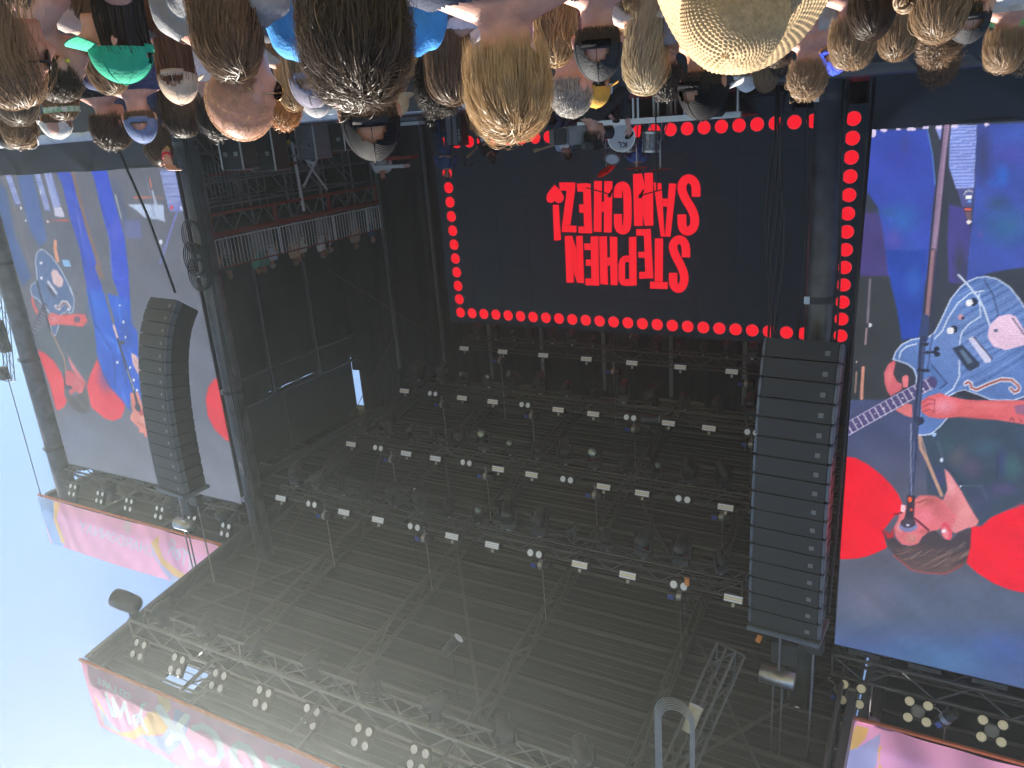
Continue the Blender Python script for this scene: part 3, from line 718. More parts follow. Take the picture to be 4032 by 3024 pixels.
    p.polys(B([(350,660),(420,690),(500,760),(570,870),(600,960),(600,1080),(625,1130),(600,1190),(540,1225),(520,1200),(470,1000)]), (238, 56, 70), 3); p.polys(B([(905,745),(960,870),(1040,1020),(1165,1155),(1160,1220),(1130,1290),(1060,1320),(980,1300),(850,1190),(810,1000),(830,920)]), (238, 58, 72), 3)
    # blue shirt
    p.polys(B([(805,90),(900,100),(1215,190),(1225,420),(1280,480),(1310,900),(1310,1050),(1360,1130),(1360,1185),(1290,1100),(1215,1060),(1210,1225),(1130,1120),(1030,1010),(960,870),(905,700),(880,450)]), (24, 86, 212), 4)
    p.blob(one(B, (900, 260)), (45, 70), (30, 110, 240), 0.8, 1.0); p.blob(one(B, (1180, 500)), (40, 120), (34, 70, 170), 0.8, 1.0); p.blob(one(B, (1000, 900)), (50, 80), (20, 70, 180), 0.7, 1.0)
    folds(p, B, [[(900,430),(960,560),(1040,650)], [(1000,540),(1090,600),(1110,690)], [(1060,690),(1070,860),(1075,1010)], [(920,500),(1000,650)], [(1140,760),(1160,900),(1190,1000)], [(1140,1040),(1180,1150)], [(830,110),(890,430)], [(1090,170),(1130,400)], [(960,870),(1030,1000)], [(1210,640),(1240,760)]], (12, 48, 140), (70, 140, 250), 7, 0.6)
    for q in ((1117,242),(1152,397),(1170,538),(1097,775),(1215,823),(1247,940),(1277,1035)): p.ell(one(B, q), (4, 4), (240, 244, 252))
    p.polys(B([(1225,690),(1260,700),(1310,770),(1320,905),(1280,870),(1240,790)]), (232, 184, 184), 3); folds(p, B, [[(1245,740),(1300,800)], [(1250,780),(1300,860)]], (150, 110, 130), (180, 140, 150), 4, 0.7)
    # singing face
    p.polys(B([(1215,1060),(1290,1050),(1330,1180),(1370,1260),(1400,1380),(1405,1430),(1360,1430),(1290,1380),(1240,1330),(1215,1290),(1240,1230)]), (230, 138, 122), 4); p.blob(one(B, (1330, 1300)), (22, 30), (250, 180, 165), 0.8, 1.0); p.blob(one(B, (1260, 1150)), (16, 34), (196, 96, 84), 0.7, 1.0); p.ell(one(B, (1325, 1245)), (12, 11), (190, 50, 56)); p.stroke(B([(1280,1330),(1340,1370)]), 6, (150, 66, 60), 0.7); p.polys(B([(1290,1400),(1400,1400),(1405,1440),(1385,1470),(1350,1470),(1345,1435),(1300,1425)]), (236, 132, 118), 3); p.ell(one(B, (1230, 1290)), (6, 12), (240, 150, 140))
    p.stroke(B([(950,0),(1060,400)]), 11, (96, 100, 112)); p.stroke(B([(1060,430),(1095,540)]), 8, (235, 190, 180)); p.stroke(B([(1100,560),(1180,820),(1240,1010),(1280,1150)]), 9, (48, 54, 66)); p.stroke(B([(1185,840),(1250,1030)]), 3, (180, 190, 205)); p.ell(one(B, (1285, 1195)), (11, 17), (56, 60, 72), rot=-0.3); p.ell(one(B, (1130, 590)), (14, 9), (52, 58, 72))
    # guitarist
    gb = A([(440,1000),(400,1040),(385,1130),(400,1250),(405,1350),(350,1380),(330,1430),(345,1500),(400,1540)]) + B([(340,170),(480,330),(470,440),(490,520),(520,520),(545,440),(560,330),(620,300),(668,322),(690,260),(690,170),(655,70)]) + A([(790,1500),(730,1350),(650,1200),(560,1080),(480,1010)])
    p.polys(gb, (84, 108, 154), 3)
    for k in range(10): p.stroke(A([(420+k*34, 1600-k*8), (470+k*38, 1330), (500+k*30, 1120)]), 2.2, (62, 84, 130), 0.5*1)
    p.stroke(gb, 3.2, (186, 200, 224), close=True); p.polys(A([(555,1260),(580,1215),(620,1230),(690,1330),(680,1400),(640,1415),(580,1370)]), (226, 192, 196), 3); p.ell(one(A, (447, 1145)), (6, 6), (228, 234, 246)); p.ell(one(A, (452, 1310)), (6, 6), (228, 234, 246)); p.polys(A([(500,1400),(540,1390),(605,1510),(580,1530)]), (66, 72, 92)); p.stroke(A([(525,1355),(615,1480)]), 9, (205, 205, 222))
    p.stroke(B([(520,250),(550,275),(580,215),(615,210),(650,260),(640,280)]), 12, (216, 222, 238)); p.stroke(B([(525,255),(550,270),(585,220),(615,218),(645,262)]), 6, (150, 92, 88))
    p.polys(B([(300,150),(330,250),(360,300),(340,330),(300,240),(290,180)]), (214, 90, 88), 4); p.stroke(B([(295,520),(420,250)]), 22, (66, 64, 84))
    for k in range(9): p.stroke(B([(300+k*15, 480-k*29), (330+k*14, 500-k*29)]), 2.4, (190, 190, 205))
    p.polys(B([(440,350),(480,310),(560,335),(690,325),(790,325),(818,385),(770,445),(690,430),(540,420),(480,435),(450,400)]), (222, 92, 90), 4); p.blob(one(B, (500, 375)), (28, 22), (244, 150, 158), 0.9, 1.0); p.ell(one(B, (720, 375)), (13, 14), (92, 84, 104), 0.85); p.stroke(B([(455,350),(500,345)]), 3, (150, 60, 64)); p.stroke(B([(450,380),(495,378)]), 3, (150, 60, 64))
    p.polys(B([(610,860),(640,845),(690,870),(805,970),(790,1000),(770,1070),(740,1060),(700,1040),(660,1090),(640,1020),(600,960)]), (208, 84, 92), 4); p.polys(B([(630,705),(700,820),(805,965),(740,930),(670,830)]), (226, 118, 124), 3); p.blob(one(B, (720, 960)), (24, 24), (226, 120, 126), 0.7, 1.0); p.polys(B([(610,1040),(660,1080),(700,1110),(740,1060),(805,1000),(840,1180),(830,1240),(760,1255),(690,1210),(630,1130)]), (84, 80, 78), 8)
    folds(p, B, [[(690,1130),(740,1200)], [(720,1110),(790,1200)], [(760,1080),(820,1180)]], (54, 50, 50), (120, 112, 106), 5, 0.6); p.ell(one(B, (755, 1030)), (7, 15), (236, 110, 116), rot=0.3); p.ell(one(B, (640, 1010)), (14, 9), (60, 66, 84)); p.stroke(B([(345,20),(400,230),(470,480)]), 7, (40, 44, 56)); p.stroke(B([(480,490),(600,740),(615,860)]), 5, (166, 128, 100)); p.stroke(B([(595,870),(610,1000)]), 6, (50, 50, 60))
    # half spot cut by the column
    p.polys([cA(*q) for q in [(1090,1040),(1040,1046),(1000,1058),(972,1095),(960,1150),(970,1230),(1000,1290),(1050,1340),(1140,1380)]], (238, 42, 56), 3)
    p.put(np.ones(len(p.X)), (112, 120, 132), 0.12); p.noise(0.05, 3.0); p.grain(0.035)  # flat grey wash paints the hazy veil into the picture
def near_image(p):
    one = lambda C, q: C([q])[0]
    p.put(p.Y < 1570, (54, 58, 70)); p.put(np.clip((p.Y-1560)/25, 0, 1), (70, 78, 116)); p.put(np.clip((p.Y-1700)/300, 0, 1), (92, 94, 112)); p.put(np.clip((p.Y-2200)/150, 0, 1), (86, 98, 124)); p.put(np.clip((p.Y-2420)/130, 0, 1), (72, 96, 150), 0.9)
    p.blob((3700, 2600), (330, 110), (72, 122, 168), 0.6, 1.0); p.blob((3420, 2360), (160, 120), (120, 116, 142), 0.6, 1.0); p.blob((3950, 2560), (170, 90), (66, 90, 160), 0.7, 1.0)
    J, G, Hh = cJ, cG, cH
    p.polys(J([(-40,980),(250,1000),(290,1659),(250,1900),(-60,1900)]), (70, 60, 122), 20)
    p.polys(J([(40,160),(640,148),(700,450),(722,700),(690,1000),(640,1659),(560,1900),(330,1900),(250,1659),(200,1200),(150,950),(20,750)]), (56, 76, 178), 8)
    p.blob(one(J, (400, 1050)), (90, 90), (48, 108, 186), 0.8, 1.0); p.blob(one(J, (300, 1250)), (50, 60), (100, 86, 180), 0.7, 1.0); p.blob(one(J, (500, 1500)), (60, 110), (56, 110, 196), 0.7, 1.0); p.blob(one(J, (350, 500)), (120, 110), (58, 66, 170), 0.7, 1.0); p.blob(one(J, (420, 300)), (26, 60), (74, 72, 140), 0.5, 1.0); p.blob(one(J, (240, 980)), (60, 36), (44, 92, 140), 0.6, 1.0)
    p.polys(J([(1140,100),(1900,80),(1900,1500),(1450,1560),(1250,1600),(1030,1700),(1060,1300),(1090,1100),(1120,700)]), (62, 82, 172), 10); p.blob(one(J, (1200, 400)), (50, 160), (60, 62, 104), 0.9, 1.0); p.blob(one(J, (1450, 1120)), (140, 110), (50, 108, 150), 0.8, 1.0); p.blob(one(J, (1350, 890)), (70, 45), (52, 78, 116), 0.9, 1.0); p.blob(one(J, (1400, 610)), (34, 60), (46, 112, 220), 0.9, 1.0); p.blob(one(J, (1340, 690)), (50, 26), (52, 100, 205), 0.8, 1.0); p.blob(one(J, (1500, 400)), (110, 70), (74, 70, 160), 0.7, 1.0); p.blob(one(J, (1180, 1210)), (14, 18), (110, 88, 180), 0.8, 1.0); p.blob(one(J, (1550, 200)), (80, 60), (66, 96, 190), 0.8, 1.0)
    p.polys(J([(860,900),(1000,940),(1080,1150),(1040,1500),(1000,1700),(860,1700),(840,1300)]), (72, 66, 140), 10); p.blob(one(J, (970, 1500)), (34, 110), (58, 64, 76), 0.9, 1.0)
    p.polys(J([(880,110),(1140,105),(1110,740),(930,745),(855,510)]), (154, 170, 238), 3)
    for k in range(19): p.stroke(J([(850,130+k*33),(1150,126+k*33)]), 4.2, (98, 116, 200), 1.0*0.9) if False else p.put((p.dist(J([(850,130+k*33),(1150,126+k*33)])) < 2.2) & p.inside(J([(880,110),(1140,105),(1110,740),(930,745),(855,510)])), (102, 120, 204), 0.9)
    p.polys(J([(720,130),(795,122),(775,270)]), (140, 152, 225), 2); p.polys(J([(940,745),(1105,740),(1090,930),(990,930)]), (80, 84, 142), 3); p.stroke(J([(1012,805),(1030,775),(1060,765),(1095,780)]), 5, (190, 190, 200)); p.ell(one(J, (1057, 833)), (12, 9), (244, 248, 255)); p.ell(one(J, (1062, 872)), (7, 5), (120, 160, 235)); p.polys(J([(1010,945),(1085,948),(1084,965),(1015,962)]), (226, 98, 82)); p.polys(J([(1018,975),(1085,975),(1084,1060),(1035,1050)]), (112, 86, 102), 2); p.ell(one(J, (1058, 1083)), (10, 8), (250, 236, 240))
    for (x, y, a, b) in ((75,185,20,20),(205,160,14,6),(350,150,9,4),(482,150,17,8),(625,135,12,6),(760,132,15,6),(915,122,14,6),(1235,105,10,6)): p.ell(one(J, (x, y)), (a, b), (222, 208, 246))
    p.stroke(J([(640,150),(690,380),(720,700)]), 5, (92, 142, 212), 0.8, soft=3)
    # lower middle: dark gap, pale sticks
    p.polys(G([(90,180),(470,180),(520,700),(480,1000),(560,1190),(60,1190)]), (54, 58, 62), 10); p.polys(G([(395,-30),(730,-30),(690,480),(660,680),(520,705),(480,450),(430,250)]), (38, 70, 170), 8); p.blob(one(G, (620, 230)), (50, 90), (58, 108, 200), 0.7, 1.0)
    p.stroke(G([(262,210),(240,560)]), 9, (132, 118, 132), 0.9, soft=4); p.ell(one(G, (262, 582)), (7, 7), (206, 210, 222)); p.stroke(G([(232,610),(225,735)]), 9, (146, 124, 132)); p.stroke(G([(205,930),(192,1180)]), 12, (206, 146, 128)); p.stroke(G([(150,965),(140,1130)]), 6, (146, 124, 112)); p.ell(one(G, (153, 880)), (3, 5), (190, 170, 160))
    # red spots
    p.polys(Hh([(85,250),(180,265),(300,330),(430,430),(540,540),(610,640),(650,740),(640,820),(560,850),(450,1000),(490,1165),(420,1200),(300,1250),(180,1275),(20,1280),(-150,1280),(-150,250)]), (246, 14, 44), 3); p.polys(Hh([(1340,955),(1440,950),(1540,860),(1700,790),(1868,730),(2300,620),(2300,1640),(1868,1620),(1700,1580),(1560,1520),(1400,1420),(1290,1320),(1310,1200)]), (248, 14, 44), 3)
    # shirt
    p.polys(Hh([(830,40),(1000,-120),(2300,-400),(2300,600),(1868,700),(1700,780),(1540,850),(1430,940),(1400,900),(1330,780),(1240,600),(1120,400),(1060,370),(1100,560),(1050,680),(980,640),(900,640),(880,450),(900,300)]), (58, 74, 94), 5)
    for (c, r, col) in (((1200,250),(55,65),(96,94,104)), ((1350,360),(60,60),(96,82,116)), ((1650,580),(80,36),(88,76,128)), ((1650,300),(30,80),(58,62,116)), ((1000,470),(34,60),(58,60,118)), ((1420,700),(70,80),(64,68,102)), ((1750,350),(50,70),(62,104,108)), ((1500,150),(90,50),(62,92,112)), ((1100,120),(60,50),(56,86,100)), ((1900,100),(90,70),(60,84,112))): p.blob(one(Hh, c), r, col, 0.85, 1.0)
    folds(p, Hh, [[(1060,300),(1180,450),(1260,540)], [(1250,540),(1440,545),(1500,680)], [(1600,180),(1590,480)], [(1000,100),(1060,300)]], (40, 46, 74), (90, 110, 130), 8, 0.5); p.ell(one(Hh, (1040, 285)), (8, 8), (200, 214, 240)); p.ell(one(Hh, (965, 28)), (8, 8), (160, 190, 235)); p.ell(one(Hh, (1230, 547)), (4, 4), (200, 205, 230))
    p.stroke(Hh([(820,50),(830,160),(900,300),(970,470),(1040,640)]), 13, (190, 150, 132), soft=3); p.stroke(Hh([(840,60),(905,290)]), 4, (220, 180, 160), 0.7)
    # neck, face, ear, hair
    p.polys(Hh([(1070,370),(1120,420),(1240,600),(1330,770),(1415,900),(1380,950),(1300,965),(1180,1020),(1080,960),(1050,700),(1100,580)]), (228, 140, 146), 4); p.blob(one(Hh, (1130, 760)), (36, 70), (200, 106, 112), 0.7, 1.0); p.blob(one(Hh, (1280, 820)), (40, 50), (240, 160, 160), 0.7, 1.0); p.blob(one(Hh, (1140, 560)), (20, 50), (236, 166, 176), 0.8, 1.0)
    p.polys(Hh([(760,690),(820,640),(900,640),(980,650),(1050,690),(1120,780),(1190,850),(1150,960),(1060,940),(1000,990),(940,1000),(850,1050),(800,1130),(720,1145),(640,1130),(580,1060),(560,960),(600,890),(640,740),(700,740)]), (226, 116, 126), 4); p.blob(one(Hh, (920, 690)), (60, 28), (176, 90, 84), 0.8, 1.0); p.blob(one(Hh, (880, 850)), (52, 44), (242, 130, 152), 0.9, 1.0); p.blob(one(Hh, (1010, 800)), (40, 40), (206, 100, 104), 0.6, 1.0); p.blob(one(Hh, (740, 1070)), (34, 28), (226, 164, 152), 0.9, 1.0); p.blob(one(Hh, (860, 1000)), (34, 14), (170, 76, 84), 0.7, 1.0); p.blob(one(Hh, (620, 960)), (16, 30), (236, 190, 190), 0.8, 1.0)
    for k in range(3): p.stroke(Hh([(790,690+k*28),(880,660+k*22)]), 5, (236, 150, 140) if k % 2 == 0 else (150, 76, 72), 0.7, soft=3); p.stroke(Hh([(700+k*30,1040+k*8),(715+k*28,1110)]), 3, (170, 100, 96), 0.7)
    p.stroke(Hh([(770,870),(910,990)]), 8, (92, 34, 52)); 
    p.polys(Hh([(440,980),(500,1160),(600,1280),(740,1380),(900,1410),(1080,1425),(1200,1380),(1290,1310),(1330,1150),(1340,980),(1290,980),(1200,1020),(1140,1095),(1060,1080),(1020,1030),(980,990),(900,1010),(850,1060),(820,1120),(740,1150),(640,1140),(560,1060),(520,1020)]), (70, 62, 70), 6); p.polys(Hh([(440,980),(520,1020),(560,960),(560,1060),(500,1080)]), (210, 40, 50), 5, 0.8)
    rh = np.random.default_rng(4); hin = p.inside(Hh([(440,980),(500,1160),(600,1280),(740,1380),(900,1410),(1080,1425),(1200,1380),(1290,1310),(1330,1150),(1340,980),(1290,980),(1200,1020),(1140,1095),(1060,1080),(1020,1030),(980,990),(900,1010),(850,1060),(820,1120),(740,1150),(640,1140),(560,1060),(520,1020)]))
    p.put(hin*np.clip((p.Y-2130)/100, 0, 1), (104, 84, 82), 0.8)
    for k in range(60):
        a0 = rh.uniform(0, 1); x0, y0 = 520+a0*700, 1170+230*math.sin(a0*2.6)*rh.uniform(0.4, 1.1); L = rh.uniform(90, 240); sl = rh.uniform(-0.75, -0.35)
        p.put(hin*np.clip((rh.uniform(1.2, 2.6)-p.dist(Hh([(x0, y0), (x0+L*0.5, y0+L*0.5*sl+12), (x0+L, y0+L*sl)])))/2+0.5, 0, 1), [(128, 110, 108), (52, 44, 50), (156, 128, 118), (72, 62, 66), (130, 92, 86)][k % 5], 0.55)
    p.stroke(Hh([(560,1240),(740,1390),(900,1420),(1080,1428),(1250,1340)]), 7, (190, 74, 78), 0.6, soft=5)
    p.ell(one(Hh, (1090, 1000)), (21, 36), (226, 84, 104), rot=-0.3); p.ell(one(Hh, (1082, 1015)), (12, 24), (238, 132, 148), rot=-0.3); p.ell(one(Hh, (1062, 998)), (8, 8), (238, 226, 240))
    # guitar
    gb = G([(450,860),(470,800),(520,740),(600,700),(670,688),(740,680),(790,640),(850,520),(920,370),(1000,270),(1060,225),(1130,195),(1210,185),(1300,205),(1400,270),(1480,370),(1530,450),(1760,700),(1760,1100),(1518,1165),(1430,1195),(1250,1190),(1150,1150),(1030,1110),(960,1130),(900,1160),(880,1290),(890,1340),(830,1410),(760,1470),(690,1480),(650,1475),(650,1330),(640,1100),(640,1000),(620,940),(570,900),(500,875)])
    p.polys(gb, (92, 124, 188), 3); ing = p.inside(gb); p.put(ing*np.clip(1-np.hypot((p.X-3800)/260, (p.Y-1330)/200), 0, 1), (118, 146, 204), 0.8); p.put(ing*np.clip(1-np.hypot((p.X-3960)/140, (p.Y-1180)/130), 0, 1), (110, 140, 200), 0.8)
    for k in range(26):
        y0 = 1180-k*38; p.put(ing & (p.dist(G([(980, y0), (1250, y0-150+14*math.sin(k)), (1700, y0-420)])) < (2.6 if k % 3 else 1.6)), (64, 88, 152) if k % 2 else (128, 158, 216), 0.6)
    p.stroke(gb, 5.5, (190, 206, 238), close=True)
    for L in ([(1190,300),(1080,320),(980,400),(900,520),(850,630),(790,690)], [(1150,330),(1165,510),(1070,570),(1010,640),(990,740)], [(990,870),(990,1000),(940,1100),(870,1150)], [(500,850),(510,800),(560,755),(640,735)]): p.stroke(G(L), 5.5, (200, 216, 244))
    p.stroke(G([(980,170),(1050,240),(1140,350),(1190,440),(1240,590)]), 7, (206, 220, 244)); p.stroke(G([(1195,215),(1270,340),(1310,510)]), 5, (46, 58, 96), 0.8); p.ell(one(G, (1110, 392)), (15, 16), (40, 48, 76)); p.ell(one(G, (1070, 398)), (14, 13), (240, 238, 248)); p.ell(one(G, (948, 615)), (14, 15), (40, 48, 76)); p.ell(one(G, (915, 625)), (14, 13), (240, 238, 248)); p.ell(one(G, (1000, 515)), (10, 12), (196, 150, 168)); p.ell(one(G, (1020, 525)), (7, 8), (60, 50, 70))
    p.polys(G([(1225,640),(1240,580),(1310,510),(1400,490),(1450,510),(1518,620),(1620,700),(1500,750),(1370,785),(1270,755),(1225,690)]), (234, 200, 226), 3); p.stroke(G([(1425,525),(1518,655)]), 6, (96, 90, 120)); p.ell(one(G, (1287, 625)), (9, 7), (110, 110, 150))
    p.polys(G([(930,770),(1015,740),(1155,890),(1150,920),(1080,955),(1050,940)]), (50, 60, 84), 3); p.polys(G([(990,790),(1020,780),(1100,880),(1060,900)]), (104, 130, 158), 3, 0.8); p.polys(G([(1060,690),(1100,672),(1250,850),(1245,885),(1200,890)]), (206, 206, 236), 3); p.stroke(G([(1110,680),(1258,858)]), 5, (56, 44, 64)); p.polys(G([(720,930),(770,900),(890,1055),(830,1100)]), (84, 118, 178), 3); p.stroke(G([(760,900),(890,1055),(830,1100)]), 4, (44, 56, 100))
    fh = [(1040,1060),(1060,1045),(1085,1060),(1085,1090),(1130,1108),(1230,1062),(1330,1025),(1420,1030),(1475,1080),(1472,1115),(1440,1128),(1410,1100)]; p.stroke(G(fh), 18, (216, 222, 246)); p.stroke(G(fh), 9, (172, 98, 88)); p.polys(G([(960,1130),(1030,1112),(1150,1155),(1240,1192),(1050,1192)]), (46, 46, 58), 4)
    # hands, neck, arm
    p.polys(G([(455,868),(410,900),(375,970),(380,1050),(400,1120),(430,1160),(520,1110),(520,1060),(480,1040),(450,980),(470,890)]), (210, 102, 114), 4); p.blob(one(G, (420, 1000)), (16, 45), (236, 134, 138), 0.8, 1.0); p.polys(G([(522,1005),(560,985),(577,1010),(570,1090),(530,1090)]), (226, 122, 130), 3); p.polys(G([(465,1275),(560,1220),(604,1230),(606,1335),(555,1322)]), (222, 118, 120), 4)
    p.stroke(G([(60,1432),(400,1240),(760,1050)]), 50, (78, 70, 120)); p.stroke(G([(55,1385),(400,1190),(740,1010)]), 3.5, (170, 166, 200)); p.stroke(G([(70,1488),(420,1290),(770,1095)]), 3.5, (200, 196, 226))
    for k in range(15): x = 90+k*46; y = 1418-(x-90)*0.545; p.stroke(G([(x-22, y-38), (x+26, y+42)]), 4.2, (214, 206, 230)); 
    for k in range(7): x = 150+k*75; p.ell(one(G, (x, 1388-(x-150)*0.56)), (3, 3), (226, 226, 240))
    for k in range(4): p.stroke(G([(60,1405+k*18),(740,1030+k*18)]), 1.2, (136, 126, 170), 0.7)
    p.polys(G([(680,1200),(740,1160),(830,1135),(900,1160),(1040,1190),(1150,1195),(1518,1195),(1760,1195),(1760,1430),(1518,1390),(1300,1355),(1000,1330),(830,1345),(740,1330),(680,1290)]), (222, 102, 108), 4); p.blob(one(G, (860, 1240)), (70, 42), (244, 156, 180), 0.9, 1.0); p.blob(one(G, (1200, 1330)), (130, 16), (190, 76, 84), 0.7, 1.0); p.blob(one(G, (1250, 1235)), (120, 16), (238, 128, 130), 0.7, 1.0)
    for L in ([(690,1215),(730,1180),(780,1190)], [(695,1250),(740,1225),(790,1225)], [(690,1290),(750,1270),(780,1290)], [(790,1190),(785,1300)]): p.stroke(G(L), 4.5, (156, 62, 78), 0.8, soft=3)
    p.polys(G([(1440,1240),(1518,1228),(1600,1300),(1540,1320),(1450,1300)]), (128, 98, 140), 4, 0.75); p.stroke(G([(1400,1360),(1420,1335),(1440,1365)]), 4, (110, 60, 80)); p.stroke(G([(1480,1345),(1500,1370)]), 4, (110, 60, 80))
    # microphone and stand
    p.stroke(J([(835,120),(745,950),(655,1800)]), 33, (56, 54, 76)); p.stroke(J([(838,120),(748,950),(660,1800)]), 22, (140, 116, 146)); p.stroke(J([(848,120),(756,950),(668,1800)]), 5, (170, 146, 172), 0.7)
    p.stroke(G([(775,-20),(725,515)]), 26, (70, 56, 80)); p.stroke(G([(777,-20),(727,515)]), 14, (152, 116, 126)); p.stroke(G([(712,530),(700,690)]), 33, (52, 66, 110)); p.stroke(G([(692,690),(662,1100),(640,1350),(615,1680)]), 24, (46, 54, 86)); p.stroke(G([(700,720),(672,1060),(648,1340),(622,1660)]), 6, (92, 110, 158), 0.7); p.stroke(G([(690,740),(730,735)]), 12, (38, 42, 60)); p.ell(one(G, (805, 775)), (12, 9), (38, 42, 58)); p.ell(one(G, (808, 820)), (12, 10), (38, 42, 58)); p.stroke(G([(720,805),(800,800)]), 10, (38, 42, 58)); p.stroke(G([(655,950),(735,955)]), 12, (38, 42, 60)); p.ell(one(G, (660, 1362)), (21, 17), (44, 50, 76)); p.stroke(G([(808,-20),(800,200),(765,700),(730,940)]), 4, (44, 52, 92), 0.9)
    p.stroke(Hh([(770,-80),(758,300),(735,640)]), 19, (56, 66, 102)); p.stroke(Hh([(735,-80),(730,300),(738,640)]), 4, (166, 172, 206), 0.8); p.stroke(Hh([(765,100),(752,400)]), 4, (120, 134, 180), 0.7)
    p.polys(Hh([(690,640),(775,640),(772,720),(760,860),(782,935),(650,935),(670,850),(690,740)]), (58, 48, 62), 3); p.ell(one(Hh, (722, 680)), (7, 12), (242, 92, 52)); p.ell(one(Hh, (705, 950)), (36, 22), (130, 132, 178)); p.ell(one(Hh, (705, 918)), (31, 19), (72, 62, 78)); p.ell(one(Hh, (700, 938)), (6, 4), (206, 206, 240)); p.ell(one(Hh, (652, 770)), (10, 15), (240, 192, 204)); p.stroke(Hh([(560,830),(640,815)]), 7, (120, 40, 44)); p.ell(one(Hh, (738, 785)), (5, 6), (220, 80, 60))
    p.noise(0.06, 5.0); p.grain(0.04)
sr = thing('video_screen', 'far giant video screen showing two musicians in blue', 'video screen', (20, SY, 0), 'side video screens')
xs = np.arange(16.2, 23.82, 0.034); zs = np.arange(2.18, 10.92, 0.036)
painted('display_face', xs, zs, lambda x, z: SY-0.055+x*0, far_image, (96, 98, 112), M_video, sr)
def screen_case(t, x0, x1):
    slab('cabinet_back', ((x0+x1)/2, SY+0.06, 6.55), (x1-x0+0.06, 0.2, 8.8), M_black, t)
    for k in range(int((x1-x0)/0.95)):
        slab('hang_bracket', (x0+0.5+k*0.95, SY, 11.0), (0.5, 0.10, 0.09), M_steel, t)
screen_case(sr, 16.2, 23.82)
# wrinkled scrim hanging below each screen
def scrim(x0, x1, lab):
    t = thing('screen_skirt', lab, 'drape', ((x0+x1)/2, SY, DZ), 'skirts below the side screens'); xx = x0; i = 0
    while xx < x1-0.1:
        w_ = min(3.2, x1-xx); nx, nz = 40, 12; vs, fs = [], []
        for a in range(nx+1):
            for b in range(nz+1):
                u, w = a/nx, b/nz; f = math.exp(-((u-0.55-0.35*w)**2)*60)+0.8*math.exp(-((u-0.5+0.45*w)**2)*90)
                vs.append((xx-0.06+u*(w_+0.12), SY-0.02-0.015*(i % 2)-0.10*f*w-0.03*math.sin(u*9+i)*w, DZ-0.1+w*(2.19-DZ+0.1)))
        for a in range(nx):
            for b in range(nz):
                k = a*(nz+1)+b; fs.append((k, k+nz+1, k+nz+2, k+1))
        mk('scrim_panel', vs, fs, M_skirt, t, True); xx += w_; i += 1
scrim(16.0, 24.0, 'black scrim stretched below the far video screen'); scrim(-7.2, 1.35, 'creased black scrim stretched below the near video screen')

# ---------------- near video screen (left of the stage)
def cB(x, y): return (3000+x*1.3871, 400+y*1.3871)
sl = thing('video_screen', 'near giant video screen showing a guitarist behind a microphone stand', 'video screen', (-3, SY, 0), 'side video screens')
xs = np.concatenate([np.arange(-6.25, -1.0, 0.12), np.arange(-1.0, 1.385, 0.0145), [1.385]]); zs = np.arange(2.18, 10.92, 0.0158)
painted('display_face', xs, zs, lambda x, z: SY-0.055+x*0, near_image, (70, 84, 130), M_video, sl)
screen_case(sl, -6.25, 1.385)

# ---------------- logo screen at the back of the stage
LY = 21.0
ls = thing('logo_screen', 'wide dark stage screen with red dotted border and red lettering', 'video screen', (8.4, LY, DZ))
M_wall = mat('dark_led_wall', (0.02, 0.026, 0.034), rough=0.75, spec=0.2, var=0.12, scale=0.7, emit=srgb(18, 27, 36), estr=SCREEN_GAIN*0.8)
for i in range(12):
    for j in range(6):
        slab('screen_tile', (2.17+0.512+i*1.024, LY+0.05, 1.96+0.49+j*0.98), (1.0215, 0.1, 0.9775), M_wall, ls)
M_redl = emat('red_pixels', srgb(250, 14, 36), 1.0); M_pinkl = emat('red_pixel_edge', srgb(255, 70, 80), 1.0)
dotm = MB().disc((0, 0, 0), 0.155, 28, M=Euler((RAD(90), 0, 0)).to_matrix().to_4x4()).me('red_dot', M_redl)
rimm = MB().lathe([(0.156, 0), (0.165, 0)], 28, Euler((RAD(90), 0, 0)).to_matrix().to_4x4()).me('red_dot_rim', M_pinkl)
DX = [14.03-0.4403*k for k in range(27)]; DZs = [2.28+0.4368*k for k in range(13)]
for (x, z) in [(x, 2.28) for x in DX] + [(x, DZs[-1]) for x in DX] + [(DX[0], z) for z in DZs[1:-1]] + [(DX[-1], z) for z in DZs[1:-1]]:
    d_ = inst('red_dot', dotm, ls, Matrix.Translation((x, LY-0.008, z))); r_ = bpy.data.objects.new('red_dot_rim', rimm); COL.objects.link(r_); r_.parent = d_
def cC(x, y): return (1600+x*0.7233, 400+y*0.7233)
def strip(pts, w):
    pts = [np.array(p, float) for p in pts]; L, Rr = [], []
    for i, p in enumerate(pts):
        a = pts[max(i-1, 0)]; b = pts[min(i+1, len(pts)-1)]; t = b-a; t /= np.linalg.norm(t); n = np.array([-t[1], t[0]])
        L.append(p+n*w/2); Rr.append(p-n*w/2)
    return [[L[i], L[i+1], Rr[i+1], Rr[i]] for i in range(len(pts)-1)]
def sm(pts, it=2):                                     # corner cutting for the curved letters
    pts = [np.array(p, float) for p in pts]
    for _ in range(it):
        q = [pts[0]]
        for a, b in zip(pts[:-1], pts[1:]): q += [a*0.75+b*0.25, a*0.25+b*0.75]
        q.append(pts[-1]); pts = q
    return pts
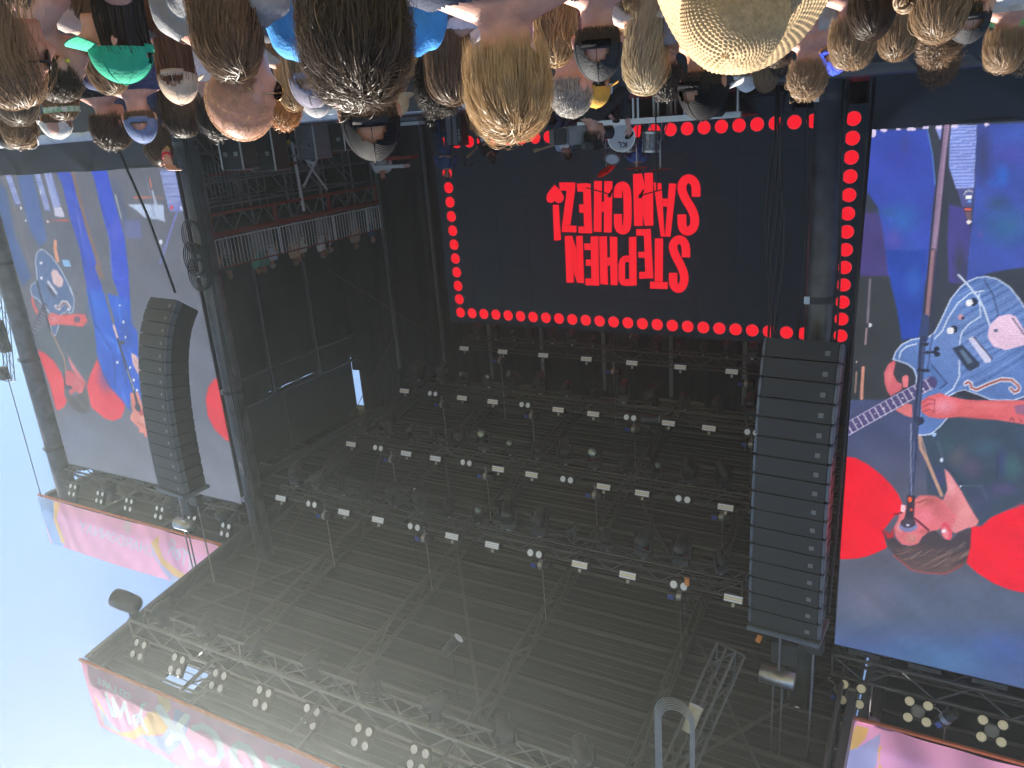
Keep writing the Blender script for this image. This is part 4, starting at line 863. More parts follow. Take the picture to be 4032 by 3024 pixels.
LET = {
 's_first_name': strip(sm([(1522,848),(1522,775),(1488,744),(1452,770),(1452,815),(1512,925),(1514,990),(1484,1026),(1452,1000),(1452,932)]), 46),
 't': [[(1327,980),(1423,983),(1423,1020),(1327,1018)], [(1353,745),(1398,745),(1396,979.5),(1352,979)]],
 'e_first_name': [[(1292,695),(1330,692),(1345,962),(1302,963)], [(1250,695),(1291.5,695),(1293.5,730),(1252,730)], [(1263,818),(1296.5,818),(1297.7,850),(1264,850)], [(1268,927),(1300.4,927),(1301.5,963),(1268,965)]],
 'p': [[(1212,738),(1252,735),(1254,1000),(1214,1003)], [(1155,885),(1163,858),(1178,842),(1190,838),(1191,1003),(1170,998),(1155,975)], [(1191.5,838),(1211.5,838),(1212,874),(1191.5,874)], [(1191.5,966),(1213,966),(1213.5,1003),(1191.5,1003)]],
 'h_first_name': [[(1050,735),(1092,733),(1098,997),(1056,992)], [(1107,735),(1148,737),(1150,1000),(1112,998)], [(1095,848),(1108.5,848),(1110,893),(1096.5,893)]],
 'e_last': [[(1003,735),(1045,733),(1050,1003),(1008,1000)], [(968,772),(1003,772),(1003.7,808),(970,808)], [(977,860),(1005,860),(1005.7,894),(978,894)], [(975,963),(1007,963),(1007.6,1001),(976,1000)]],
 'n_first_name': [[(862,732),(903,730),(912,985),(872,985)], [(925,732),(960,730),(968,988),(930,985)], [(903.5,733),(925,800),(929.5,983),(911.5,930)]],
 's_surname': strip(sm([(1577,518),(1577,445),(1538,412),(1500,440),(1500,500),(1570,610),(1570,680),(1534,712),(1500,690),(1500,614)]), 48),
 'a': [[(1345,440),(1388,445),(1407,735),(1385,735)], [(1430,445),(1470,447),(1438,735),(1408,735)], [(1394,528),(1423,528),(1419,572),(1397.5,572)]],
 'n_surname': [[(1234,395),(1283,391),(1287,677),(1240,677)], [(1297,389),(1342,387),(1345,675),(1298,677)], [(1283.5,393),(1296.5,450),(1297.5,676),(1286.5,612)]],
 'c': strip(sm([(1152,524),(1152,470),(1178,452),(1204,475),(1206,685),(1180,706),(1152,688),(1152,612)]), 44),
 'h_surname': [[(1022,432),(1065,432),(1062,710),(1020,708)], [(1078,432),(1122,434),(1118,712),(1075,712)], [(1064.5,545),(1077.2,545),(1076.3,600),(1063.8,600)]],
 'e_surname': [[(962,443),(1003,447),(1012,718),(968,716)], [(928,447),(961.5,445),(963,490),(932,490)], [(940,560),(964,560),(965,605),(942,605)], [(937,680),(966.7,680),(967.4,717),(937,714)]],
 'z': [[(832,440),(920,440),(918,485),(836,485)], [(873,485.5),(918,485.5),(893,671.5),(848,671.5)], [(848,672),(926,676),(926,712),(846,710)]],
 'exclamation_mark': [[(797,562),(830,562),(842,753),(804,757)], [(807,452),(835,480),(855,510),(858,530),(846,547),(830,553),(814,547),(808,538)], [(807,452),(808,538),(801,547),(785,552),(768,545),(762,525),(768,500),(785,478)]],
}
for nm, polys in LET.items():
    vs, fs = [], []
    for q in polys:
        k = len(vs); vs += [aty(*cC(*p), LY-0.010) for p in q]; fs.append(tuple(range(k, k+len(q))))
    mk('letter', vs, fs, M_redl, ls)

# ---------------- printed pink banners
def cF(x, y): return (300+x*0.5425, 2300+y*0.5425)
GOLD, LAV, PALE, PINK = (238, 200, 146), (184, 196, 240), (222, 234, 244), (244, 186, 222)
def front_print(p):
    Fq = lambda L: [cF(*q) for q in L]
    p.put(np.clip((900-p.X)/600, 0, 1), (224, 160, 196), 0.6)
    p.poly(Fq([(130,800),(190,900),(240,990),(330,1080),(420,1060),(480,1010),(520,930),(610,920),(690,980),(660,1080),(560,1100),(470,1090),(420,1130),(330,1100),(200,1020)]), GOLD)
    p.poly(Fq([(160,880),(240,990),(330,1085),(205,1020)]), LAV); p.poly(Fq([(470,1095),(620,1105),(700,1000),(720,900),(830,960),(800,1080),(760,1160),(680,1240),(520,1150)]), LAV)
    p.poly(Fq([(575,770),(670,800),(690,900),(640,960),(600,900)]), GOLD)
    letters(p, 'CELLARS', cF(395, 838), (-19.0, -9.5), (-4, -24), 5, PALE, 0.7)
    p.stroke(Fq([(480,875),(465,960),(495,1040),(515,1070)]), 12, PALE); p.stroke(Fq([(500,870),(470,885)]), 10, PALE)
    p.stroke(Fq([(455,1000),(425,1010),(415,960),(450,945),(440,1030)]), 10, PALE); p.stroke(Fq([(390,1010),(350,860),(320,960),(265,830),(285,960)]), 13, PALE); p.stroke(Fq([(215,795),(265,955)]), 12, PALE)
    for q in ([(600,900),(690,1030),(730,1110)], [(800,965),(740,1040),(670,1150)], [(745,1060),(800,1160),(840,1250)]): p.stroke(Fq(q), 30, PALE)
    p.stroke(Fq([(855,1045),(920,1035),(990,1080),(1040,1160),(1050,1240),(1020,1290),(960,1285),(905,1225)]), 28, PALE)
    p.stroke(Fq([(1140,1200),(1180,1165),(1250,1200),(1310,1290),(1330,1360),(1290,1400),(1220,1390),(1150,1290)]), 30, PALE, close=True)
    for q in ([(1400,1270),(1520,1400)], [(1480,1290),(1600,1340)]): p.stroke(Fq(q), 30, PALE)
    p.ell(cF(970,945), (24, 16), (226, 184, 206)); p.noise(0.05, 2.0)
fb = thing('roof_banner', 'long pink printed banner along the front edge of the main roof', 'banner', (8.6, 7.9, 12.3), 'pink printed banners')
xs = np.concatenate([np.arange(1.0, 7.5, 0.1), np.arange(7.5, 16.2, 0.022)]); zs = np.linspace(12.28, 14.08, 80)
painted('printed_cloth', xs, zs, lambda x, z: 7.9+0.035*np.sin(x*2.3+np.sin(x*0.9)*2)*(0.3+(14.1-z)*0)+0.007*np.sin(x*9+z*3+np.sin(x*1.7)*3), front_print, PINK, M_print, fb)
M_trim = mat('orange_trim', (0.75, 0.22, 0.10), rough=0.6)
MB().box((8.6, 7.9, 12.255), (15.15, 0.05, 0.05)).go('hem', M_trim, fb)
def cW(x, y): return (x*0.4973, 1700+y*0.4973)
def far_print(p):
    W = lambda L: [cW(*q) for q in L]
    p.poly(W([(280,500),(425,545),(430,700),(510,900),(430,930)]), (150, 184, 236)); p.poly(W([(425,550),(475,562),(448,690),(515,880),(490,880),(425,700)]), GOLD)
    p.poly(W([(1195,880),(1260,820),(1258,900),(1290,1000),(1400,1090),(1520,1165),(1610,1195),(1690,1150),(1745,1130),(1740,1210),(1660,1300),(1580,1270),(1400,1160),(1280,1050)]), GOLD)
    p.poly(W([(1190,885),(1215,950),(1270,1045),(1360,1130),(1500,1200),(1590,1280),(1480,1260),(1380,1210),(1290,1100),(1215,980)]), LAV)
    p.poly(W([(1720,900),(1760,910),(1790,1010),(1850,1140),(1800,1130),(1740,1010)]), GOLD); p.poly(W([(1735,1000),(1800,1120),(1830,1150),(1760,1200),(1740,1100)]), LAV)
    letters(p, 'CHARDONNAY', cW(1215, 985), (-30.0, -10.3), (4, -36), 4.5, (200, 206, 226), 0.72)
    letters(p, 'BuTTeR'.replace('u', 'U'), cW(1615, 1190), (-24.0, -20.0), (6, -56), 6, (206, 212, 232), 0.8)
    p.poly(W([(970,740),(1000,700),(1045,715),(1020,820),(985,780)]), (222, 196, 214)); p.noise(0.05, 2.0)
rb = thing('wing_banner', 'pink printed banner on the far wing roof', 'banner', (21, 12.55, 12.1), 'pink printed banners')
painted('printed_cloth', np.arange(16.15, 25.4, 0.028), np.linspace(12.12, 13.85, 64), lambda x, z: 12.55+0.02*np.sin(x*1.9+np.sin(x*.7)*2)+0.006*np.sin(x*5+z*2+np.sin(x*1.3)*3), far_print, (238, 178, 216), M_print, rb)
MB().box((20.8, 12.6, 12.09), (9.2, 0.05, 0.05)).go('hem', M_trim, rb)
def cN(x, y): return (3200+x*0.4365, 2300+y*0.4365)
def near_print(p):
    N = lambda L: [cN(*q) for q in L]
    p.poly(N([(100,1495),(300,1505),(420,1470),(560,1380),(612,1350),(565,1659),(600,1900),(100,1900)]), (176, 176, 226))
    p.poly(N([(100,1410),(200,1440),(290,1465),(340,1400),(390,1270),(505,1305),(480,1385),(400,1480),(300,1505),(100,1500)]), (232, 188, 120))
    p.poly(N([(588,1490),(622,1450),(600,1600),(645,1700),(600,1700)]), (232, 188, 120)); p.noise(0.04, 2.0)
lb = thing('wing_banner', 'pink printed banner on the near wing roof', 'banner', (-3, 12.55, 12.1), 'pink printed banners')
painted('printed_cloth', np.concatenate([np.arange(-8.4, -2, 0.1), np.arange(-2, 1.34, 0.02)]), np.linspace(12.12, 13.85, 84), lambda x, z: 12.55+0.03*np.sin(x*1.7)+0.012*np.sin(x*6+z*2), near_print, (238, 170, 216), M_print, lb)
MB().box((-3.5, 12.6, 12.09), (9.6, 0.05, 0.05)).go('hem', M_trim, lb)
# ================================================================== people
def skin_mat(name, c, sss=0.25): return mat(name, c, rough=0.5, var=0.10, scale=25, sss=sss, bump=0.08, bscale=180)
SK = {'fair': skin_mat('skin_fair', (0.60, 0.34, 0.25)), 'pink': skin_mat('skin_pink', (0.62, 0.33, 0.25)), 'tan': skin_mat('skin_tan', (0.45, 0.23, 0.14)), 'brown': skin_mat('skin_brown', (0.25, 0.12, 0.07))}
M_eye = mat('eye_white', (0.7, 0.68, 0.66), rough=0.15, var=0.03); M_iris = mat('eye_iris', (0.05, 0.035, 0.025), rough=0.1)
M_lens = mat('sunglass_lens', (0.02, 0.018, 0.02), rough=0.05, var=0.1); M_gold = mat('gold_wire', (0.7, 0.5, 0.2), rough=0.25, metal=1.0)

def hair_mat(name, c, tip=None, rough=0.42):
    m = bpy.data.materials.new(name); m.use_nodes = True; n, l = m.node_tree.nodes, m.node_tree.links
    p = n['Principled BSDF']; at = n.new('ShaderNodeAttribute'); at.attribute_name = 'strand'
    sp = n.new('ShaderNodeSeparateColor'); l.new(at.outputs['Color'], sp.inputs[0])
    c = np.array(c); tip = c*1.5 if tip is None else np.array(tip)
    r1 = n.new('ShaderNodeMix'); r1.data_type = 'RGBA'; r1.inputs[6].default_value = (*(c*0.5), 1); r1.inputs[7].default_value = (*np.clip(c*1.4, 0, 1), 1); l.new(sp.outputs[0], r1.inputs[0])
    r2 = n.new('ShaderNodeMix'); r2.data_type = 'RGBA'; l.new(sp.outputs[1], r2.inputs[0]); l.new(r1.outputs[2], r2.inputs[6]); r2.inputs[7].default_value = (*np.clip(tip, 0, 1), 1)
    l.new(r2.outputs[2], p.inputs['Base Color']); p.inputs['Roughness'].default_value = rough; p.inputs['Specular IOR Level'].default_value = 0.35
    t = n.new('ShaderNodeBsdfTranslucent'); l.new(r2.outputs[2], t.inputs['Color']); ms = n.new('ShaderNodeMixShader'); ms.inputs[0].default_value = 0.3
    l.new(p.outputs[0], ms.inputs[1]); l.new(t.outputs[0], ms.inputs[2]); l.new(ms.outputs[0], n['Material Output'].inputs['Surface'])
    return m
HM = {'black': hair_mat('hair_black', (0.032, 0.025, 0.020), (0.08, 0.06, 0.048)), 'dark': hair_mat('hair_dark_brown', (0.075, 0.05, 0.034), (0.17, 0.115, 0.075)),
      'brown': hair_mat('hair_brown', (0.16, 0.10, 0.06), (0.33, 0.21, 0.12)), 'light': hair_mat('hair_light_brown', (0.30, 0.195, 0.115), (0.5, 0.35, 0.21)),
      'blond': hair_mat('hair_blond', (0.46, 0.29, 0.14), (0.68, 0.48, 0.26)), 'pale': hair_mat('hair_pale_blond', (0.58, 0.46, 0.29), (0.8, 0.66, 0.44)),
      'auburn': hair_mat('hair_auburn', (0.20, 0.085, 0.045), (0.38, 0.18, 0.09)), 'ginger': hair_mat('hair_ginger', (0.45, 0.19, 0.06), (0.65, 0.33, 0.12)),
      'grey': hair_mat('hair_grey', (0.40, 0.37, 0.34), (0.6, 0.56, 0.51)), 'ash': hair_mat('hair_ash', (0.22, 0.17, 0.125), (0.42, 0.35, 0.26)),
      'stub': hair_mat('hair_stubble', (0.6, 0.38, 0.24), (0.78, 0.55, 0.34), 0.5)}


# ---- body: one remeshed skin from overlapping volumes -------------------------------------------
def ico(bm, c, r, R=None, sub=3):
    M = Matrix.Translation(c) @ (R.to_4x4() if R is not None else Matrix.Identity(4)) @ Matrix.Diagonal((*(r if hasattr(r, '__len__') else (r, r, r)), 1))
    bmesh.ops.create_icosphere(bm, subdivisions=sub, radius=1.0, matrix=M)
def limb(bm, pts, rs):
    for (a, ra), (b, rb) in zip(list(zip(pts, rs))[:-1], list(zip(pts, rs))[1:]):
        a, b = Vector(a), Vector(b); n = max(2, int((b-a).length/0.03))
        d = b-a; M = Matrix.Translation((a+b)/2) @ d.to_track_quat('Z', 'Y').to_matrix().to_4x4()
        bmesh.ops.create_cone(bm, cap_ends=True, segments=16, radius1=ra, radius2=rb, depth=d.length, matrix=M)
        ico(bm, a, ra, sub=2); ico(bm, b, rb, sub=2)
DEFPOSE = {'pelvis': (0, 0, 0.95), 'chest': (0, 0, 1.27), 'neck': (0, -0.02, 1.46), 'head': (0, 0, 1.635), 'pitch': 0.0,
           'sh': 0.185, 'el': [(-0.235, -0.03, 1.10), (0.235, -0.03, 1.10)], 'wr': [(-0.235, 0.05, 0.87), (0.235, 0.05, 0.87)],
           'kn': [(-0.10, 0.02, 0.50), (0.10, 0.02, 0.50)], 'an': [(-0.11, -0.02, 0.09), (0.11, -0.02, 0.09)], 'girl': False}
def body_mesh(name, pose=None, vox=0.009, head=True):
    P = dict(DEFPOSE); P.update(pose or {})
    bm = bmesh.new(); V = Vector
    hd = V(P['head']); RH = Euler((P['pitch'], 0, P.get('turn', 0.0))).to_matrix()
    H = lambda x, y, z: hd + RH @ V((x, y, z))
    g = P['girl']; q = 0.94 if g else 1.0
    ico(bm, H(0, -0.012, 0.012), (0.077*q, 0.099*q, 0.103*q), RH)                     # skull
    ico(bm, H(0, 0.03, -0.04), (0.062*q, 0.072*q, 0.085*q), RH)                     # face
    ico(bm, H(0, 0.052, -0.095), (0.042*q, 0.045*q, 0.032*q), RH)                   # jaw
    ico(bm, H(0, 0.088, -0.108), (0.020, 0.018, 0.018), RH)                        # chin
    limb(bm, [H(0, 0.094, 0.0), H(0, 0.117, -0.042)], [0.010, 0.014]); ico(bm, H(0.011, 0.104, -0.046), 0.009, sub=2); ico(bm, H(-0.011, 0.104, -0.046), 0.009, sub=2)
    ico(bm, H(0, 0.094, -0.072), (0.022, 0.013, 0.008), RH, 2); ico(bm, H(0, 0.092, -0.083), (0.019, 0.013, 0.008), RH, 2)
    ico(bm, H(0, 0.084, 0.018), (0.045, 0.012, 0.010), RH, 2)
    for s in (-1, 1):
        RE = RH @ Euler((RAD(-12), 0, RAD(24*s))).to_matrix()
        ico(bm, H(s*0.083*q, -0.012, -0.012), (0.010, 0.021, 0.033), RE, 2); ico(bm, H(s*0.079*q, -0.006, -0.034), (0.009, 0.012, 0.015), RH, 2)
        ico(bm, H(s*0.030, 0.082, -0.038), (0.022, 0.016, 0.018), RH, 2)             # cheeks
    nk, ch, pv = V(P['neck']), V(P['chest']), V(P['pelvis'])
    limb(bm, [H(0, -0.022, -0.05), nk + V((0, -0.012, 0.0))], [0.054*q, 0.060*q])
    up = (nk-pv).normalized(); side = V((1, 0, 0)); RT = Matrix.Identity(3)
    zq = up; xq = side; yq = zq.cross(xq).normalized(); xq = yq.cross(zq).normalized()
    RT = Matrix((xq, yq, zq)).transposed()
    T = lambda x, y, z: nk + RT @ V((x, y, z-1.46))
    sh = P['sh']*(0.9 if g else 1.0)
    for s in (-1, 1): limb(bm, [T(s*0.03, -0.03, 1.47), T(s*sh*0.86, -0.02, 1.415)], [0.055, 0.052])
    ico(bm, T(0, 0.0, 1.29), (0.165*q, 0.108, 0.175), RT); ico(bm, T(0, -0.02, 1.38), (0.165*q, 0.085, 0.085), RT)
    ico(bm, T(0, 0.005, 1.12), (0.138*q, 0.098, 0.16), RT); ico(bm, pv, (0.165, 0.115, 0.13))
    if g:
        for s in (-1, 1): ico(bm, T(s*0.07, 0.085, 1.25), 0.06)
    for i, s in enumerate((-1, 1)):
        S = T(s*sh, -0.012, 1.40); el, wr = V(P['el'][i]), V(P['wr'][i])
        limb(bm, [S, S.lerp(el, 0.5), el, el.lerp(wr, 0.35), wr], [0.058*q, 0.048*q, 0.039*q, 0.040*q, 0.026])
        f = (wr-el).normalized(); pal = wr + f*0.05; ax = f.cross(V((0, 0, 1)) if abs(f.z) < 0.8 else V((1, 0, 0))).normalized(); nn = f.cross(ax)
        RP = Matrix((ax, nn, f)).transposed(); ico(bm, pal, (0.040, 0.017, 0.052), RP, 2)
        for k, (o, L) in enumerate(((-0.030, 0.058), (-0.010, 0.072), (0.010, 0.07), (0.030, 0.055))):
            b = pal + ax*o + f*0.035; limb(bm, [b, b+f*L*0.55+nn*0.012*s, b+f*L*0.85+nn*0.032*s], [0.0095, 0.009, 0.008])
        b = pal - ax*0.03*1 - f*0.02; limb(bm, [b, b-ax*0.03+f*0.03+nn*0.012*s, b-ax*0.036+f*0.055+nn*0.022*s], [0.012, 0.011, 0.009])
        kn, an = V(P['kn'][i]), V(P['an'][i]); hp = pv + V((s*0.09, 0, -0.04))
        limb(bm, [hp, hp.lerp(kn, 0.5), kn, kn.lerp(an, 0.3), an], [0.088, 0.075, 0.056, 0.056, 0.038])
        ico(bm, an + V((0, 0.055, -0.045)), (0.042, 0.12, 0.038))
    me = bpy.data.meshes.new(name); bm.to_mesh(me); bm.free()
    o = bpy.data.objects.new('tmp', me); COL.objects.link(o)
    r = o.modifiers.new('r', 'REMESH'); r.mode = 'VOXEL'; r.voxel_size = vox
    s = o.modifiers.new('s', 'SMOOTH'); s.factor = 0.5; s.iterations = 4
    dg = bpy.context.evaluated_depsgraph_get(); dg.update()
    out = bpy.data.meshes.new_from_object(o.evaluated_get(dg)); out.name = name
    bpy.data.objects.remove(o); bpy.data.meshes.remove(me)
    out.polygons.foreach_set('use_smooth', np.ones(len(out.polygons), bool))
    out.materials.clear(); out.materials.append(SK['fair'])
    return out
def mesh_np(me):
    v = np.empty(len(me.vertices)*3, np.float32); me.vertices.foreach_get('co', v); v = v.reshape(-1, 3)
    n = np.empty(len(me.vertices)*3, np.float32); me.vertices.foreach_get('normal', n); n = n.reshape(-1, 3)
    k = np.empty(len(me.polygons)*4, np.int32) if all(p.loop_total == 4 for p in me.polygons) else None
    if k is None: raise ValueError('not quads')
    me.polygons.foreach_get('vertices', k); return v, n, k.reshape(-1, 4)
def shell(name, me, mask, off, wr=0.006, seed=0, m=None):
    v, n, f = mesh_np(me); keep = mask(v); ff = f[keep[f].all(1)]
    used = np.unique(ff); mp = np.full(len(v), -1); mp[used] = np.arange(len(used))
    x, y, z = v[used].T; s = seed*1.7
    w = wr*(np.sin(x*31+z*17+s)+np.sin(z*43-x*13+s*2)+0.7*np.sin(y*39+z*23+s*3)+0.8*np.sin((x+z)*71+s))
    return mk(name, (v[used] + n[used]*(off+w)[:, None]).astype(np.float32), mp[ff], m, None, True, link=False)
def tee(sleeve=1.16, neck=1.462, hem=0.86):
    def f(v):
        x, y, z = v.T; nk = neck + np.clip(-y, 0, 0.05)*0.25 - np.clip(y, 0, 0.1)*0.7 - (np.abs(x) < 0.075)*0.0
        return (z < nk) & (z > hem) & ~((np.abs(x) > 0.19) & (z < sleeve))
    return f
def tank(v):
    x, y, z = v.T; return (z < 1.44-np.abs(np.abs(x)-0.1)*0.4) & (z > 0.86) & (np.abs(x) < 0.152) & ~((z > 1.36) & (np.abs(x) < 0.06))
def pants(v):
    x, y, z = v.T; return (z < 0.97) & (z > 0.10) & (np.abs(x) < 0.195)
BODY = {'man': body_mesh('body_man'), 'woman': body_mesh('body_woman', {'girl': True})}
SHIRT = {}
for k in BODY:
    for i in range(3): SHIRT[k, 'tee', i] = shell('shirt', BODY[k], tee(), 0.011, 0.0022, i)
    SHIRT[k, 'tank', 0] = shell('shirt', BODY[k], tank, 0.008, 0.0015, 3); SHIRT[k, 'pants', 0] = shell('trousers', BODY[k], pants, 0.010, 0.002, 5)
def with_mat(o, m):
    if not o.data.materials: o.data.materials.append(m)
    o.material_slots[0].link = 'OBJECT'; o.material_slots[0].material = m; return o

# ---- hair ----------------------------------------------------------------------------------------
HC = np.array([0.0, -0.012, 1.647]); HR = np.array([0.080, 0.102, 0.106])
def hair(style, seed, N, S=10, length=0.06, wid=0.0022, curl=0.0, cf=14, lift=0.012, messy=0.25, part=0.0, low=-0.62, volume=1.0, cmax=None, sweep=(0, 0, 0), front=1.35, clump=0.6):
    rng = np.random.default_rng(seed)
    d = rng.normal(size=(N*4, 3)); d /= np.linalg.norm(d, axis=1)[:, None]
    ok = d[:, 2] > low + front*np.clip(d[:, 1]+0.10, 0, 1)
    if cmax is not None: ok &= d[:, 2] < cmax
    d = d[ok][:N]; N = len(d)
    # clumps share direction noise
    K = max(12, N//14); cen = d[rng.integers(0, N, K)]; idx = np.argmax(d@cen.T, 1) if N*K < 6e6 else rng.integers(0, K, N)
    cn = rng.normal(size=(K, 3))[idx]; ind = rng.normal(size=(N, 3)); nv = clump*cn + (1-clump)*ind
    cr = np.array([part*0.3, -0.42, 0.9]); cr /= np.linalg.norm(cr)
    crv = cr[None] + (0.30*cn + 0.10*ind)*(1 if S > 3 else 0); crv /= np.linalg.norm(crv, axis=1)[:, None]
    L = length*rng.uniform(0.75, 1.12, N)*(1+0.12*cn[:, 0])
    if length < 0.2 and S > 3: L = L*np.clip(0.55+0.9*(d[:, 2]+0.35), 0.3, 1.0)
    fly = rng.random(N) < 0.022
    L = np.where(fly, L*1.15, L); nv = np.where(fly[:, None], ind*1.2, nv)
    step = (L/(S-1))[:, None]
    r0 = 1.0 + rng.uniform(0.0, 0.10, N)*volume
    p = HC + d*HR*r0[:, None]; pts = [p.copy()]; nor = [d.copy()]
    vel = np.zeros((N, 3)); ph = rng.uniform(0, 6.28, N); acc = np.zeros(N)
    lf = lift*volume*rng.uniform(0.4, 1.4, N)*(1+0.4*cn[:, 1]); lf = np.where(fly, lf*1.9, lf)
    for s in range(1, S):
        u = s/(S-1)
        e = (p-HC)/HR; rad = np.linalg.norm(e, axis=1); nrm = e/HR; nrm /= np.linalg.norm(nrm, axis=1)[:, None]
        on = np.clip((e[:, 2]/np.maximum(rad, 1e-6) + 0.25)*4, 0, 1)[:, None]         # still lying on the skull
        flow = -(crv - nrm*np.einsum('ij,ij->i', nrm, crv)[:, None]); flow /= np.maximum(np.linalg.norm(flow, axis=1), 1e-3)[:, None]
        tang = flow + 0.45*np.cross(nrm, flow)*np.clip(np.einsum('ij,ij->i', nrm, crv)-0.3, 0, 1)[:, None]*1.6 + messy*nv + np.array(sweep) + np.array([0, 0, -0.35])
        tang -= nrm*np.einsum('ij,ij->i', tang, nrm)[:, None]
        fall = np.array([0, -0.02, -1.0]) + 0.10*messy*nv
        dirv = on*tang/np.maximum(np.linalg.norm(tang, axis=1), 1e-3)[:, None] + (1-on)*fall
        vel = 0.55*vel + 0.45*dirv if s > 1 else dirv; vel /= np.maximum(np.linalg.norm(vel, axis=1), 1e-6)[:, None]
        p = p + vel*step
        e = (p-HC)/HR; rad = np.linalg.norm(e, axis=1); want = r0 + lf*8*np.sin(min(1, u*1.6)*1.57)
        fix = np.where(on[:, 0] > 0.02, want/np.maximum(rad, 1e-6), np.maximum(1.0, want*0.98/np.maximum(rad, 1e-6)))
        p = HC + e*fix[:, None]*HR
        # keep clear of neck, shoulders and back
        b = p[:, 2] < 1.47
        q = np.hypot(p[:, 0]/0.20, (p[:, 1]+0.01)/0.125); push = np.maximum(1.0, 1.0/np.maximum(q, 1e-3))
        w = np.clip((1.47-p[:, 2])/0.06, 0, 1)*b; f2 = 1+(push-1)*w
        p[:, 0] *= 1+(f2-1)*0.25; p[:, 1] = (p[:, 1]+0.01)*f2-0.01
        pts.append(p.copy()); nor.append(nrm)
    A = np.stack(pts, 1); Nn = np.stack(nor, 1)
    if curl:
        ax = np.cross(np.gradient(A, axis=1), Nn); ax /= np.maximum(np.linalg.norm(ax, axis=2), 1e-6)[:, :, None]
        u = np.linspace(0, 1, S)[None, :]; sarc = u*L[:, None]
        amp = curl*np.clip(u*3, 0, 1)
        A = A + ax*(amp*np.sin(sarc*cf*6.28+ph[:, None]))[:, :, None] + Nn*(amp*np.cos(sarc*cf*6.28+ph[:, None]))[:, :, None]
    T = np.gradient(A, axis=1); B = np.cross(T, Nn); B /= np.maximum(np.linalg.norm(B, axis=2), 1e-6)[:, :, None]
    tw = rng.normal(0, 0.45, N)[:, None, None]; B = B*np.cos(tw) + Nn*np.sin(tw)
    u = np.linspace(0, 1, S)[None, :, None]; wv = wid*rng.uniform(0.6, 1.3, N)[:, None, None]*(1-0.75*u**3)
    V = np.stack([A-B*wv/2, A+B*wv/2], 2).reshape(-1, 3)
    i0 = (np.arange(N)[:, None]*S + np.arange(S-1)[None, :]).ravel()*2
    F = np.stack([i0, i0+1, i0+3, i0+2], 1)
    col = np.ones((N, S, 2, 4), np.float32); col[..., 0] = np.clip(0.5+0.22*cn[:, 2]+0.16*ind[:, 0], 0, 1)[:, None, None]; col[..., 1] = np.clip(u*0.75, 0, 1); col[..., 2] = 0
    # dark scalp under the strands
    n1, n2 = 26, 30; th = np.linspace(0.02, 2.3, n1); fi = np.linspace(0, 2*np.pi, n2, endpoint=False)
    tt, ff = np.meshgrid(th, fi, indexing='ij'); dd = np.stack([np.sin(tt)*np.cos(ff), np.sin(tt)*np.sin(ff), np.cos(tt)], 2).reshape(-1, 3)
    keep = dd[:, 2] > low + 0.04 + front*np.clip(dd[:, 1]+0.10, 0, 1)
    if cmax is not None: keep &= dd[:, 2] < cmax
    sv = HC + dd*HR*1.005
    a = (np.arange(n1-1)[:, None]*n2 + np.arange(n2)[None, :]).ravel(); bq = (np.arange(n1-1)[:, None]*n2 + (np.arange(n2)[None, :]+1) % n2).ravel()
    sf = np.stack([a, a+n2, bq+n2, bq], 1); sf = sf[keep[sf].all(1)]
    if style == 'stub': sf = sf[:0]
    V2 = np.concatenate([V, sv]); F2 = np.concatenate([F, sf+len(V)])
    c2 = np.concatenate([col.reshape(-1, 4), np.tile(np.array([[0.15, 0, 0, 1]], np.float32), (len(sv), 1))])
    me = mk('hair', V2, F2, None, None, True, link=False)
    ca = me.color_attributes.new('strand', 'FLOAT_COLOR', 'POINT'); ca.data.foreach_set('color', c2.astype(np.float32).ravel())
    return me
STYLE = {  # near versions get more strands
    'short':  dict(length=0.055, lift=0.010, messy=0.5, wid=0.0026, low=-0.45),
    'crop':   dict(length=0.022, lift=0.008, messy=0.4, wid=0.0022, low=-0.5, volume=0.6),
    'wavy':   dict(length=0.085, lift=0.016, messy=0.8, wid=0.003, low=-0.5, curl=0.006, cf=18),
    'curly':  dict(length=0.13, lift=0.030, messy=1.0, wid=0.003, low=-0.5, curl=0.011, cf=30, S=18),
    'long':   dict(length=0.52, lift=0.010, messy=0.28, wid=0.0042, S=18, low=-0.55, clump=0.7),
    'longw':  dict(length=0.50, lift=0.012, messy=0.45, wid=0.0045, S=20, low=-0.55, curl=0.010, cf=7, clump=0.75),
    'bob':    dict(length=0.24, lift=0.014, messy=0.35, wid=0.0034, S=13, low=-0.55),
    'mop':    dict(length=0.105, lift=0.016, messy=0.4, wid=0.003, S=12, low=-0.36),
    'nape':   dict(length=0.03, lift=0.004, messy=0.4, wid=0.0022, low=-0.55, cmax=0.05, volume=0.5),
    'napelong': dict(length=0.42, lift=0.006, messy=0.3, wid=0.0042, S=16, low=-0.55, cmax=0.12, clump=0.7),
    'stub':   dict(length=0.007, lift=0.006, messy=1.2, wid=0.0018, S=3, low=-0.5, volume=0.12),
    'longback': dict(length=0.46, lift=0.010, messy=0.35, wid=0.0042, S=18, low=-0.5, curl=0.008, cf=7, clump=0.75, sweep=(0, -0.9, 0.1), front=2.3),
    'tied':   dict(length=0.16, lift=0.003, messy=0.15, wid=0.003, S=12, low=-0.5),
}
_hc = {}
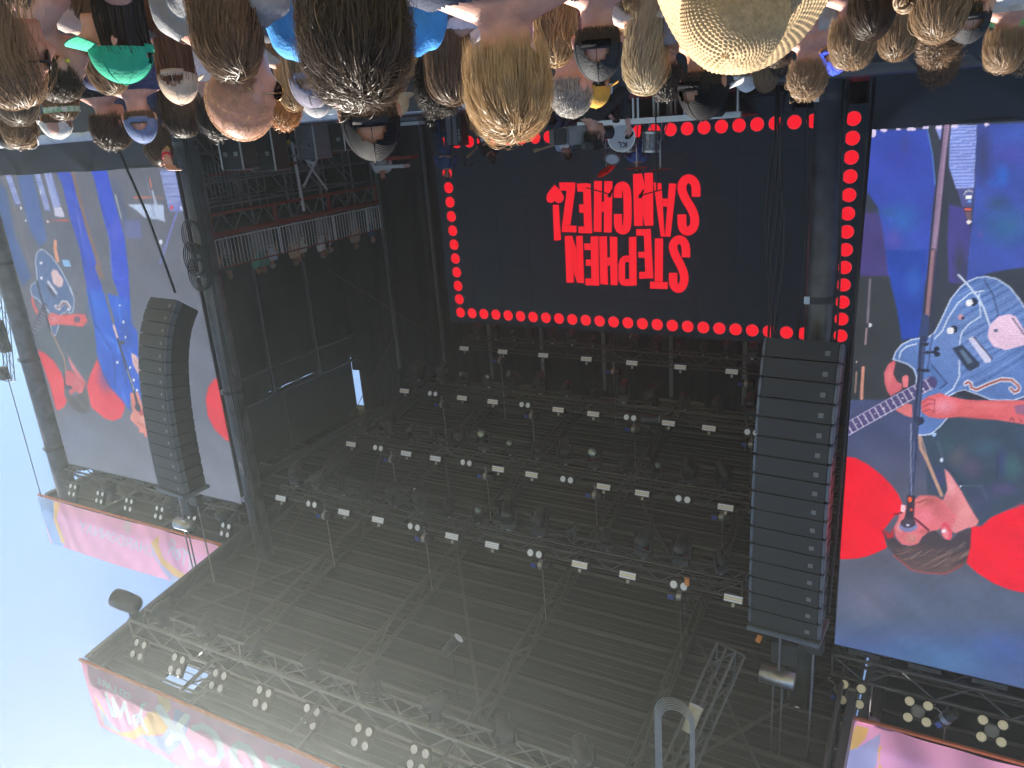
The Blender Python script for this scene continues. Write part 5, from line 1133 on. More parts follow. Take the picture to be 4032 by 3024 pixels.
def hair_for(style, seed, near):
    n = {0: 700, 1: 2000, 2: 5200}[near]
    if style in ('stub',): n = 8000
    if style in ('crop', 'nape'): n = int(n*1.6)
    if style == 'curly': n = int(n*0.8)
    key = (style, seed, near)
    if key not in _hc:
        kw = dict(STYLE[style]); 
        kw['wid'] *= {0: 1.5, 1: 0.85, 2: 0.5}[near]
        if near and 'curl' not in kw and style not in ('stub', 'crop', 'nape'): kw['curl'] = 0.0022; kw['cf'] = 8
        if near: kw['messy'] *= 0.85
        _hc[key] = hair(style, seed, n, **kw)
    return _hc[key]
def bun(seed, c, r, near):                             # knot of loops on the back of the head
    rng = np.random.default_rng(seed); mb = MB()
    for k in range(26 if near else 14):
        a = Vector(rng.normal(size=3)).normalized(); b = a.orthogonal().normalized(); e = a.cross(b); rr = r*rng.uniform(0.7, 1.05)
        ph = rng.uniform(0, 6); pts = [Vector(c)+(b*math.cos(q+ph)+e*math.sin(q+ph))*rr+a*0.01*math.sin(2*q) for q in np.linspace(0, 4.6, 12)]
        mb.tube(pts, [0.004+0.004*math.sin(i/11*3.1) for i in range(12)], 5)
    me = mb.me('hair_bun', None, True); ca = me.color_attributes.new('strand', 'FLOAT_COLOR', 'POINT')
    ca.data.foreach_set('color', np.column_stack([rng.uniform(0.2, 0.9, len(me.vertices)), rng.uniform(0, .5, len(me.vertices)), np.zeros(len(me.vertices)), np.ones(len(me.vertices))]).astype(np.float32).ravel())
    return me

# ---- headwear ------------------------------------------------------------------------------------
def cap_meshes():
    C = HC+np.array([0, 0.0, 0.012]); R_ = HR*1.10; n1, n2 = 20, 48; vs, fs = [], []
    zlo = -0.02
    for i in range(n1+1):
        th = i/n1*1.62
        for j in range(n2):
            fi = 2*math.pi*j/n2; seam = 0.004*(abs(((j/n2*6) % 1)-0.5)*2)**6
            r = 1.0 - seam + 0.010*math.sin(fi*3+th*4)*0.3
            vs.append((C[0]+R_[0]*r*math.sin(th)*math.cos(fi), C[1]+R_[1]*r*math.sin(th)*math.sin(fi), C[2]+R_[2]*1.0*r*math.cos(th)*1.02+zlo))
    for i in range(n1):
        for j in range(n2):
            j2 = (j+1) % n2
            # arch opening at the back (-y) above the strap
            fi = 2*math.pi*(j+0.5)/n2; db = abs((fi-1.5*math.pi+math.pi) % (2*math.pi)-math.pi); th = (i+0.5)/n1*1.62
            if db < 0.50 and 1.62-0.13 > th > 1.62-0.13-0.42*math.sqrt(max(0, 1-(db/0.50)**2)): continue
            fs.append((i*n2+j, (i+1)*n2+j, (i+1)*n2+j2, i*n2+j2))
    crown = mk('crown', vs, fs, None, None, True, link=False)
    vs, fs = [], []; m1, m2 = 8, 20                      # curved peak
    for i in range(m1+1):
        for j in range(m2+1):
            u = i/m1; a = (j/m2-0.5)*2.1; rx = R_[0]*(1+0.02)+0.004; ry = R_[1]
            ext = 0.072*math.cos(a*0.72)**0.7*u
            x = math.sin(a)*(rx+ext*0.35); y = math.cos(a)*ry+ext; z = C[2]-0.012 - 0.35*x*x/0.08*0.55 - u*0.018
            vs.append((x, y+C[1], z))
    for i in range(m1):
        for j in range(m2):
            k = i*(m2+1)+j; fs.append((k, k+1, k+m2+2, k+m2+1))
    n = len(vs); vs += [(x, y, z-0.004) for (x, y, z) in vs]; fs += [tuple(q+n for q in f[::-1]) for f in fs]
    peak = mk('peak', vs, fs, None, None, True, link=False)
    st_ = MB(); pts = [(C[0]+R_[0]*1.0*math.sin(a), C[1]-R_[1]*1.0*math.cos(a), C[2]+zlo-0.006) for a in np.linspace(-0.6, 0.6, 13)]
    v2, f2 = [], []
    for (x, y, z) in pts:
        for dz, o in ((0.012, 1.0), (-0.010, 1.0), (-0.010, 1.025), (0.012, 1.025)): v2.append((x*o, y*o, z+dz))
    for i in range(12):
        for j in range(4): f2.append((i*4+j, (i+1)*4+j, (i+1)*4+(j+1) % 4, i*4+(j+1) % 4))
    strap = mk('strap', v2, f2, None, None, True, link=False)
    button = MB().lathe([(0.008, 0), (0.007, 0.004), (0, 0.006)], 10, Matrix.Translation((C[0], C[1], C[2]+zlo+R_[2]*1.02))).me('button', None, True)
    seam = MB()
    for j in range(6):
        fi = 2*math.pi*(j+0.5)/6 + math.pi/6*0; pts = [(C[0]+R_[0]*1.003*math.sin(t)*math.cos(fi), C[1]+R_[1]*1.003*math.sin(t)*math.sin(fi), C[2]+zlo+R_[2]*1.023*math.cos(t)) for t in np.linspace(0.06, 1.6, 12)]
        seam.tube(pts, 0.0016, 4)
    return crown, peak, strap, button, seam.me('seam', None, True)
CAPM = cap_meshes()
def fabric(name, c, rough=0.8, var=0.12, bump=0.25): return mat(name, c, rough=rough, var=var, scale=18, bump=bump, bscale=120, sheen=0.0, spec=0.25)
def weave_mat(name, c):
    return mat(name, c, rough=0.7, var=0.2, scale=60, wave=('DIAGONAL', 60, 0.5), bump=0.25, spec=0.12)
def add_cap(person, cm, pm, sm_=None, tilt=0.0, turn=0.0, s=1.0, lift=0.0):
    Mx = Matrix.Translation((0, 0, lift)) @ Matrix.Translation(Vector(HC)) @ Euler((tilt, 0, turn)).to_matrix().to_4x4() @ Matrix.Diagonal((s, s, s, 1)) @ Matrix.Translation(-Vector(HC))
    c = inst('cap', CAPM[0], None, Mx); c.parent = person; with_mat(c, cm)
    for me, nm, m_ in ((CAPM[1], 'peak', pm), (CAPM[2], 'strap', sm_ or cm), (CAPM[3], 'button', sm_ or cm), (CAPM[4], 'seam', sm_ or cm)):
        q = inst(nm, me); q.parent = c; with_mat(q, m_)
    return c
def sunglasses(person, dz=0.0, dy=0.0, wire=False, tilt=0.0, m=None):
    fr = M_gold if wire else (m or mat('dark_frame', (0.03, 0.025, 0.03), rough=0.25))
    Mx = Matrix.Translation(Vector(HC)+Vector((0, dy, dz))) @ Euler((tilt, 0, 0)).to_matrix().to_4x4()
    t = MB()
    for s in (-1, 1):
        t.tube([Mx @ Vector((s*0.072, 0.098, -0.012)), Mx @ Vector((s*0.083, 0.03, -0.010)), Mx @ Vector((s*0.084, -0.02, -0.014)), Mx @ Vector((s*0.080, -0.035, -0.035))], 0.0022 if wire else 0.004, 6)
        t.tube([Mx @ Vector((s*0.036+0.032*math.cos(q), 0.112-abs(0.036*s+0.03*math.cos(q))*0.18, -0.020+0.026*math.sin(q))) for q in np.linspace(0, 6.283, 15)], 0.0016 if wire else 0.0035, 5, False)
    t.tube([Mx @ Vector((-0.008, 0.111, -0.012)), Mx @ Vector((0.008, 0.111, -0.012))], 0.002, 5)
    g_ = t.go('glasses', fr, None, True); g_.parent = person
    L = MB()
    for s in (-1, 1):
        k = len(L.v); L.v += [tuple(Mx @ Vector((s*0.036+0.031*math.cos(q), 0.1125-abs(0.036*s+0.03*math.cos(q))*0.18, -0.020+0.025*math.sin(q)))) for q in np.linspace(0, 6.283, 16)[:-1]]; L.f.append(tuple(range(k, k+15)))
    l_ = L.go('lens', M_lens, None); l_.parent = g_
    return g_

# ---- one member of the audience ------------------------------------------------------------------
PG = 'people in the audience'
def person(X, Ytop, d, lab, yaw=0.0, kind='man', skin='fair', style='short', hc='brown', near=0, shirt=(0.1, 0.1, 0.12), tank_=False, htop=1.757, seed=None, lean=0.0, mname=None):
    p = atd(X, Ytop, d); s = p[2]/htop
    dirn = math.atan2(p[0], p[1])                     # straight away from the camera
    t = local_thing('person', lab, 'person', PG)
    t.location = (p[0], p[1], 0); t.scale = (s, s, s); t.rotation_euler = (0, lean, -dirn + RAD(yaw))
    b = inst('body', BODY[kind]); b.parent = t; with_mat(b, SK[skin])
    sm_ = fabric('cloth_%02x%02x%02x' % tuple(int(255*min(1, c)) for c in shirt), shirt) if mname is None else mname
    c = inst('shirt', SHIRT[kind, 'tank' if tank_ else 'tee', 0 if tank_ else abs(hash(lab)) % 3 if False else (len(lab) % 3)]); c.parent = t; with_mat(c, sm_)
    c = inst('trousers', SHIRT[kind, 'pants', 0]); c.parent = t; with_mat(c, fabric('denim_dark', (0.05, 0.06, 0.09)))
    for st_ in ([style] if isinstance(style, str) else style):
        if st_:
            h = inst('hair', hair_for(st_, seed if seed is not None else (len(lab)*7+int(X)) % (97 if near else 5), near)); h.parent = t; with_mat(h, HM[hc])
    for s_ in (-1, 1):
        e = MB().lathe([(0, 0.012), (0.008, 0.009), (0.012, 0)], 10, Matrix.Translation((s_*0.031, 0.078, 1.628)) @ Euler((RAD(-90), 0, 0)).to_matrix().to_4x4()) if False else None
    return t
CAPC = {'green': fabric('cap_green', (0.03, 0.42, 0.25)), 'beige': fabric('cap_beige', (0.62, 0.47, 0.34)), 'lav': weave_mat('cap_lavender', (0.25, 0.23, 0.29)), 'black': weave_mat('cap_black_mesh', (0.009, 0.009, 0.011)),
        'char': fabric('cap_charcoal', (0.026, 0.027, 0.031), 0.7), 'blue': fabric('cap_periwinkle', (0.17, 0.22, 0.38)), 'white': fabric('cap_white', (0.72, 0.70, 0.66)), 'mustard': fabric('cap_mustard', (0.68, 0.37, 0.06)),
        'royal': fabric('cap_royal', (0.05, 0.10, 0.72)), 'cream': fabric('cream_peak', (0.72, 0.66, 0.5)), 'tanp': fabric('tan_peak', (0.55, 0.42, 0.25)), 'ltgrey': fabric('cap_light_grey', (0.4, 0.39, 0.4))}
# nearest rows -----------------------------------------------------------------------------------
person(1430, 405, 1.32, 'person with thick windswept black hair in the nearest row', 0, 'man', 'fair', ['mop', 'wavy'], 'dark', 2, (0.75, 0.75, 0.76), seed=11)
person(2015, 545, 1.78, 'person with straight swept blond hair and bare neck, navy top', -3, 'man', 'pink', ['mop', 'short'], 'blond', 2, (0.035, 0.045, 0.08), seed=5)
q = person(1478, 632, 2.35, 'person in blue T-shirt and black mesh cap worn with cream peak forward', 0, 'man', 'tan', 'nape', 'dark', 1, (0.07, 0.33, 0.78))
add_cap(q, CAPC['black'], CAPC['cream'], CAPC['char'], RAD(-4))
q = person(988, 560, 2.15, 'person with shaven ginger-lit head and wire aviator glasses', 52, 'man', 'pink', 'stub', 'stub', 2, (0.3, 0.3, 0.31), seed=3); sunglasses(q, -0.005, 0, True)
person(925, 322, 1.98, 'person with long brown hair wearing a grey printed T-shirt', -10, 'woman', 'fair', 'longw', 'brown', 2, (0.14, 0.11, 0.11), seed=21)
q = person(2360, 322, 2.55, 'person in a black cotton cap with arched opening, short hair', 3, 'man', 'pink', 'nape', 'dark', 2, (0.4, 0.2, 0.15)); add_cap(q, CAPC['char'], CAPC['char'], CAPC['black'])
person(2545, 372, 3.05, 'person with long wavy pale blond hair beside the black cotton cap', 0, 'woman', 'fair', 'longw', 'pale', 2, (0.6, 0.55, 0.5), seed=31)
person(2195, 262, 3.0, 'person with long honey-blond hair half hidden by the blond neck', 5, 'woman', 'fair', 'longw', 'blond', 1, (0.3, 0.2, 0.16), seed=33)
q = person(490, 330, 2.45, 'person with long dark hair in a bright green cap turned sideways', -78, 'woman', 'fair', 'napelong', 'black', 1, (0.05, 0.05, 0.06)); add_cap(q, CAPC['green'], CAPC['green'], None, RAD(-3))
q = person(722, 412, 3.2, 'person in a crumpled beige cap with long auburn hair', 12, 'woman', 'fair', 'napelong', 'auburn', 1, (0.13, 0.13, 0.14)); add_cap(q, CAPC['beige'], CAPC['beige'], None, RAD(10))
person(445, 372, 3.25, 'person with long tawny brown hair behind the green cap', -12, 'woman', 'tan', 'longw', 'light', 1, (0.5, 0.4, 0.36), seed=35)
q = person(88, 425, 2.05, 'person in profile wearing tortoiseshell sunglasses, long light-brown hair', 78, 'woman', 'pink', 'longback', 'light', 2, (0.4, 0.28, 0.24), seed=37); sunglasses(q)
q = person(262, 400, 2.7, 'person in profile with a yellow earplug and cropped brown hair', 68, 'man', 'pink', 'crop', 'dark', 2, (0.05, 0.05, 0.06), tank_=True)
o_ = MB().lathe([(0, 0.008), (0.007, 0.004), (0.007, -0.006), (0, -0.008)], 10, Matrix.Translation((-0.088, 0.004, 1.612)) @ Euler((0, RAD(90), 0)).to_matrix().to_4x4()).go('earplug', mat('yellow_foam', (0.75, 0.75, 0.05), rough=0.7)); o_.parent = q
q = person(2775, 472, 3.0, 'person in a black corrugated cap with white peak, red sunlit ear', 24, 'man', 'tan', 'nape', 'black', 1, (0.3, 0.3, 0.32)); add_cap(q, CAPC['black'], CAPC['white'], None, RAD(4), RAD(12))
q = person(1235, 428, 3.15, 'person in a lavender-grey cap beside the windswept black hair', 8, 'woman', 'fair', 'napelong', 'light', 1, (0.1, 0.1, 0.11)); add_cap(q, CAPC['lav'], CAPC['lav'], None, RAD(8))
person(1735, 438, 3.45, 'person with a round mass of tight black curls', 4, 'man', 'tan', ['curly', 'curly'], 'black', 2, (0.62, 0.6, 0.62), seed=41)
person(1790, 415, 3.0, 'person in white top behind the blond head, brown hair', 20, 'woman', 'fair', 'bob', 'brown', 1, (0.72, 0.68, 0.72), seed=43)
q = person(2262, 462, 3.3, 'person with cropped grey hair in a paisley shirt, turned aside', 48, 'man', 'pink', 'crop', 'grey', 1, mname=mat('paisley_cloth', (0.55, 0.42, 0.5), rough=0.8, var=0.0, var2=(0.28, 0.07, 0.12), scale=60))
# middle rows ------------------------------------------------------------------------------------
q = person(2352, 425, 4.6, 'person in a mustard yellow cap beyond the paisley shirt', 30, 'man', 'tan', 'nape', 'black', 0, (0.06, 0.06, 0.07)); add_cap(q, CAPC['mustard'], CAPC['mustard'], None, 0)
person(2628, 392, 4.3, 'person with glossy black tousled hair left of the white peak', 10, 'man', 'tan', ['wavy', 'short'], 'black', 1, (0.2, 0.2, 0.22), seed=45)
person(1132, 503, 4.7, 'person with short curly ginger hair beyond the shaven head', 40, 'man', 'fair', ['wavy', 'crop'], 'ginger', 1, (0.1, 0.1, 0.1), seed=47)
person(1165, 440, 4.4, 'person with straight blond hair beside the lavender cap', 5, 'woman', 'fair', 'long', 'blond', 0, (0.3, 0.3, 0.3), seed=2)
q = person(1255, 464, 4.5, 'person in a small pale pink-grey cap beyond the lavender one', 20, 'woman', 'fair', 'napelong', 'light', 0, (0.3, 0.26, 0.26)); add_cap(q, CAPC['ltgrey'], CAPC['cream'], None, RAD(4), RAD(-60))
q = person(572, 565, 4.2, 'person in a periwinkle blue cap and navy T-shirt', 6, 'man', 'pink', 'nape', 'brown', 1, (0.035, 0.045, 0.12)); add_cap(q, CAPC['blue'], CAPC['blue'], None, RAD(6))
person(462, 585, 4.4, 'person with dark curly crop in a black T-shirt', 48, 'man', 'pink', ['wavy', 'short'], 'dark', 1, (0.025, 0.025, 0.03), seed=51)
person(745, 540, 4.3, 'person with wavy dark hair in profile wearing a white ear cord', 62, 'woman', 'tan', 'longback', 'dark', 1, (0.5, 0.45, 0.42), seed=53)
person(870, 545, 4.0, 'person with slick black hair just left of the shaven head', 15, 'man', 'fair', ['mop'], 'black', 1, (0.7, 0.69, 0.72), seed=55)
q = person(238, 548, 4.9, 'person in an off-white cap near the silver stage lip', 10, 'man', 'fair', 'nape', 'brown', 0, (0.4, 0.4, 0.4)); add_cap(q, CAPC['white'], CAPC['white'], None, RAD(4), RAD(-70))
q = person(255, 470, 3.9, 'person with brown hair and a green checked visor band', 12, 'woman', 'fair', 'bob', 'brown', 1, (0.2, 0.2, 0.2), seed=57)
vb = MB()
for i in range(28):
    a, b = [2*math.pi*(i+k)/28 for k in (0, 1)]
    if i % 2 == 0 or True:
        k = len(vb.v)
        for ang in (a, b):
            for z in (1.69, 1.72): vb.v.append((0.094*math.cos(ang), 0.118*math.sin(ang)-0.012, z))
        vb.f.append((k, k+2, k+3, k+1))
o_ = vb.go('visor_band', mat('checked_band', (0.75, 0.78, 0.75), rough=0.6, var=0.0, var2=(0.1, 0.4, 0.12), scale=45)); o_.parent = q
q = person(95, 578, 4.4, 'person with frizzy brown hair and pale sunglasses pushed up, far edge', 8, 'woman', 'fair', ['wavy', 'bob'], 'light', 1, (0.2, 0.2, 0.2), seed=59); sunglasses(q, 0.075, -0.03, False, RAD(25), mat('pale_frame', (0.6, 0.6, 0.65), rough=0.2))
q = person(90, 492, 3.4, 'person with grey-lit hair and a black headband at the edge', 10, 'woman', 'fair', 'bob', 'ash', 1, (0.1, 0.1, 0.12), seed=61)
hb = MB().lathe([(0.086, -0.01), (0.089, 0.0), (0.086, 0.014)], 30, Matrix.Translation(Vector(HC)) @ Euler((RAD(60), 0, 0)).to_matrix().to_4x4() @ Matrix.Diagonal((1.02, 1.24, 1, 1))).go('headband', fabric('band_black', (0.02, 0.02, 0.025)), None, True); hb.parent = q
q = person(45, 590, 5.6, 'person in a dark cap at the far edge beside the silver lip', -20, 'man', 'fair', 'nape', 'brown', 0, (0.05, 0.05, 0.06)); add_cap(q, CAPC['char'], CAPC['char'], None, 0, RAD(30))
person(640, 655, 5.8, 'person with dark hair raising an arm with yellow and red wristbands', 0, 'woman', 'tan', 'bob', 'dark', 0, (0.05, 0.06, 0.12), seed=4)
# right half of the picture (left of the stage) ---------------------------------------------------
person(3350, 268, 3.2, 'person with tousled light-brown bob and a red ear', 4, 'man', 'pink', ['mop', 'short'], 'light', 2, (0.05, 0.05, 0.06), seed=63)
q = person(3425, 160, 2.75, 'person with shiny dark brunette hair and a pink hair clip', 0, 'woman', 'fair', 'long', 'dark', 2, (0.3, 0.25, 0.25), seed=65)
o_ = MB().bbox((0.0, -0.125, 1.60), (0.05, 0.025, 0.03), 0.008).go('hair_clip', mat('pink_clip', (0.7, 0.35, 0.35), rough=0.2)); o_.parent = q
person(3525, 238, 3.7, 'person with smooth light-brown hair behind the shiny brunette', -4, 'woman', 'fair', 'bob', 'light', 1, (0.1, 0.1, 0.1), seed=67)
q = person(3690, 168, 2.5, 'person with tawny hair gathered in a messy side bun', 0, 'woman', 'fair', ['tied', 'longw'], 'light', 2, (0.5, 0.35, 0.28), seed=69)
bn = inst('hair_bun', bun(3, (0.105, -0.03, 1.60), 0.048, True)); bn.parent = q; with_mat(bn, HM['light'])
person(3695, 240, 3.9, 'person with curly golden-brown hair beyond the messy bun', 6, 'woman', 'fair', ['curly'], 'brown', 1, (0.2, 0.2, 0.2), seed=71)
person(3690, 325, 4.5, 'person with frizzy brown hair closest to the black skirt', 0, 'woman', 'fair', ['wavy', 'curly'], 'brown', 1, (0.2, 0.2, 0.2), seed=73)
person(3945, 280, 3.9, 'person with streaky brown short hair at the near screen edge', 0, 'man', 'pink', ['mop', 'crop'], 'light', 2, (0.6, 0.6, 0.62), seed=75)
person(4025, 288, 4.8, 'person with wavy light hair at the very edge by the near screen', 0, 'man', 'fair', ['wavy'], 'light', 0, (0.3, 0.6, 0.2), seed=1)
q = person(3812, 172, 3.0, 'person in a dark cap with tan peak pointing to the stage', 40, 'man', 'fair', 'nape', 'dark', 0, (0.72, 0.72, 0.75)); add_cap(q, CAPC['char'], CAPC['tanp'], None, RAD(-8), RAD(-50))
person(3178, 388, 4.1, 'person with clipped fair curls on top and shaved sides, grey vest', 14, 'man', 'pink', ['wavy', 'crop'], 'light', 1, (0.4, 0.41, 0.43), seed=77, tank_=True)
person(3012, 362, 6.0, 'person with sleek brown hair in front of the stage wedge', -6, 'woman', 'fair', 'bob', 'light', 1, (0.2, 0.2, 0.2), seed=79)
person(3070, 300, 5.4, 'person with a dark topknot beside the straw hat brim', 0, 'woman', 'fair', 'tied', 'dark', 0, (0.1, 0.1, 0.1), seed=2)
person(3065, 262, 4.4, 'person with dark brushed hair beside the straw hat', 0, 'man', 'fair', 'short', 'dark', 0, (0.15, 0.15, 0.15), seed=3)
q = person(2945, 362, 6.2, 'person with a white cap in profile next to sleek brown hair', 60, 'man', 'fair', 'nape', 'grey', 0, (0.3, 0.3, 0.3)); add_cap(q, CAPC['white'], CAPC['white'], None, 0)
q = person(3285, 296, 4.3, 'person in a royal blue cap behind the light-brown bob', 10, 'man', 'fair', 'nape', 'brown', 0, (0.2, 0.2, 0.25)); add_cap(q, CAPC['royal'], CAPC['royal'], None, RAD(5))
q = person(1345, 425, 5.2, 'person in a pink and green patterned cap beyond the black cap', 15, 'woman', 'fair', 'napelong', 'light', 0, (0.3, 0.3, 0.3)); add_cap(q, mat('patterned_cap', (0.7, 0.08, 0.35), rough=0.7, var=0.0, var2=(0.1, 0.5, 0.2), scale=30), CAPC['cream'], None, 0, RAD(-40))
person(1960, 375, 5.0, 'person with brown hair and woven sun visor behind the curls', 0, 'woman', 'fair', 'bob', 'brown', 0, (0.6, 0.6, 0.6), seed=1)

# straw hats --------------------------------------------------------------------------------------
M_straw = mat('woven_straw', (0.62, 0.44, 0.24), rough=0.75, var=0.22, scale=70, trans=0.18)
def straw_hat(parent, s, tiltx, tiltz, rings=46, seg=300, wob=1.0, brim=0.17):
    prof = []
    n = rings*4; AC = 0.225; TOT = AC+brim
    for i in range(n+1):
        a = i/n*TOT                                      # arc length from the crown centre
        if a < AC: q = a/AC*1.66; r, z = 0.128*math.sin(q)**0.86, 0.135*math.cos(q)
        else: b = a-AC; r, z = 0.1275+b*0.90, -0.012-0.42*b
        prof.append((r, z, a))
    prof = np.array(prof); ang = np.linspace(0, 2*np.pi, seg, endpoint=False)
    R_ = prof[:, 0][:, None]*np.ones(seg)[None]; Z = prof[:, 1][:, None]*np.ones(seg)[None]; A = prof[:, 2][:, None]; ring = A/(TOT/rings)
    cnt = np.maximum(8, np.round(2*np.pi*np.maximum(R_[:, :1], 0.005)/0.012))
    st_ = 0.0042*np.abs(np.sin(np.pi*ring))*(0.55+0.45*np.cos(ang[None]*np.minimum(cnt, seg//4)+np.floor(ring)*1.9))
    out = np.clip((A-0.2)/0.2, 0, 1)
    Z2 = Z - 0.055*wob*out*(np.cos(2*ang+0.5)[None]+0.35*np.sin(3*ang)[None]) - 0.004*np.sin(5*ang)[None]*np.clip(A*8, 0, 1)
    nr = np.gradient(prof[:, 1]); nz = np.gradient(prof[:, 0]); ll = np.hypot(nr, nz); nr, nz = -nr/ll, nz/ll
    X = (R_+st_*nr[:, None])*np.cos(ang)[None]; Y = (R_+st_*nr[:, None])*np.sin(ang)[None]*1.12; Z2 = Z2+st_*nz[:, None]
    V = np.stack([X, Y, Z2], 2).reshape(-1, 3)
    i0 = (np.arange(n)[:, None]*seg+np.arange(seg)[None]).ravel(); i1 = (np.arange(n)[:, None]*seg+(np.arange(seg)[None]+1) % seg).ravel()
    F = np.stack([i0, i0+seg, i1+seg, i1], 1)
    o = mk('straw_hat', V, F, M_straw, None, True); o.parent = parent
    o.matrix_basis = Matrix.Translation(Vector(HC)+Vector((0, -0.01, 0.03))) @ Euler((tiltx, tiltz, 0)).to_matrix().to_4x4() @ Matrix.Diagonal((s, s, s, 1))
    return o
q = person(2895, 262, 1.72, 'person in a large floppy crocheted straw hat in the nearest row', 8, 'woman', 'fair', 'long', 'dark', 1, (0.5, 0.45, 0.4), htop=1.80, seed=81); straw_hat(q, 0.98, RAD(40), RAD(5), 36, 330, 0.9, 0.10)
q = person(1562, 452, 6.2, 'person in a small straw hat with a yellow ribbon beyond the black cap', 0, 'woman', 'fair', 'napelong', 'light', 0, (0.5, 0.3, 0.1), htop=1.79); straw_hat(q, 0.95, RAD(6), 0, 16, 90, 0.4, 0.1)
# raised arm with phone of the far dark-haired person ------------------------------------------------
# ================================================================== raised guest balcony on the far wing
BX, BZ = 17.5, 4.1
bl = thing('guest_balcony', 'scaffold guest balcony with pale bar railing and red beams', 'balcony', (BX+1, 18, DZ))
slab('balcony_floor', (BX+1.35, 18.3, BZ-0.06), (2.6, 7.0, 0.1), M_deck, bl)
Y0, Y1 = 14.75, 21.75
bar('red_beam', (BX, Y0, BZ-0.02), (BX, Y1, BZ-0.02), 0.075, M_red, bl); bar('red_beam', (BX, Y0, BZ-0.55), (BX, Y1, BZ-0.55), 0.05, M_red, bl)
n = 18
for k in range(n):
    ya, yb = Y0+(Y1-Y0)*k/n, Y0+(Y1-Y0)*(k+1)/n
    bar('lattice_bar', (BX, ya, BZ-(0.55 if k % 2 else 0.05)), (BX, yb, BZ-(0.05 if k % 2 else 0.55)), 0.024, M_post, bl, 6)
for ya in (Y0, 17.1, 19.4, Y1): bar('red_post', (BX, ya, BZ-0.6), (BX, ya, BZ+0.05), 0.06, M_red, bl)
M_rail2 = mat('pale_railing', (0.85, 0.86, 0.88), rough=0.45, var=0.05)
for (ya, yb) in ((14.75, 17.05), (17.12, 19.4), (19.47, 21.05), (21.1, 21.75)):
    bar('rail', (BX-0.06, ya, BZ+0.86), (BX-0.06, yb, BZ+0.86), 0.022, M_red, bl); bar('rail', (BX-0.06, ya, BZ+0.1), (BX-0.06, yb, BZ+0.1), 0.02, M_rail2, bl)
    k = int((yb-ya)/0.125)
    for i in range(k+1):
        yy = ya+(yb-ya)*i/k; bar('baluster', (BX-0.06, yy, BZ+0.1), (BX-0.06, yy, BZ+0.86), 0.022 if i in (0, k) else 0.012, M_rail2, bl, 6)
for i in range(9):
    xx = BX+i*0.12; bar('baluster', (xx, 14.62, BZ+0.05), (xx, 14.62, BZ+0.86), 0.012, M_rail2, bl, 6)
# scaffold frame under the balcony
sc = thing('scaffold_frame', 'dense grey scaffold frame below the guest balcony', 'scaffold', (BX+1, 18, DZ))
rg = random.Random(5)
for xx in (BX+0.05, BX+1.2, BX+2.4):
    for yy in (14.85, 16.3, 17.75, 19.2, 20.7, 21.7): bar('upright', (xx, yy, DZ), (xx, yy, BZ-0.1), 0.03, M_post, sc)
    for zz in (2.0, 2.75, 3.35): bar('ledger', (xx, 14.85, zz), (xx, 21.7, zz), 0.025, M_post, sc)
    for yy in (14.85, 16.3, 17.75, 19.2, 20.7):
        if rg.random() < 0.85: bar('diagonal', (xx, yy, 2.0 if rg.random() < .5 else 1.6), (xx, yy+1.45, 3.35), 0.022, M_post, sc)
for yy in (14.85, 16.3, 17.75, 19.2, 20.7): 
    for zz in (2.0, 3.35): bar('transom', (BX, yy, zz), (BX+2.4, yy, zz), 0.025, M_post, sc)
bar('pale_upright', (BX-0.02, 18.2, 1.9), (BX-0.02, 18.25, 3.9), 0.045, M_rail2, sc); bar('pale_brace', (BX-0.02, 18.4, 3.2), (BX-0.02, 19.7, 1.9), 0.04, M_rail2, sc); bar('pale_brace', (BX-0.02, 19.4, 3.4), (BX-0.02, 18.3, 2.0), 0.03, M_rail2, sc)
for i in range(9): bar('stair_bar', (BX-0.1, 14.9+i*0.13, 2.2), (BX-0.1, 14.9+i*0.13, 3.2), 0.018, M_post, sc)
bar('red_ledger', (BX-0.05, 15.0, 2.55), (BX-0.05, 18.2, 2.5), 0.04, M_red, sc); bar('red_ledger', (BX-0.05, 18.4, 2.35), (BX-0.05, 20.5, 2.3), 0.05, M_red, sc)
# road cases, racks and cable clutter at the foot of the scaffold
def road_case(c, d, lab, m=M_grey):
    t = thing('road_case', lab, 'road case', (c[0], c[1], c[2]-d[2]/2), 'road cases in the far wing')
    MB().bbox(c, d, 0.02).go('case_body', m, t)
    x, y, z = [q/2 for q in d]
    for sx in (-1, 1):
        for sz in (-1, 1): bar('edge_strip', (c[0]+sx*x, c[1]-y, c[2]+sz*z), (c[0]+sx*x, c[1]+y, c[2]+sz*z), 0.022, M_alu, t); 
        bar('edge_strip', (c[0]+sx*x, c[1]-y, c[2]-z), (c[0]+sx*x, c[1]-y, c[2]+z), 0.022, M_alu, t)
    for sz in (-1, 1): bar('edge_strip', (c[0]-x, c[1]-y, c[2]+sz*z), (c[0]+x, c[1]-y, c[2]+sz*z), 0.022, M_alu, t)
    for sx in (-0.25, 0.25): MB().bbox((c[0]+sx*d[0], c[1]-y-0.012, c[2]+0.1*d[2]), (0.12, 0.02, 0.1), 0.006).go('latch', M_alu, t)
    return t
pc = aty(1200, 545, 16.2); road_case((pc[0], 16.5, DZ+0.42), (0.62, 0.6, 0.84), 'grey road case with bright edges standing in the far wing')
pc = aty(1290, 520, 16.8); road_case((pc[0], 17.2, DZ+0.35), (0.8, 0.5, 0.7), 'dark equipment rack beside the grey road case', M_amp)
pc = aty(1000, 540, 14.6); road_case((pc[0], 15.0, DZ+0.5), (0.8, 0.5, 1.0), 'dark rack with silver edges at the scaffold foot', M_amp)
pc = aty(880, 560, 13.8); road_case((pc[0], 14.2, DZ+0.45), (0.7, 0.5, 0.9), 'dark cable rack beside the far column', M_amp)
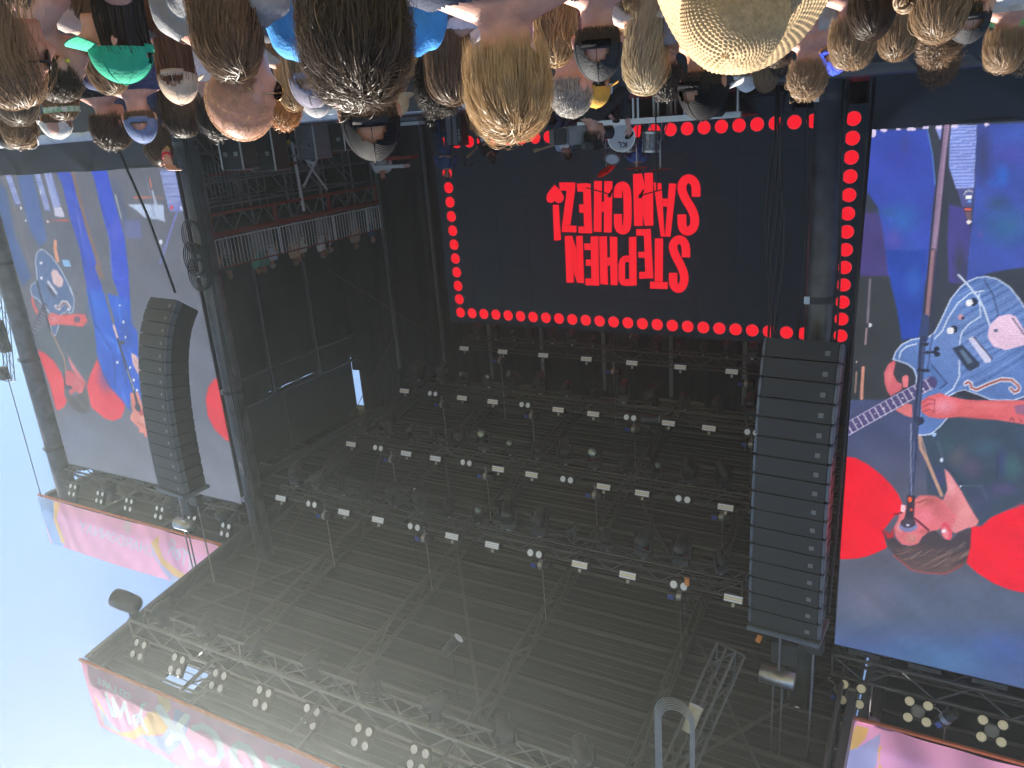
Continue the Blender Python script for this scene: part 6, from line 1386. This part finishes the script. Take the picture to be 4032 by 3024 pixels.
for i, (X, Y, y) in enumerate(((900, 640, 14.1), (960, 620, 14.6), (1010, 650, 14.8), (1080, 640, 15.2), (1130, 560, 15.6))):
    p = aty(X, Y, y); o = MB().bbox(tuple(p), (0.16, 0.06, 0.12), 0.01).go('control_box', [M_red, M_white, M_orange, M_grey, mat('yellow_plastic', (0.7, 0.5, 0.05))][i]); tag(o, ['small red', 'small white', 'small orange', 'small grey', 'small yellow'][i]+' control box fixed in the scaffold', 'box', 'boxes in the scaffold')
    p = np.array(p); MB().tube([tuple(p+np.array([0, 0.05, 0])), tuple(p+np.array([0, 0.05, -0.4]))], 0.01, 5).go('box_lead', M_cable, o)
    o.children[0].matrix_parent_inverse = Matrix.Identity(4)
cvp = MB().tube([tuple(aty(1150, 612, 17.0)), tuple(aty(1195, 618, 17.0)), tuple(aty(1225, 640, 17.0)), tuple(aty(1240, 645, 17.0))], [0.035, 0.04, 0.05, 0.06], 10).go('white_duct', M_white, None, True); tag(cvp, 'short curved white duct sticking out of the scaffold', 'duct')

# ------------------------------------------------------------------ guests on the balcony
GC = [((0.2, 0.55, 0.42), 'green'), ((0.86, 0.85, 0.86), 'white'), ((0.62, 0.68, 0.82), 'pale blue'), ((0.7, 0.52, 0.36), 'tan'), ((0.8, 0.78, 0.92), 'lilac'), ((0.86, 0.84, 0.74), 'cream'), ((0.9, 0.9, 0.92), 'bright white'), ((0.06, 0.06, 0.07), 'black'), ((0.75, 0.75, 0.84), 'silver-grey'), ((0.5, 0.35, 0.3), 'rust'), ((0.07, 0.12, 0.25), 'navy'), ((0.1, 0.12, 0.11), 'dark olive'), ((0.1, 0.3, 0.25), 'teal')]
GH = [(585,1135),(690,1190),(800,1135),(890,1125),(955,1092),(1030,1068),(1095,1056),(1160,1022),(1238,1016),(1345,950),(1525,942),(470,1205),(640,1150)]
rank = sorted(range(len(GH)), key=lambda q: GH[q][0])
for i, (gx, gy) in enumerate(GH):
    p = atx(700+gx*0.5124, 450+gy*0.5124, BX+0.45); s = (p[2]-BZ)/1.757; s = max(0.80, min(1.08, s+0.04))
    k = 'woman' if i % 2 else 'man'
    t = local_thing('person', 'guest in %s top on the balcony, %s from the left' % (GC[i][1], ORD[rank.index(i)]), 'person', 'guests on the balcony'); t.location = (BX+0.35+0.25*(i % 3), p[1], BZ); t.scale = (s, s, s); t.rotation_euler = (0, 0, RAD(75+rg.uniform(-25, 35)))
    b = inst('body', BODY[k]); b.parent = t; with_mat(b, SK['pink' if i % 3 else 'tan'])
    c = inst('shirt', SHIRT[k, 'tee', i % 3]); c.parent = t; with_mat(c, fabric('cloth_%02x%02x%02x' % tuple(int(255*q) for q in GC[i][0]), GC[i][0]))
    c = inst('trousers', SHIRT[k, 'pants', 0]); c.parent = t; with_mat(c, fabric('denim_pale', (0.35, 0.36, 0.4)))
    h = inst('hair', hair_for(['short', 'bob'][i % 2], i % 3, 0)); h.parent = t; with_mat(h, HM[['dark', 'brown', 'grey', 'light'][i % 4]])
    if i in (3, 9): add_cap(t, CAPC['beige'], CAPC['beige'])
    if i in (2, 8): add_cap(t, CAPC['white'], CAPC['white'])

# ================================================================== band on the stage
RZ = 1.97
rs = thing('drum_riser', 'aluminium framed drum riser on the stage', 'platform', (5.7, 16.9, DZ))
slab('platform', (5.6, 17.1, RZ-0.05), (3.3, 2.4, 0.09), M_deck, rs); slab('front_edge', (5.6, 15.87, RZ-0.05), (3.34, 0.03, 0.11), M_alu, rs); slab('side_edge', (7.27, 17.1, RZ-0.05), (0.03, 2.42, 0.11), M_alu, rs); slab('side_edge', (3.93, 17.1, RZ-0.05), (0.03, 2.42, 0.11), M_alu, rs)
for x in (3.98, 5.0, 5.95, 6.05, 7.2):
    for y in (15.9, 17.1, 18.25): bar('leg', (x, y, DZ), (x, y, RZ-0.1), 0.028, M_alu, rs)
M_shell = mat('marbled_drum_shell', (0.35, 0.38, 0.42), rough=0.25, var=0.0, var2=(0.06, 0.07, 0.09), scale=14, coat=0.5); M_headw = mat('drum_head', (0.75, 0.77, 0.82), rough=0.4, var=0.05)
dk = thing('drum_kit', 'marbled grey drum kit with white bass drum head on the riser', 'drum kit', (6.3, 16.9, RZ))
def drum(nm, c, r, dpt, R, head_front=True, mk_=None):
    Mx = Matrix.Translation(c) @ R.to_4x4()
    d_ = MB().lathe([(r, -dpt/2), (r, dpt/2)], 28, Mx).go(nm, M_shell, dk, True)
    for s in (-1, 1):
        h_ = MB().lathe([(r-0.02, s*(dpt/2+0.012)), (0.0, s*(dpt/2+0.014))], 28, Mx).go('drum_skin', M_headw, None); h_.parent = d_; h_.matrix_parent_inverse = Matrix.Identity(4)
        o = MB().lathe([(r-0.02, s*(dpt/2+0.016)), (r+0.014, s*(dpt/2+0.016)), (r+0.014, s*(dpt/2-0.03)), (r, s*(dpt/2-0.03))], 28, Mx).go('hoop', M_alu, None); o.parent = d_; o.matrix_parent_inverse = Matrix.Identity(4)
    for k in range(8):
        a = 2*math.pi*k/8; p0 = Mx @ Vector((math.cos(a)*(r+0.012), math.sin(a)*(r+0.012), -dpt/2)); p1 = Mx @ Vector((math.cos(a)*(r+0.012), math.sin(a)*(r+0.012), dpt/2))
        o = bar('lug_rod', p0, p1, 0.007, M_alu, None, 6); o.parent = d_
    return d_
# children of parts inherit the kit's base offset, so write them in its frame
for o in (dk,): PINV[o.name] = Matrix.Translation(-Vector(o.location))
kp = aty(2440, 540, 17.0)
RK = Euler((RAD(90), 0, RAD(-22))).to_matrix()
drum('bass_drum', (kp[0], 17.1, RZ+0.29), 0.285, 0.42, RK)
MB().lathe([(0.05, 0), (0.06, 0.006), (0.0, 0.008)], 14, Matrix.Translation(Vector((kp[0]+0.10, 17.1, RZ+0.40)) + RK @ Vector((0, 0, 0.226))) @ RK.to_4x4()).go('port_ring', M_amp, dk)
for (a, b) in (((-0.10, 0.20), (-0.10, 0.09)), ((-0.10, 0.15), (-0.03, 0.20)), ((-0.09, 0.15), (-0.02, 0.09)), ((0.02, 0.20), (0.02, 0.09)), ((0.02, 0.09), (0.08, 0.09))):
    q0 = Vector((kp[0], 17.1, RZ+0.29)) + RK @ Vector((a[0], a[1], 0.228)); q1 = Vector((kp[0], 17.1, RZ+0.29)) + RK @ Vector((b[0], b[1], 0.228)); bar('logo_stroke', q0, q1, 0.012, M_amp, dk, 6)
drum('rack_tom', tuple(aty(2412, 612, 17.2)), 0.165, 0.22, Euler((RAD(50), 0, RAD(-15))).to_matrix())
drum('floor_tom', (kp[0]-0.62, 17.3, RZ+0.42), 0.20, 0.40, Euler((0, RAD(3), 0)).to_matrix())
drum('snare_drum', (kp[0]+0.1, 17.75, RZ+0.55), 0.175, 0.15, Euler((0, 0, 0)).to_matrix())
M_brass = mat('cymbal_brass', (0.14, 0.12, 0.09), rough=0.55, metal=0.4, var=0.3, scale=20)
for (X, Y, y, r, tx) in ((2508, 662, 17.3, 0.26, 6), (2600, 668, 17.2, 0.25, 3), (2388, 672, 17.3, 0.24, 38)):
    p = Vector(aty(X, Y, y)); Mx = Matrix.Translation(p) @ Euler((RAD(8), RAD(-tx), 0)).to_matrix().to_4x4()
    MB().lathe([(r, 0), (r*0.4, 0.018), (0.05, 0.026), (0.0, 0.05)], 28, Mx).go('cymbal', M_brass if tx < 20 else mat('copper_cymbal', (0.35, 0.12, 0.05), rough=0.3, metal=0.9), dk, True)
    bar('cymbal_stand', (p.x, p.y, RZ+0.45), p, 0.013, M_alu, dk)
    for a in (0, 2.1, 4.2): bar('stand_foot', (p.x, p.y, RZ+0.5), (p.x+0.26*math.cos(a), p.y+0.26*math.sin(a), RZ+0.01), 0.011, M_alu, dk)
# microphone stands
def mic_stand(X, Yt, y, boom, lab, zb=DZ):
    p = Vector(aty(X, Yt, y)); t = thing('microphone_stand', lab, 'mic stand', (p.x, p.y, zb), 'microphone stands')
    bar('pole', (p.x, p.y, zb+0.02), p, 0.014, M_amp, t); e = p + Vector(boom); bar('boom', p - Vector(boom)*0.3, e, 0.011, M_amp, t)
    MB().lathe([(0, 0.06), (0.03, 0.05), (0.035, 0.02), (0.022, 0.0), (0.015, -0.14), (0, -0.145)], 14, Matrix.Translation(e) @ Euler((RAD(60), 0, 0)).to_matrix().to_4x4()).go('microphone', M_amp, t, True)
    MB().lathe([(0, 0.03), (0.15, 0.02), (0.15, 0)], 20, Matrix.Translation((p.x, p.y, zb))).go('base', M_amp, t)
mic_stand(2330, 745, 13.2, (-0.36, -0.05, 0.09), 'black microphone stand with boom right of centre'); mic_stand(2586, 752, 13.0, (0.26, -0.05, 0.06), 'black microphone stand with boom before the letters A and N')
mic_stand(1825, 640, 18.2, (-0.1, -0.1, 0.05), 'thin microphone stand beside the denim jacket'); mic_stand(1875, 640, 18.0, (0.1, -0.1, 0.05), 'thin microphone stand by the dark guitar')
# wedges, amplifier, keyboards
for i, (X, y) in enumerate(((3060, 14.5), (2790, 15.2), (2960, 16.5))):
    p = aty(X, 410, y); t = thing('stage_wedge', ['black monitor wedge near the cable bundle', 'black monitor wedge beside the riser', 'black speaker box further back beside the riser'][i], 'speaker', (p[0], y, DZ), 'stage monitors')
    MB().bbox((p[0], y, DZ+0.2), (0.6, 0.4, 0.38), 0.03, Euler((RAD(-28), 0, 0)).to_matrix()).go('cabinet', M_amp, t); MB().bbox((p[0], y-0.16, DZ+0.28), (0.5, 0.03, 0.3), 0.01, Euler((RAD(-28), 0, 0)).to_matrix()).go('grille', M_grille, t)
pa = aty(1788, 480, 19.4); t = thing('guitar_amplifier', 'grey guitar amplifier with upright white lettering near the denim jacket', 'amplifier', (pa[0], 19.4, DZ)); slab('cabinet', (pa[0], 19.5, DZ+0.42), (0.5, 0.35, 0.84), M_amp, t); slab('cloth_front', (pa[0]+0.05, 19.315, DZ+0.42), (0.34, 0.02, 0.78), M_grey, t)
for k, ch in enumerate('MESA'):
    for st_ in GL[ch]:
        for a, b in zip(st_[:-1], st_[1:]):
            f_ = lambda q: Vector((pa[0]-0.2+q[1]*0.05, 19.31, DZ+0.72-(k+q[0]*0.75)*0.085)); bar('lettering', f_(a), f_(b), 0.006, M_white, t, 5)
kb = thing('keyboard_rig', 'stacked pale keyboards on a stand near the denim jacket', 'keyboard', (13.4, 18.6, DZ))
for (X, Y, L, m) in ((1590, 488, 1.2, M_white), (1545, 655, 1.0, M_white), (1580, 620, 0.9, M_red), (1590, 470, 1.1, M_grey)):
    p = aty(X, Y, 18.6); slab('keyboard', tuple(p), (L, 0.3, 0.09), m, kb)
bar('stand_leg', (13.0, 18.7, DZ), (12.9, 18.7, 3.0), 0.025, M_amp, kb); bar('stand_leg', (12.2, 18.7, DZ), (12.3, 18.7, 3.0), 0.025, M_amp, kb)

# musicians ------------------------------------------------------------------------------------------
def musician(X, Ytop, y, lab, pose, shirt, pant, hc, style, facing, skin='pink', z0=DZ, sleeve=0.7, cat_group='people on the stage'):
    p = aty(X, Ytop, y); P = dict(DEFPOSE); P.update(pose); top = P['head'][2]+0.122
    s = (p[2]-z0)/top; me = body_mesh('body_musician', pose, 0.014)
    t = local_thing('person', lab, 'person', cat_group); t.location = (p[0], p[1], z0); t.scale = (s, s, s); t.rotation_euler = (0, 0, RAD(facing))
    b = inst('body', me); b.parent = t; with_mat(b, SK[skin])
    hz, pz = P['neck'][2], P['pelvis'][2]
    hd = np.array(P['head'])
    def sh(v): x, y_, z = v.T; w = np.array(P['wr']); far = np.min([np.linalg.norm(v-q, axis=1) for q in w], 0) > 0.10; return far & (z > pz-0.12) & (np.linalg.norm(v-hd+np.array([0, 0, 0.0]), axis=1) > 0.20)
    def pn(v): x, y_, z = v.T; w = np.array(P['wr']); far = np.min([np.linalg.norm(v-q, axis=1) for q in w], 0) > 0.17; return far & (z < pz+0.03) & (z > 0.10)
    c = inst('shirt', shell('shirt', me, sh, 0.014, 0.003, 1, None)); c.parent = t; with_mat(c, fabric('cloth_%02x%02x%02x' % tuple(int(255*q) for q in shirt), shirt))
    c = inst('trousers', shell('trousers', me, pn, 0.012, 0.003, 2, None)); c.parent = t; with_mat(c, fabric('cloth_%02x%02x%02x' % tuple(int(255*q) for q in pant), pant))
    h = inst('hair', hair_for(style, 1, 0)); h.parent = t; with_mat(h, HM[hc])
    h.matrix_basis = Matrix.Translation(Vector(hd)) @ Euler((P['pitch'], 0, P.get('turn', 0.0))).to_matrix().to_4x4() @ Matrix.Translation(-Vector((0, 0, 1.635)))
    return t
musician(1762, 705, 20.1, 'person in denim jacket and jeans with clasped hands facing the audience', {'el': [(-0.30, 0.05, 1.16), (0.30, 0.05, 1.16)], 'wr': [(-0.06, 0.20, 1.10), (0.06, 0.20, 1.12)]}, (0.05, 0.11, 0.28), (0.04, 0.07, 0.17), 'dark', 'short', 150)
def guitar(t, lab_m, c, R, L=1.0):
    g_ = bpy.data.objects.new('electric_guitar', None); COL.objects.link(g_); tag(g_, lab_m[1], 'guitar', 'guitars'); 
    Mx = Matrix.Translation(c) @ R.to_4x4()
    out = [(0.0, 0.17), (0.09, 0.16), (0.15, 0.09), (0.12, 0.0), (0.16, -0.10), (0.15, -0.20), (0.08, -0.26), (-0.04, -0.26), (-0.14, -0.21), (-0.17, -0.10), (-0.12, 0.0), (-0.14, 0.10), (-0.07, 0.13)]
    vs = [tuple(Mx @ Vector((x, 0.02*s, z))) for s in (-1, 1) for (x, z) in out]; n = len(out)
    mk('guitar_body', vs, [tuple(range(n))[::-1], tuple(range(n, 2*n))]+[(i, (i+1) % n, n+(i+1) % n, n+i) for i in range(n)], lab_m[0], g_)
    MB().box((0, 0, 0.45), (0.045, 0.03, 0.62), None).go('neck', mat('maple_neck', (0.4, 0.25, 0.13), rough=0.4), g_).matrix_basis = Mx
    MB().bbox((0.01, 0, 0.83), (0.085, 0.03, 0.17), 0.01).go('headstock', mat('maple_neck', (0.4, 0.25, 0.13)), g_).matrix_basis = Mx
    MB().bbox((0.03, -0.024, -0.02), (0.13, 0.008, 0.2), 0.003).go('pickguard', M_headw, g_).matrix_basis = Mx
    return g_
HUNCH = {'pelvis': (0, -0.16, 0.66), 'chest': (0, 0.0, 0.95), 'neck': (0, 0.13, 1.12), 'head': (0, 0.24, 1.24), 'pitch': -0.7, 'kn': [(-0.12, 0.16, 0.40), (0.12, 0.16, 0.40)], 'an': [(-0.13, -0.12, 0.09), (0.13, -0.12, 0.09)], 'el': [(-0.30, 0.10, 0.86), (0.30, 0.0, 0.84)], 'wr': [(-0.24, 0.36, 0.84), (0.10, 0.24, 0.70)]}
m1 = musician(1925, 642, 19.3, 'person in black hunched over a dark guitar beside the red dots', HUNCH, (0.03, 0.03, 0.035), (0.03, 0.03, 0.035), 'dark', 'bob', 120)
pg = aty(1905, 550, 19.0); guitar(m1, (mat('dark_guitar', (0.12, 0.13, 0.15), rough=0.2, coat=0.6), 'dark grey electric guitar held low beside the red dots'), (pg[0], 19.0, pg[2]), Euler((0, RAD(60), RAD(20))).to_matrix())
m2 = musician(2215, 628, 18.6, 'person in pale blue shirt hunched over a white guitar', HUNCH, (0.5, 0.55, 0.75), (0.06, 0.07, 0.12), 'dark', 'mop', 115)
pg = aty(2215, 560, 18.3); guitar(m2, (mat('white_guitar', (0.6, 0.62, 0.66), rough=0.2, coat=0.6), 'white electric guitar with maple neck held by the pale shirt'), (pg[0], 18.3, pg[2]), Euler((0, RAD(78), RAD(10))).to_matrix())
SIT = {'pelvis': (0, -0.1, 0.55), 'chest': (0, -0.05, 0.87), 'neck': (0, -0.02, 1.06), 'head': (0, 0.02, 1.235), 'kn': [(-0.2, 0.3, 0.5), (0.2, 0.3, 0.5)], 'an': [(-0.2, 0.3, 0.09), (0.2, 0.3, 0.09)], 'el': [(-0.3, 0.02, 0.82), (0.3, 0.02, 0.82)], 'wr': [(-0.25, 0.28, 0.86), (0.22, 0.30, 0.90)]}
musician(2510, 680, 18.0, 'drummer in blue shirt seated behind the marbled drum kit', SIT, (0.12, 0.2, 0.5), (0.03, 0.03, 0.04), 'dark', 'short', 165, z0=RZ)
musician(1512, 712, 19.2, 'keyboard player in white shirt leaning over pale keyboards', {'pelvis': (0, -0.1, 0.93), 'neck': (0, 0.1, 1.42), 'head': (0, 0.19, 1.56), 'pitch': -0.6, 'el': [(-0.28, 0.1, 1.12), (0.28, 0.1, 1.12)], 'wr': [(-0.2, 0.36, 1.08), (0.2, 0.36, 1.08)]}, (0.7, 0.7, 0.72), (0.04, 0.04, 0.05), 'dark', 'short', 150)
OP = {'el': [(-0.30, 0.1, 1.25), (0.28, 0.14, 1.2)], 'wr': [(-0.17, 0.27, 1.55), (0.2, 0.3, 1.42)]}
co = musician(2345, 592, 8.6, 'camera operator in black shouldering a video camera before the stage', OP, (0.02, 0.02, 0.024), (0.02, 0.02, 0.024), 'black', 'short', 30, z0=0.0, cat_group='people before the stage')
vc = thing('video_camera', 'grey broadcast video camera on the shoulder of the black-clad operator', 'video camera', tuple(aty(2270, 530, 8.5)))
pv_ = Vector(aty(2272, 532, 8.5)); RV = Euler((0, 0, RAD(30))).to_matrix()
MB().bbox(pv_, (0.14, 0.34, 0.2), 0.015, RV).go('camera_body', M_grey, vc); MB().bbox(pv_ + RV @ Vector((0, -0.26, 0)), (0.12, 0.16, 0.17), 0.012, RV).go('battery', M_amp, vc)
MB().lathe([(0.05, 0), (0.055, 0.16), (0.075, 0.2), (0.075, 0.3), (0, 0.3)], 16, Matrix.Translation(pv_ + RV @ Vector((0, 0.17, 0))) @ (RV @ Euler((RAD(-90), 0, 0)).to_matrix()).to_4x4()).go('camera_lens', M_amp, vc, True)
MB().bbox(pv_ + RV @ Vector((-0.1, 0.06, 0.12)), (0.12, 0.1, 0.08), 0.01, RV).go('viewfinder', M_amp, vc); MB().tube([pv_ + RV @ Vector((0, -0.1, 0.1)), pv_ + RV @ Vector((0, -0.08, 0.16)), pv_ + RV @ Vector((0, 0.1, 0.16)), pv_ + RV @ Vector((0, 0.12, 0.1))], 0.014, 8).go('handle', M_amp, vc)
MB().bbox(pv_ + RV @ Vector((0.075, -0.05, 0.03)), (0.012, 0.14, 0.05), 0.004, RV).go('green_strap', mat('green_tape', (0.1, 0.5, 0.12)), vc)
# raised hand with wristbands and phone, far left rows ------------------------------------------------
ph_ = Vector(atd(640, 560, 5.75)); top_ = Vector(atd(668, 655, 5.6))
hb_ = bmesh.new(); 
for (a, b, ra, rb_) in ((ph_, ph_.lerp(top_, 0.7), 0.036, 0.026),): limb(hb_, [a, b], [ra, rb_])
wv = ph_.lerp(top_, 0.7); f_ = (top_-ph_).normalized(); ax_ = Vector(RGT)
ico(hb_, wv+f_*0.05, (0.04, 0.02, 0.05), None, 2)
for k, o_ in enumerate((-0.03, -0.01, 0.01, 0.03)): limb(hb_, [wv+f_*0.085-ax_*o_, wv+f_*0.12-ax_*(o_+0.015), wv+f_*0.125-ax_*(o_+0.045)], [0.010, 0.009, 0.008])
limb(hb_, [wv+f_*0.03+ax_*0.03, wv+f_*0.07+ax_*0.055], [0.012, 0.010])
me_ = bpy.data.meshes.new('arm'); hb_.to_mesh(me_); hb_.free()
ot = bpy.data.objects.new('tmp', me_); COL.objects.link(ot); r_ = ot.modifiers.new('r', 'REMESH'); r_.mode = 'VOXEL'; r_.voxel_size = 0.006; s_ = ot.modifiers.new('s', 'SMOOTH'); s_.iterations = 3
dg = bpy.context.evaluated_depsgraph_get(); arm = bpy.data.meshes.new_from_object(ot.evaluated_get(dg)); bpy.data.objects.remove(ot); arm.materials.clear(); arm.materials.append(SK['pink']); arm.polygons.foreach_set('use_smooth', np.ones(len(arm.polygons), bool))
hand_root = local_thing('person', 'person beyond the periwinkle cap, raised forearm with wristbands', 'person', PG)
base_ = Vector(atd(640, 380, 5.8)); hand_root.location = (base_.x, base_.y, 0); PINV[hand_root.name] = Matrix.Translation(-Vector(hand_root.location))
b = inst('body', BODY['woman']); b.parent = hand_root; with_mat(b, SK['pink']); b.scale = (0.86,)*3; b.rotation_euler = (0, 0, -math.atan2(base_.x, base_.y))
c = inst('shirt', SHIRT['woman', 'tee', 1]); c.parent = hand_root; with_mat(c, fabric('cloth_navyd', (0.03, 0.04, 0.1))); c.scale = b.scale; c.rotation_euler = b.rotation_euler
inst('raised_arm', arm, hand_root)
for k, m_ in ((0.28, mat('yellow_plastic', (0.7, 0.5, 0.05))), (0.55, mat('red_band', (0.6, 0.02, 0.06)))):
    q_ = ph_.lerp(top_, k); MB().tube([q_, q_+f_*0.022], 0.037-0.008*k, 14).go('wristband', m_, hand_root, True)

# ------------------------------------------------------------------ far mast and guy wire against the sky
tw = truss('delay_mast', 'thin lattice mast with a dark speaker box at the sky edge', tuple(atd(-40, 640, 26)), tuple(atd(40, 1500, 26)), 0.2, 0.2, 0.35, 0.016, 'far masts')
tw['category'] = 'mast'
tw.rotation_euler = (0, 0, 0)
p = atd(8, 1325, 26); slab('speaker_box', tuple(p), (0.25, 0.25, 1.05), M_amp, tw); p = atd(12, 1470, 26); slab('lamp_box', tuple(p), (0.3, 0.25, 0.4), M_amp, tw)
tag(MB().tube([tuple(aty(20, 1450, 12.6)), tuple(aty(163, 1958, 12.55))], 0.015, 5).go('guy_wire', M_cable), 'thin wire running down from the far banner corner across the sky', 'wire')
# ------------------------------------------------------------------ haze volume added to imitate veiling lens glare
hz = MB().box((6.5, 12.5, 7.2), (47, 31, 16.4)); ho = hz.go('haze', None); ho['kind'] = 'stuff'; ho['label'] = 'thin added haze imitating lens glare over crowd and stage'
hm = bpy.data.materials.new('glare_haze'); hm.use_nodes = True; hm.node_tree.nodes.clear()
pvn = hm.node_tree.nodes.new('ShaderNodeVolumePrincipled'); pvn.inputs['Color'].default_value = (0.86, 0.96, 0.95, 1); pvn.inputs['Density'].default_value = 0.0031; pvn.inputs['Anisotropy'].default_value = 0.76
on_ = hm.node_tree.nodes.new('ShaderNodeOutputMaterial'); hm.node_tree.links.new(pvn.outputs[0], on_.inputs['Volume']); ho.data.materials.append(hm)
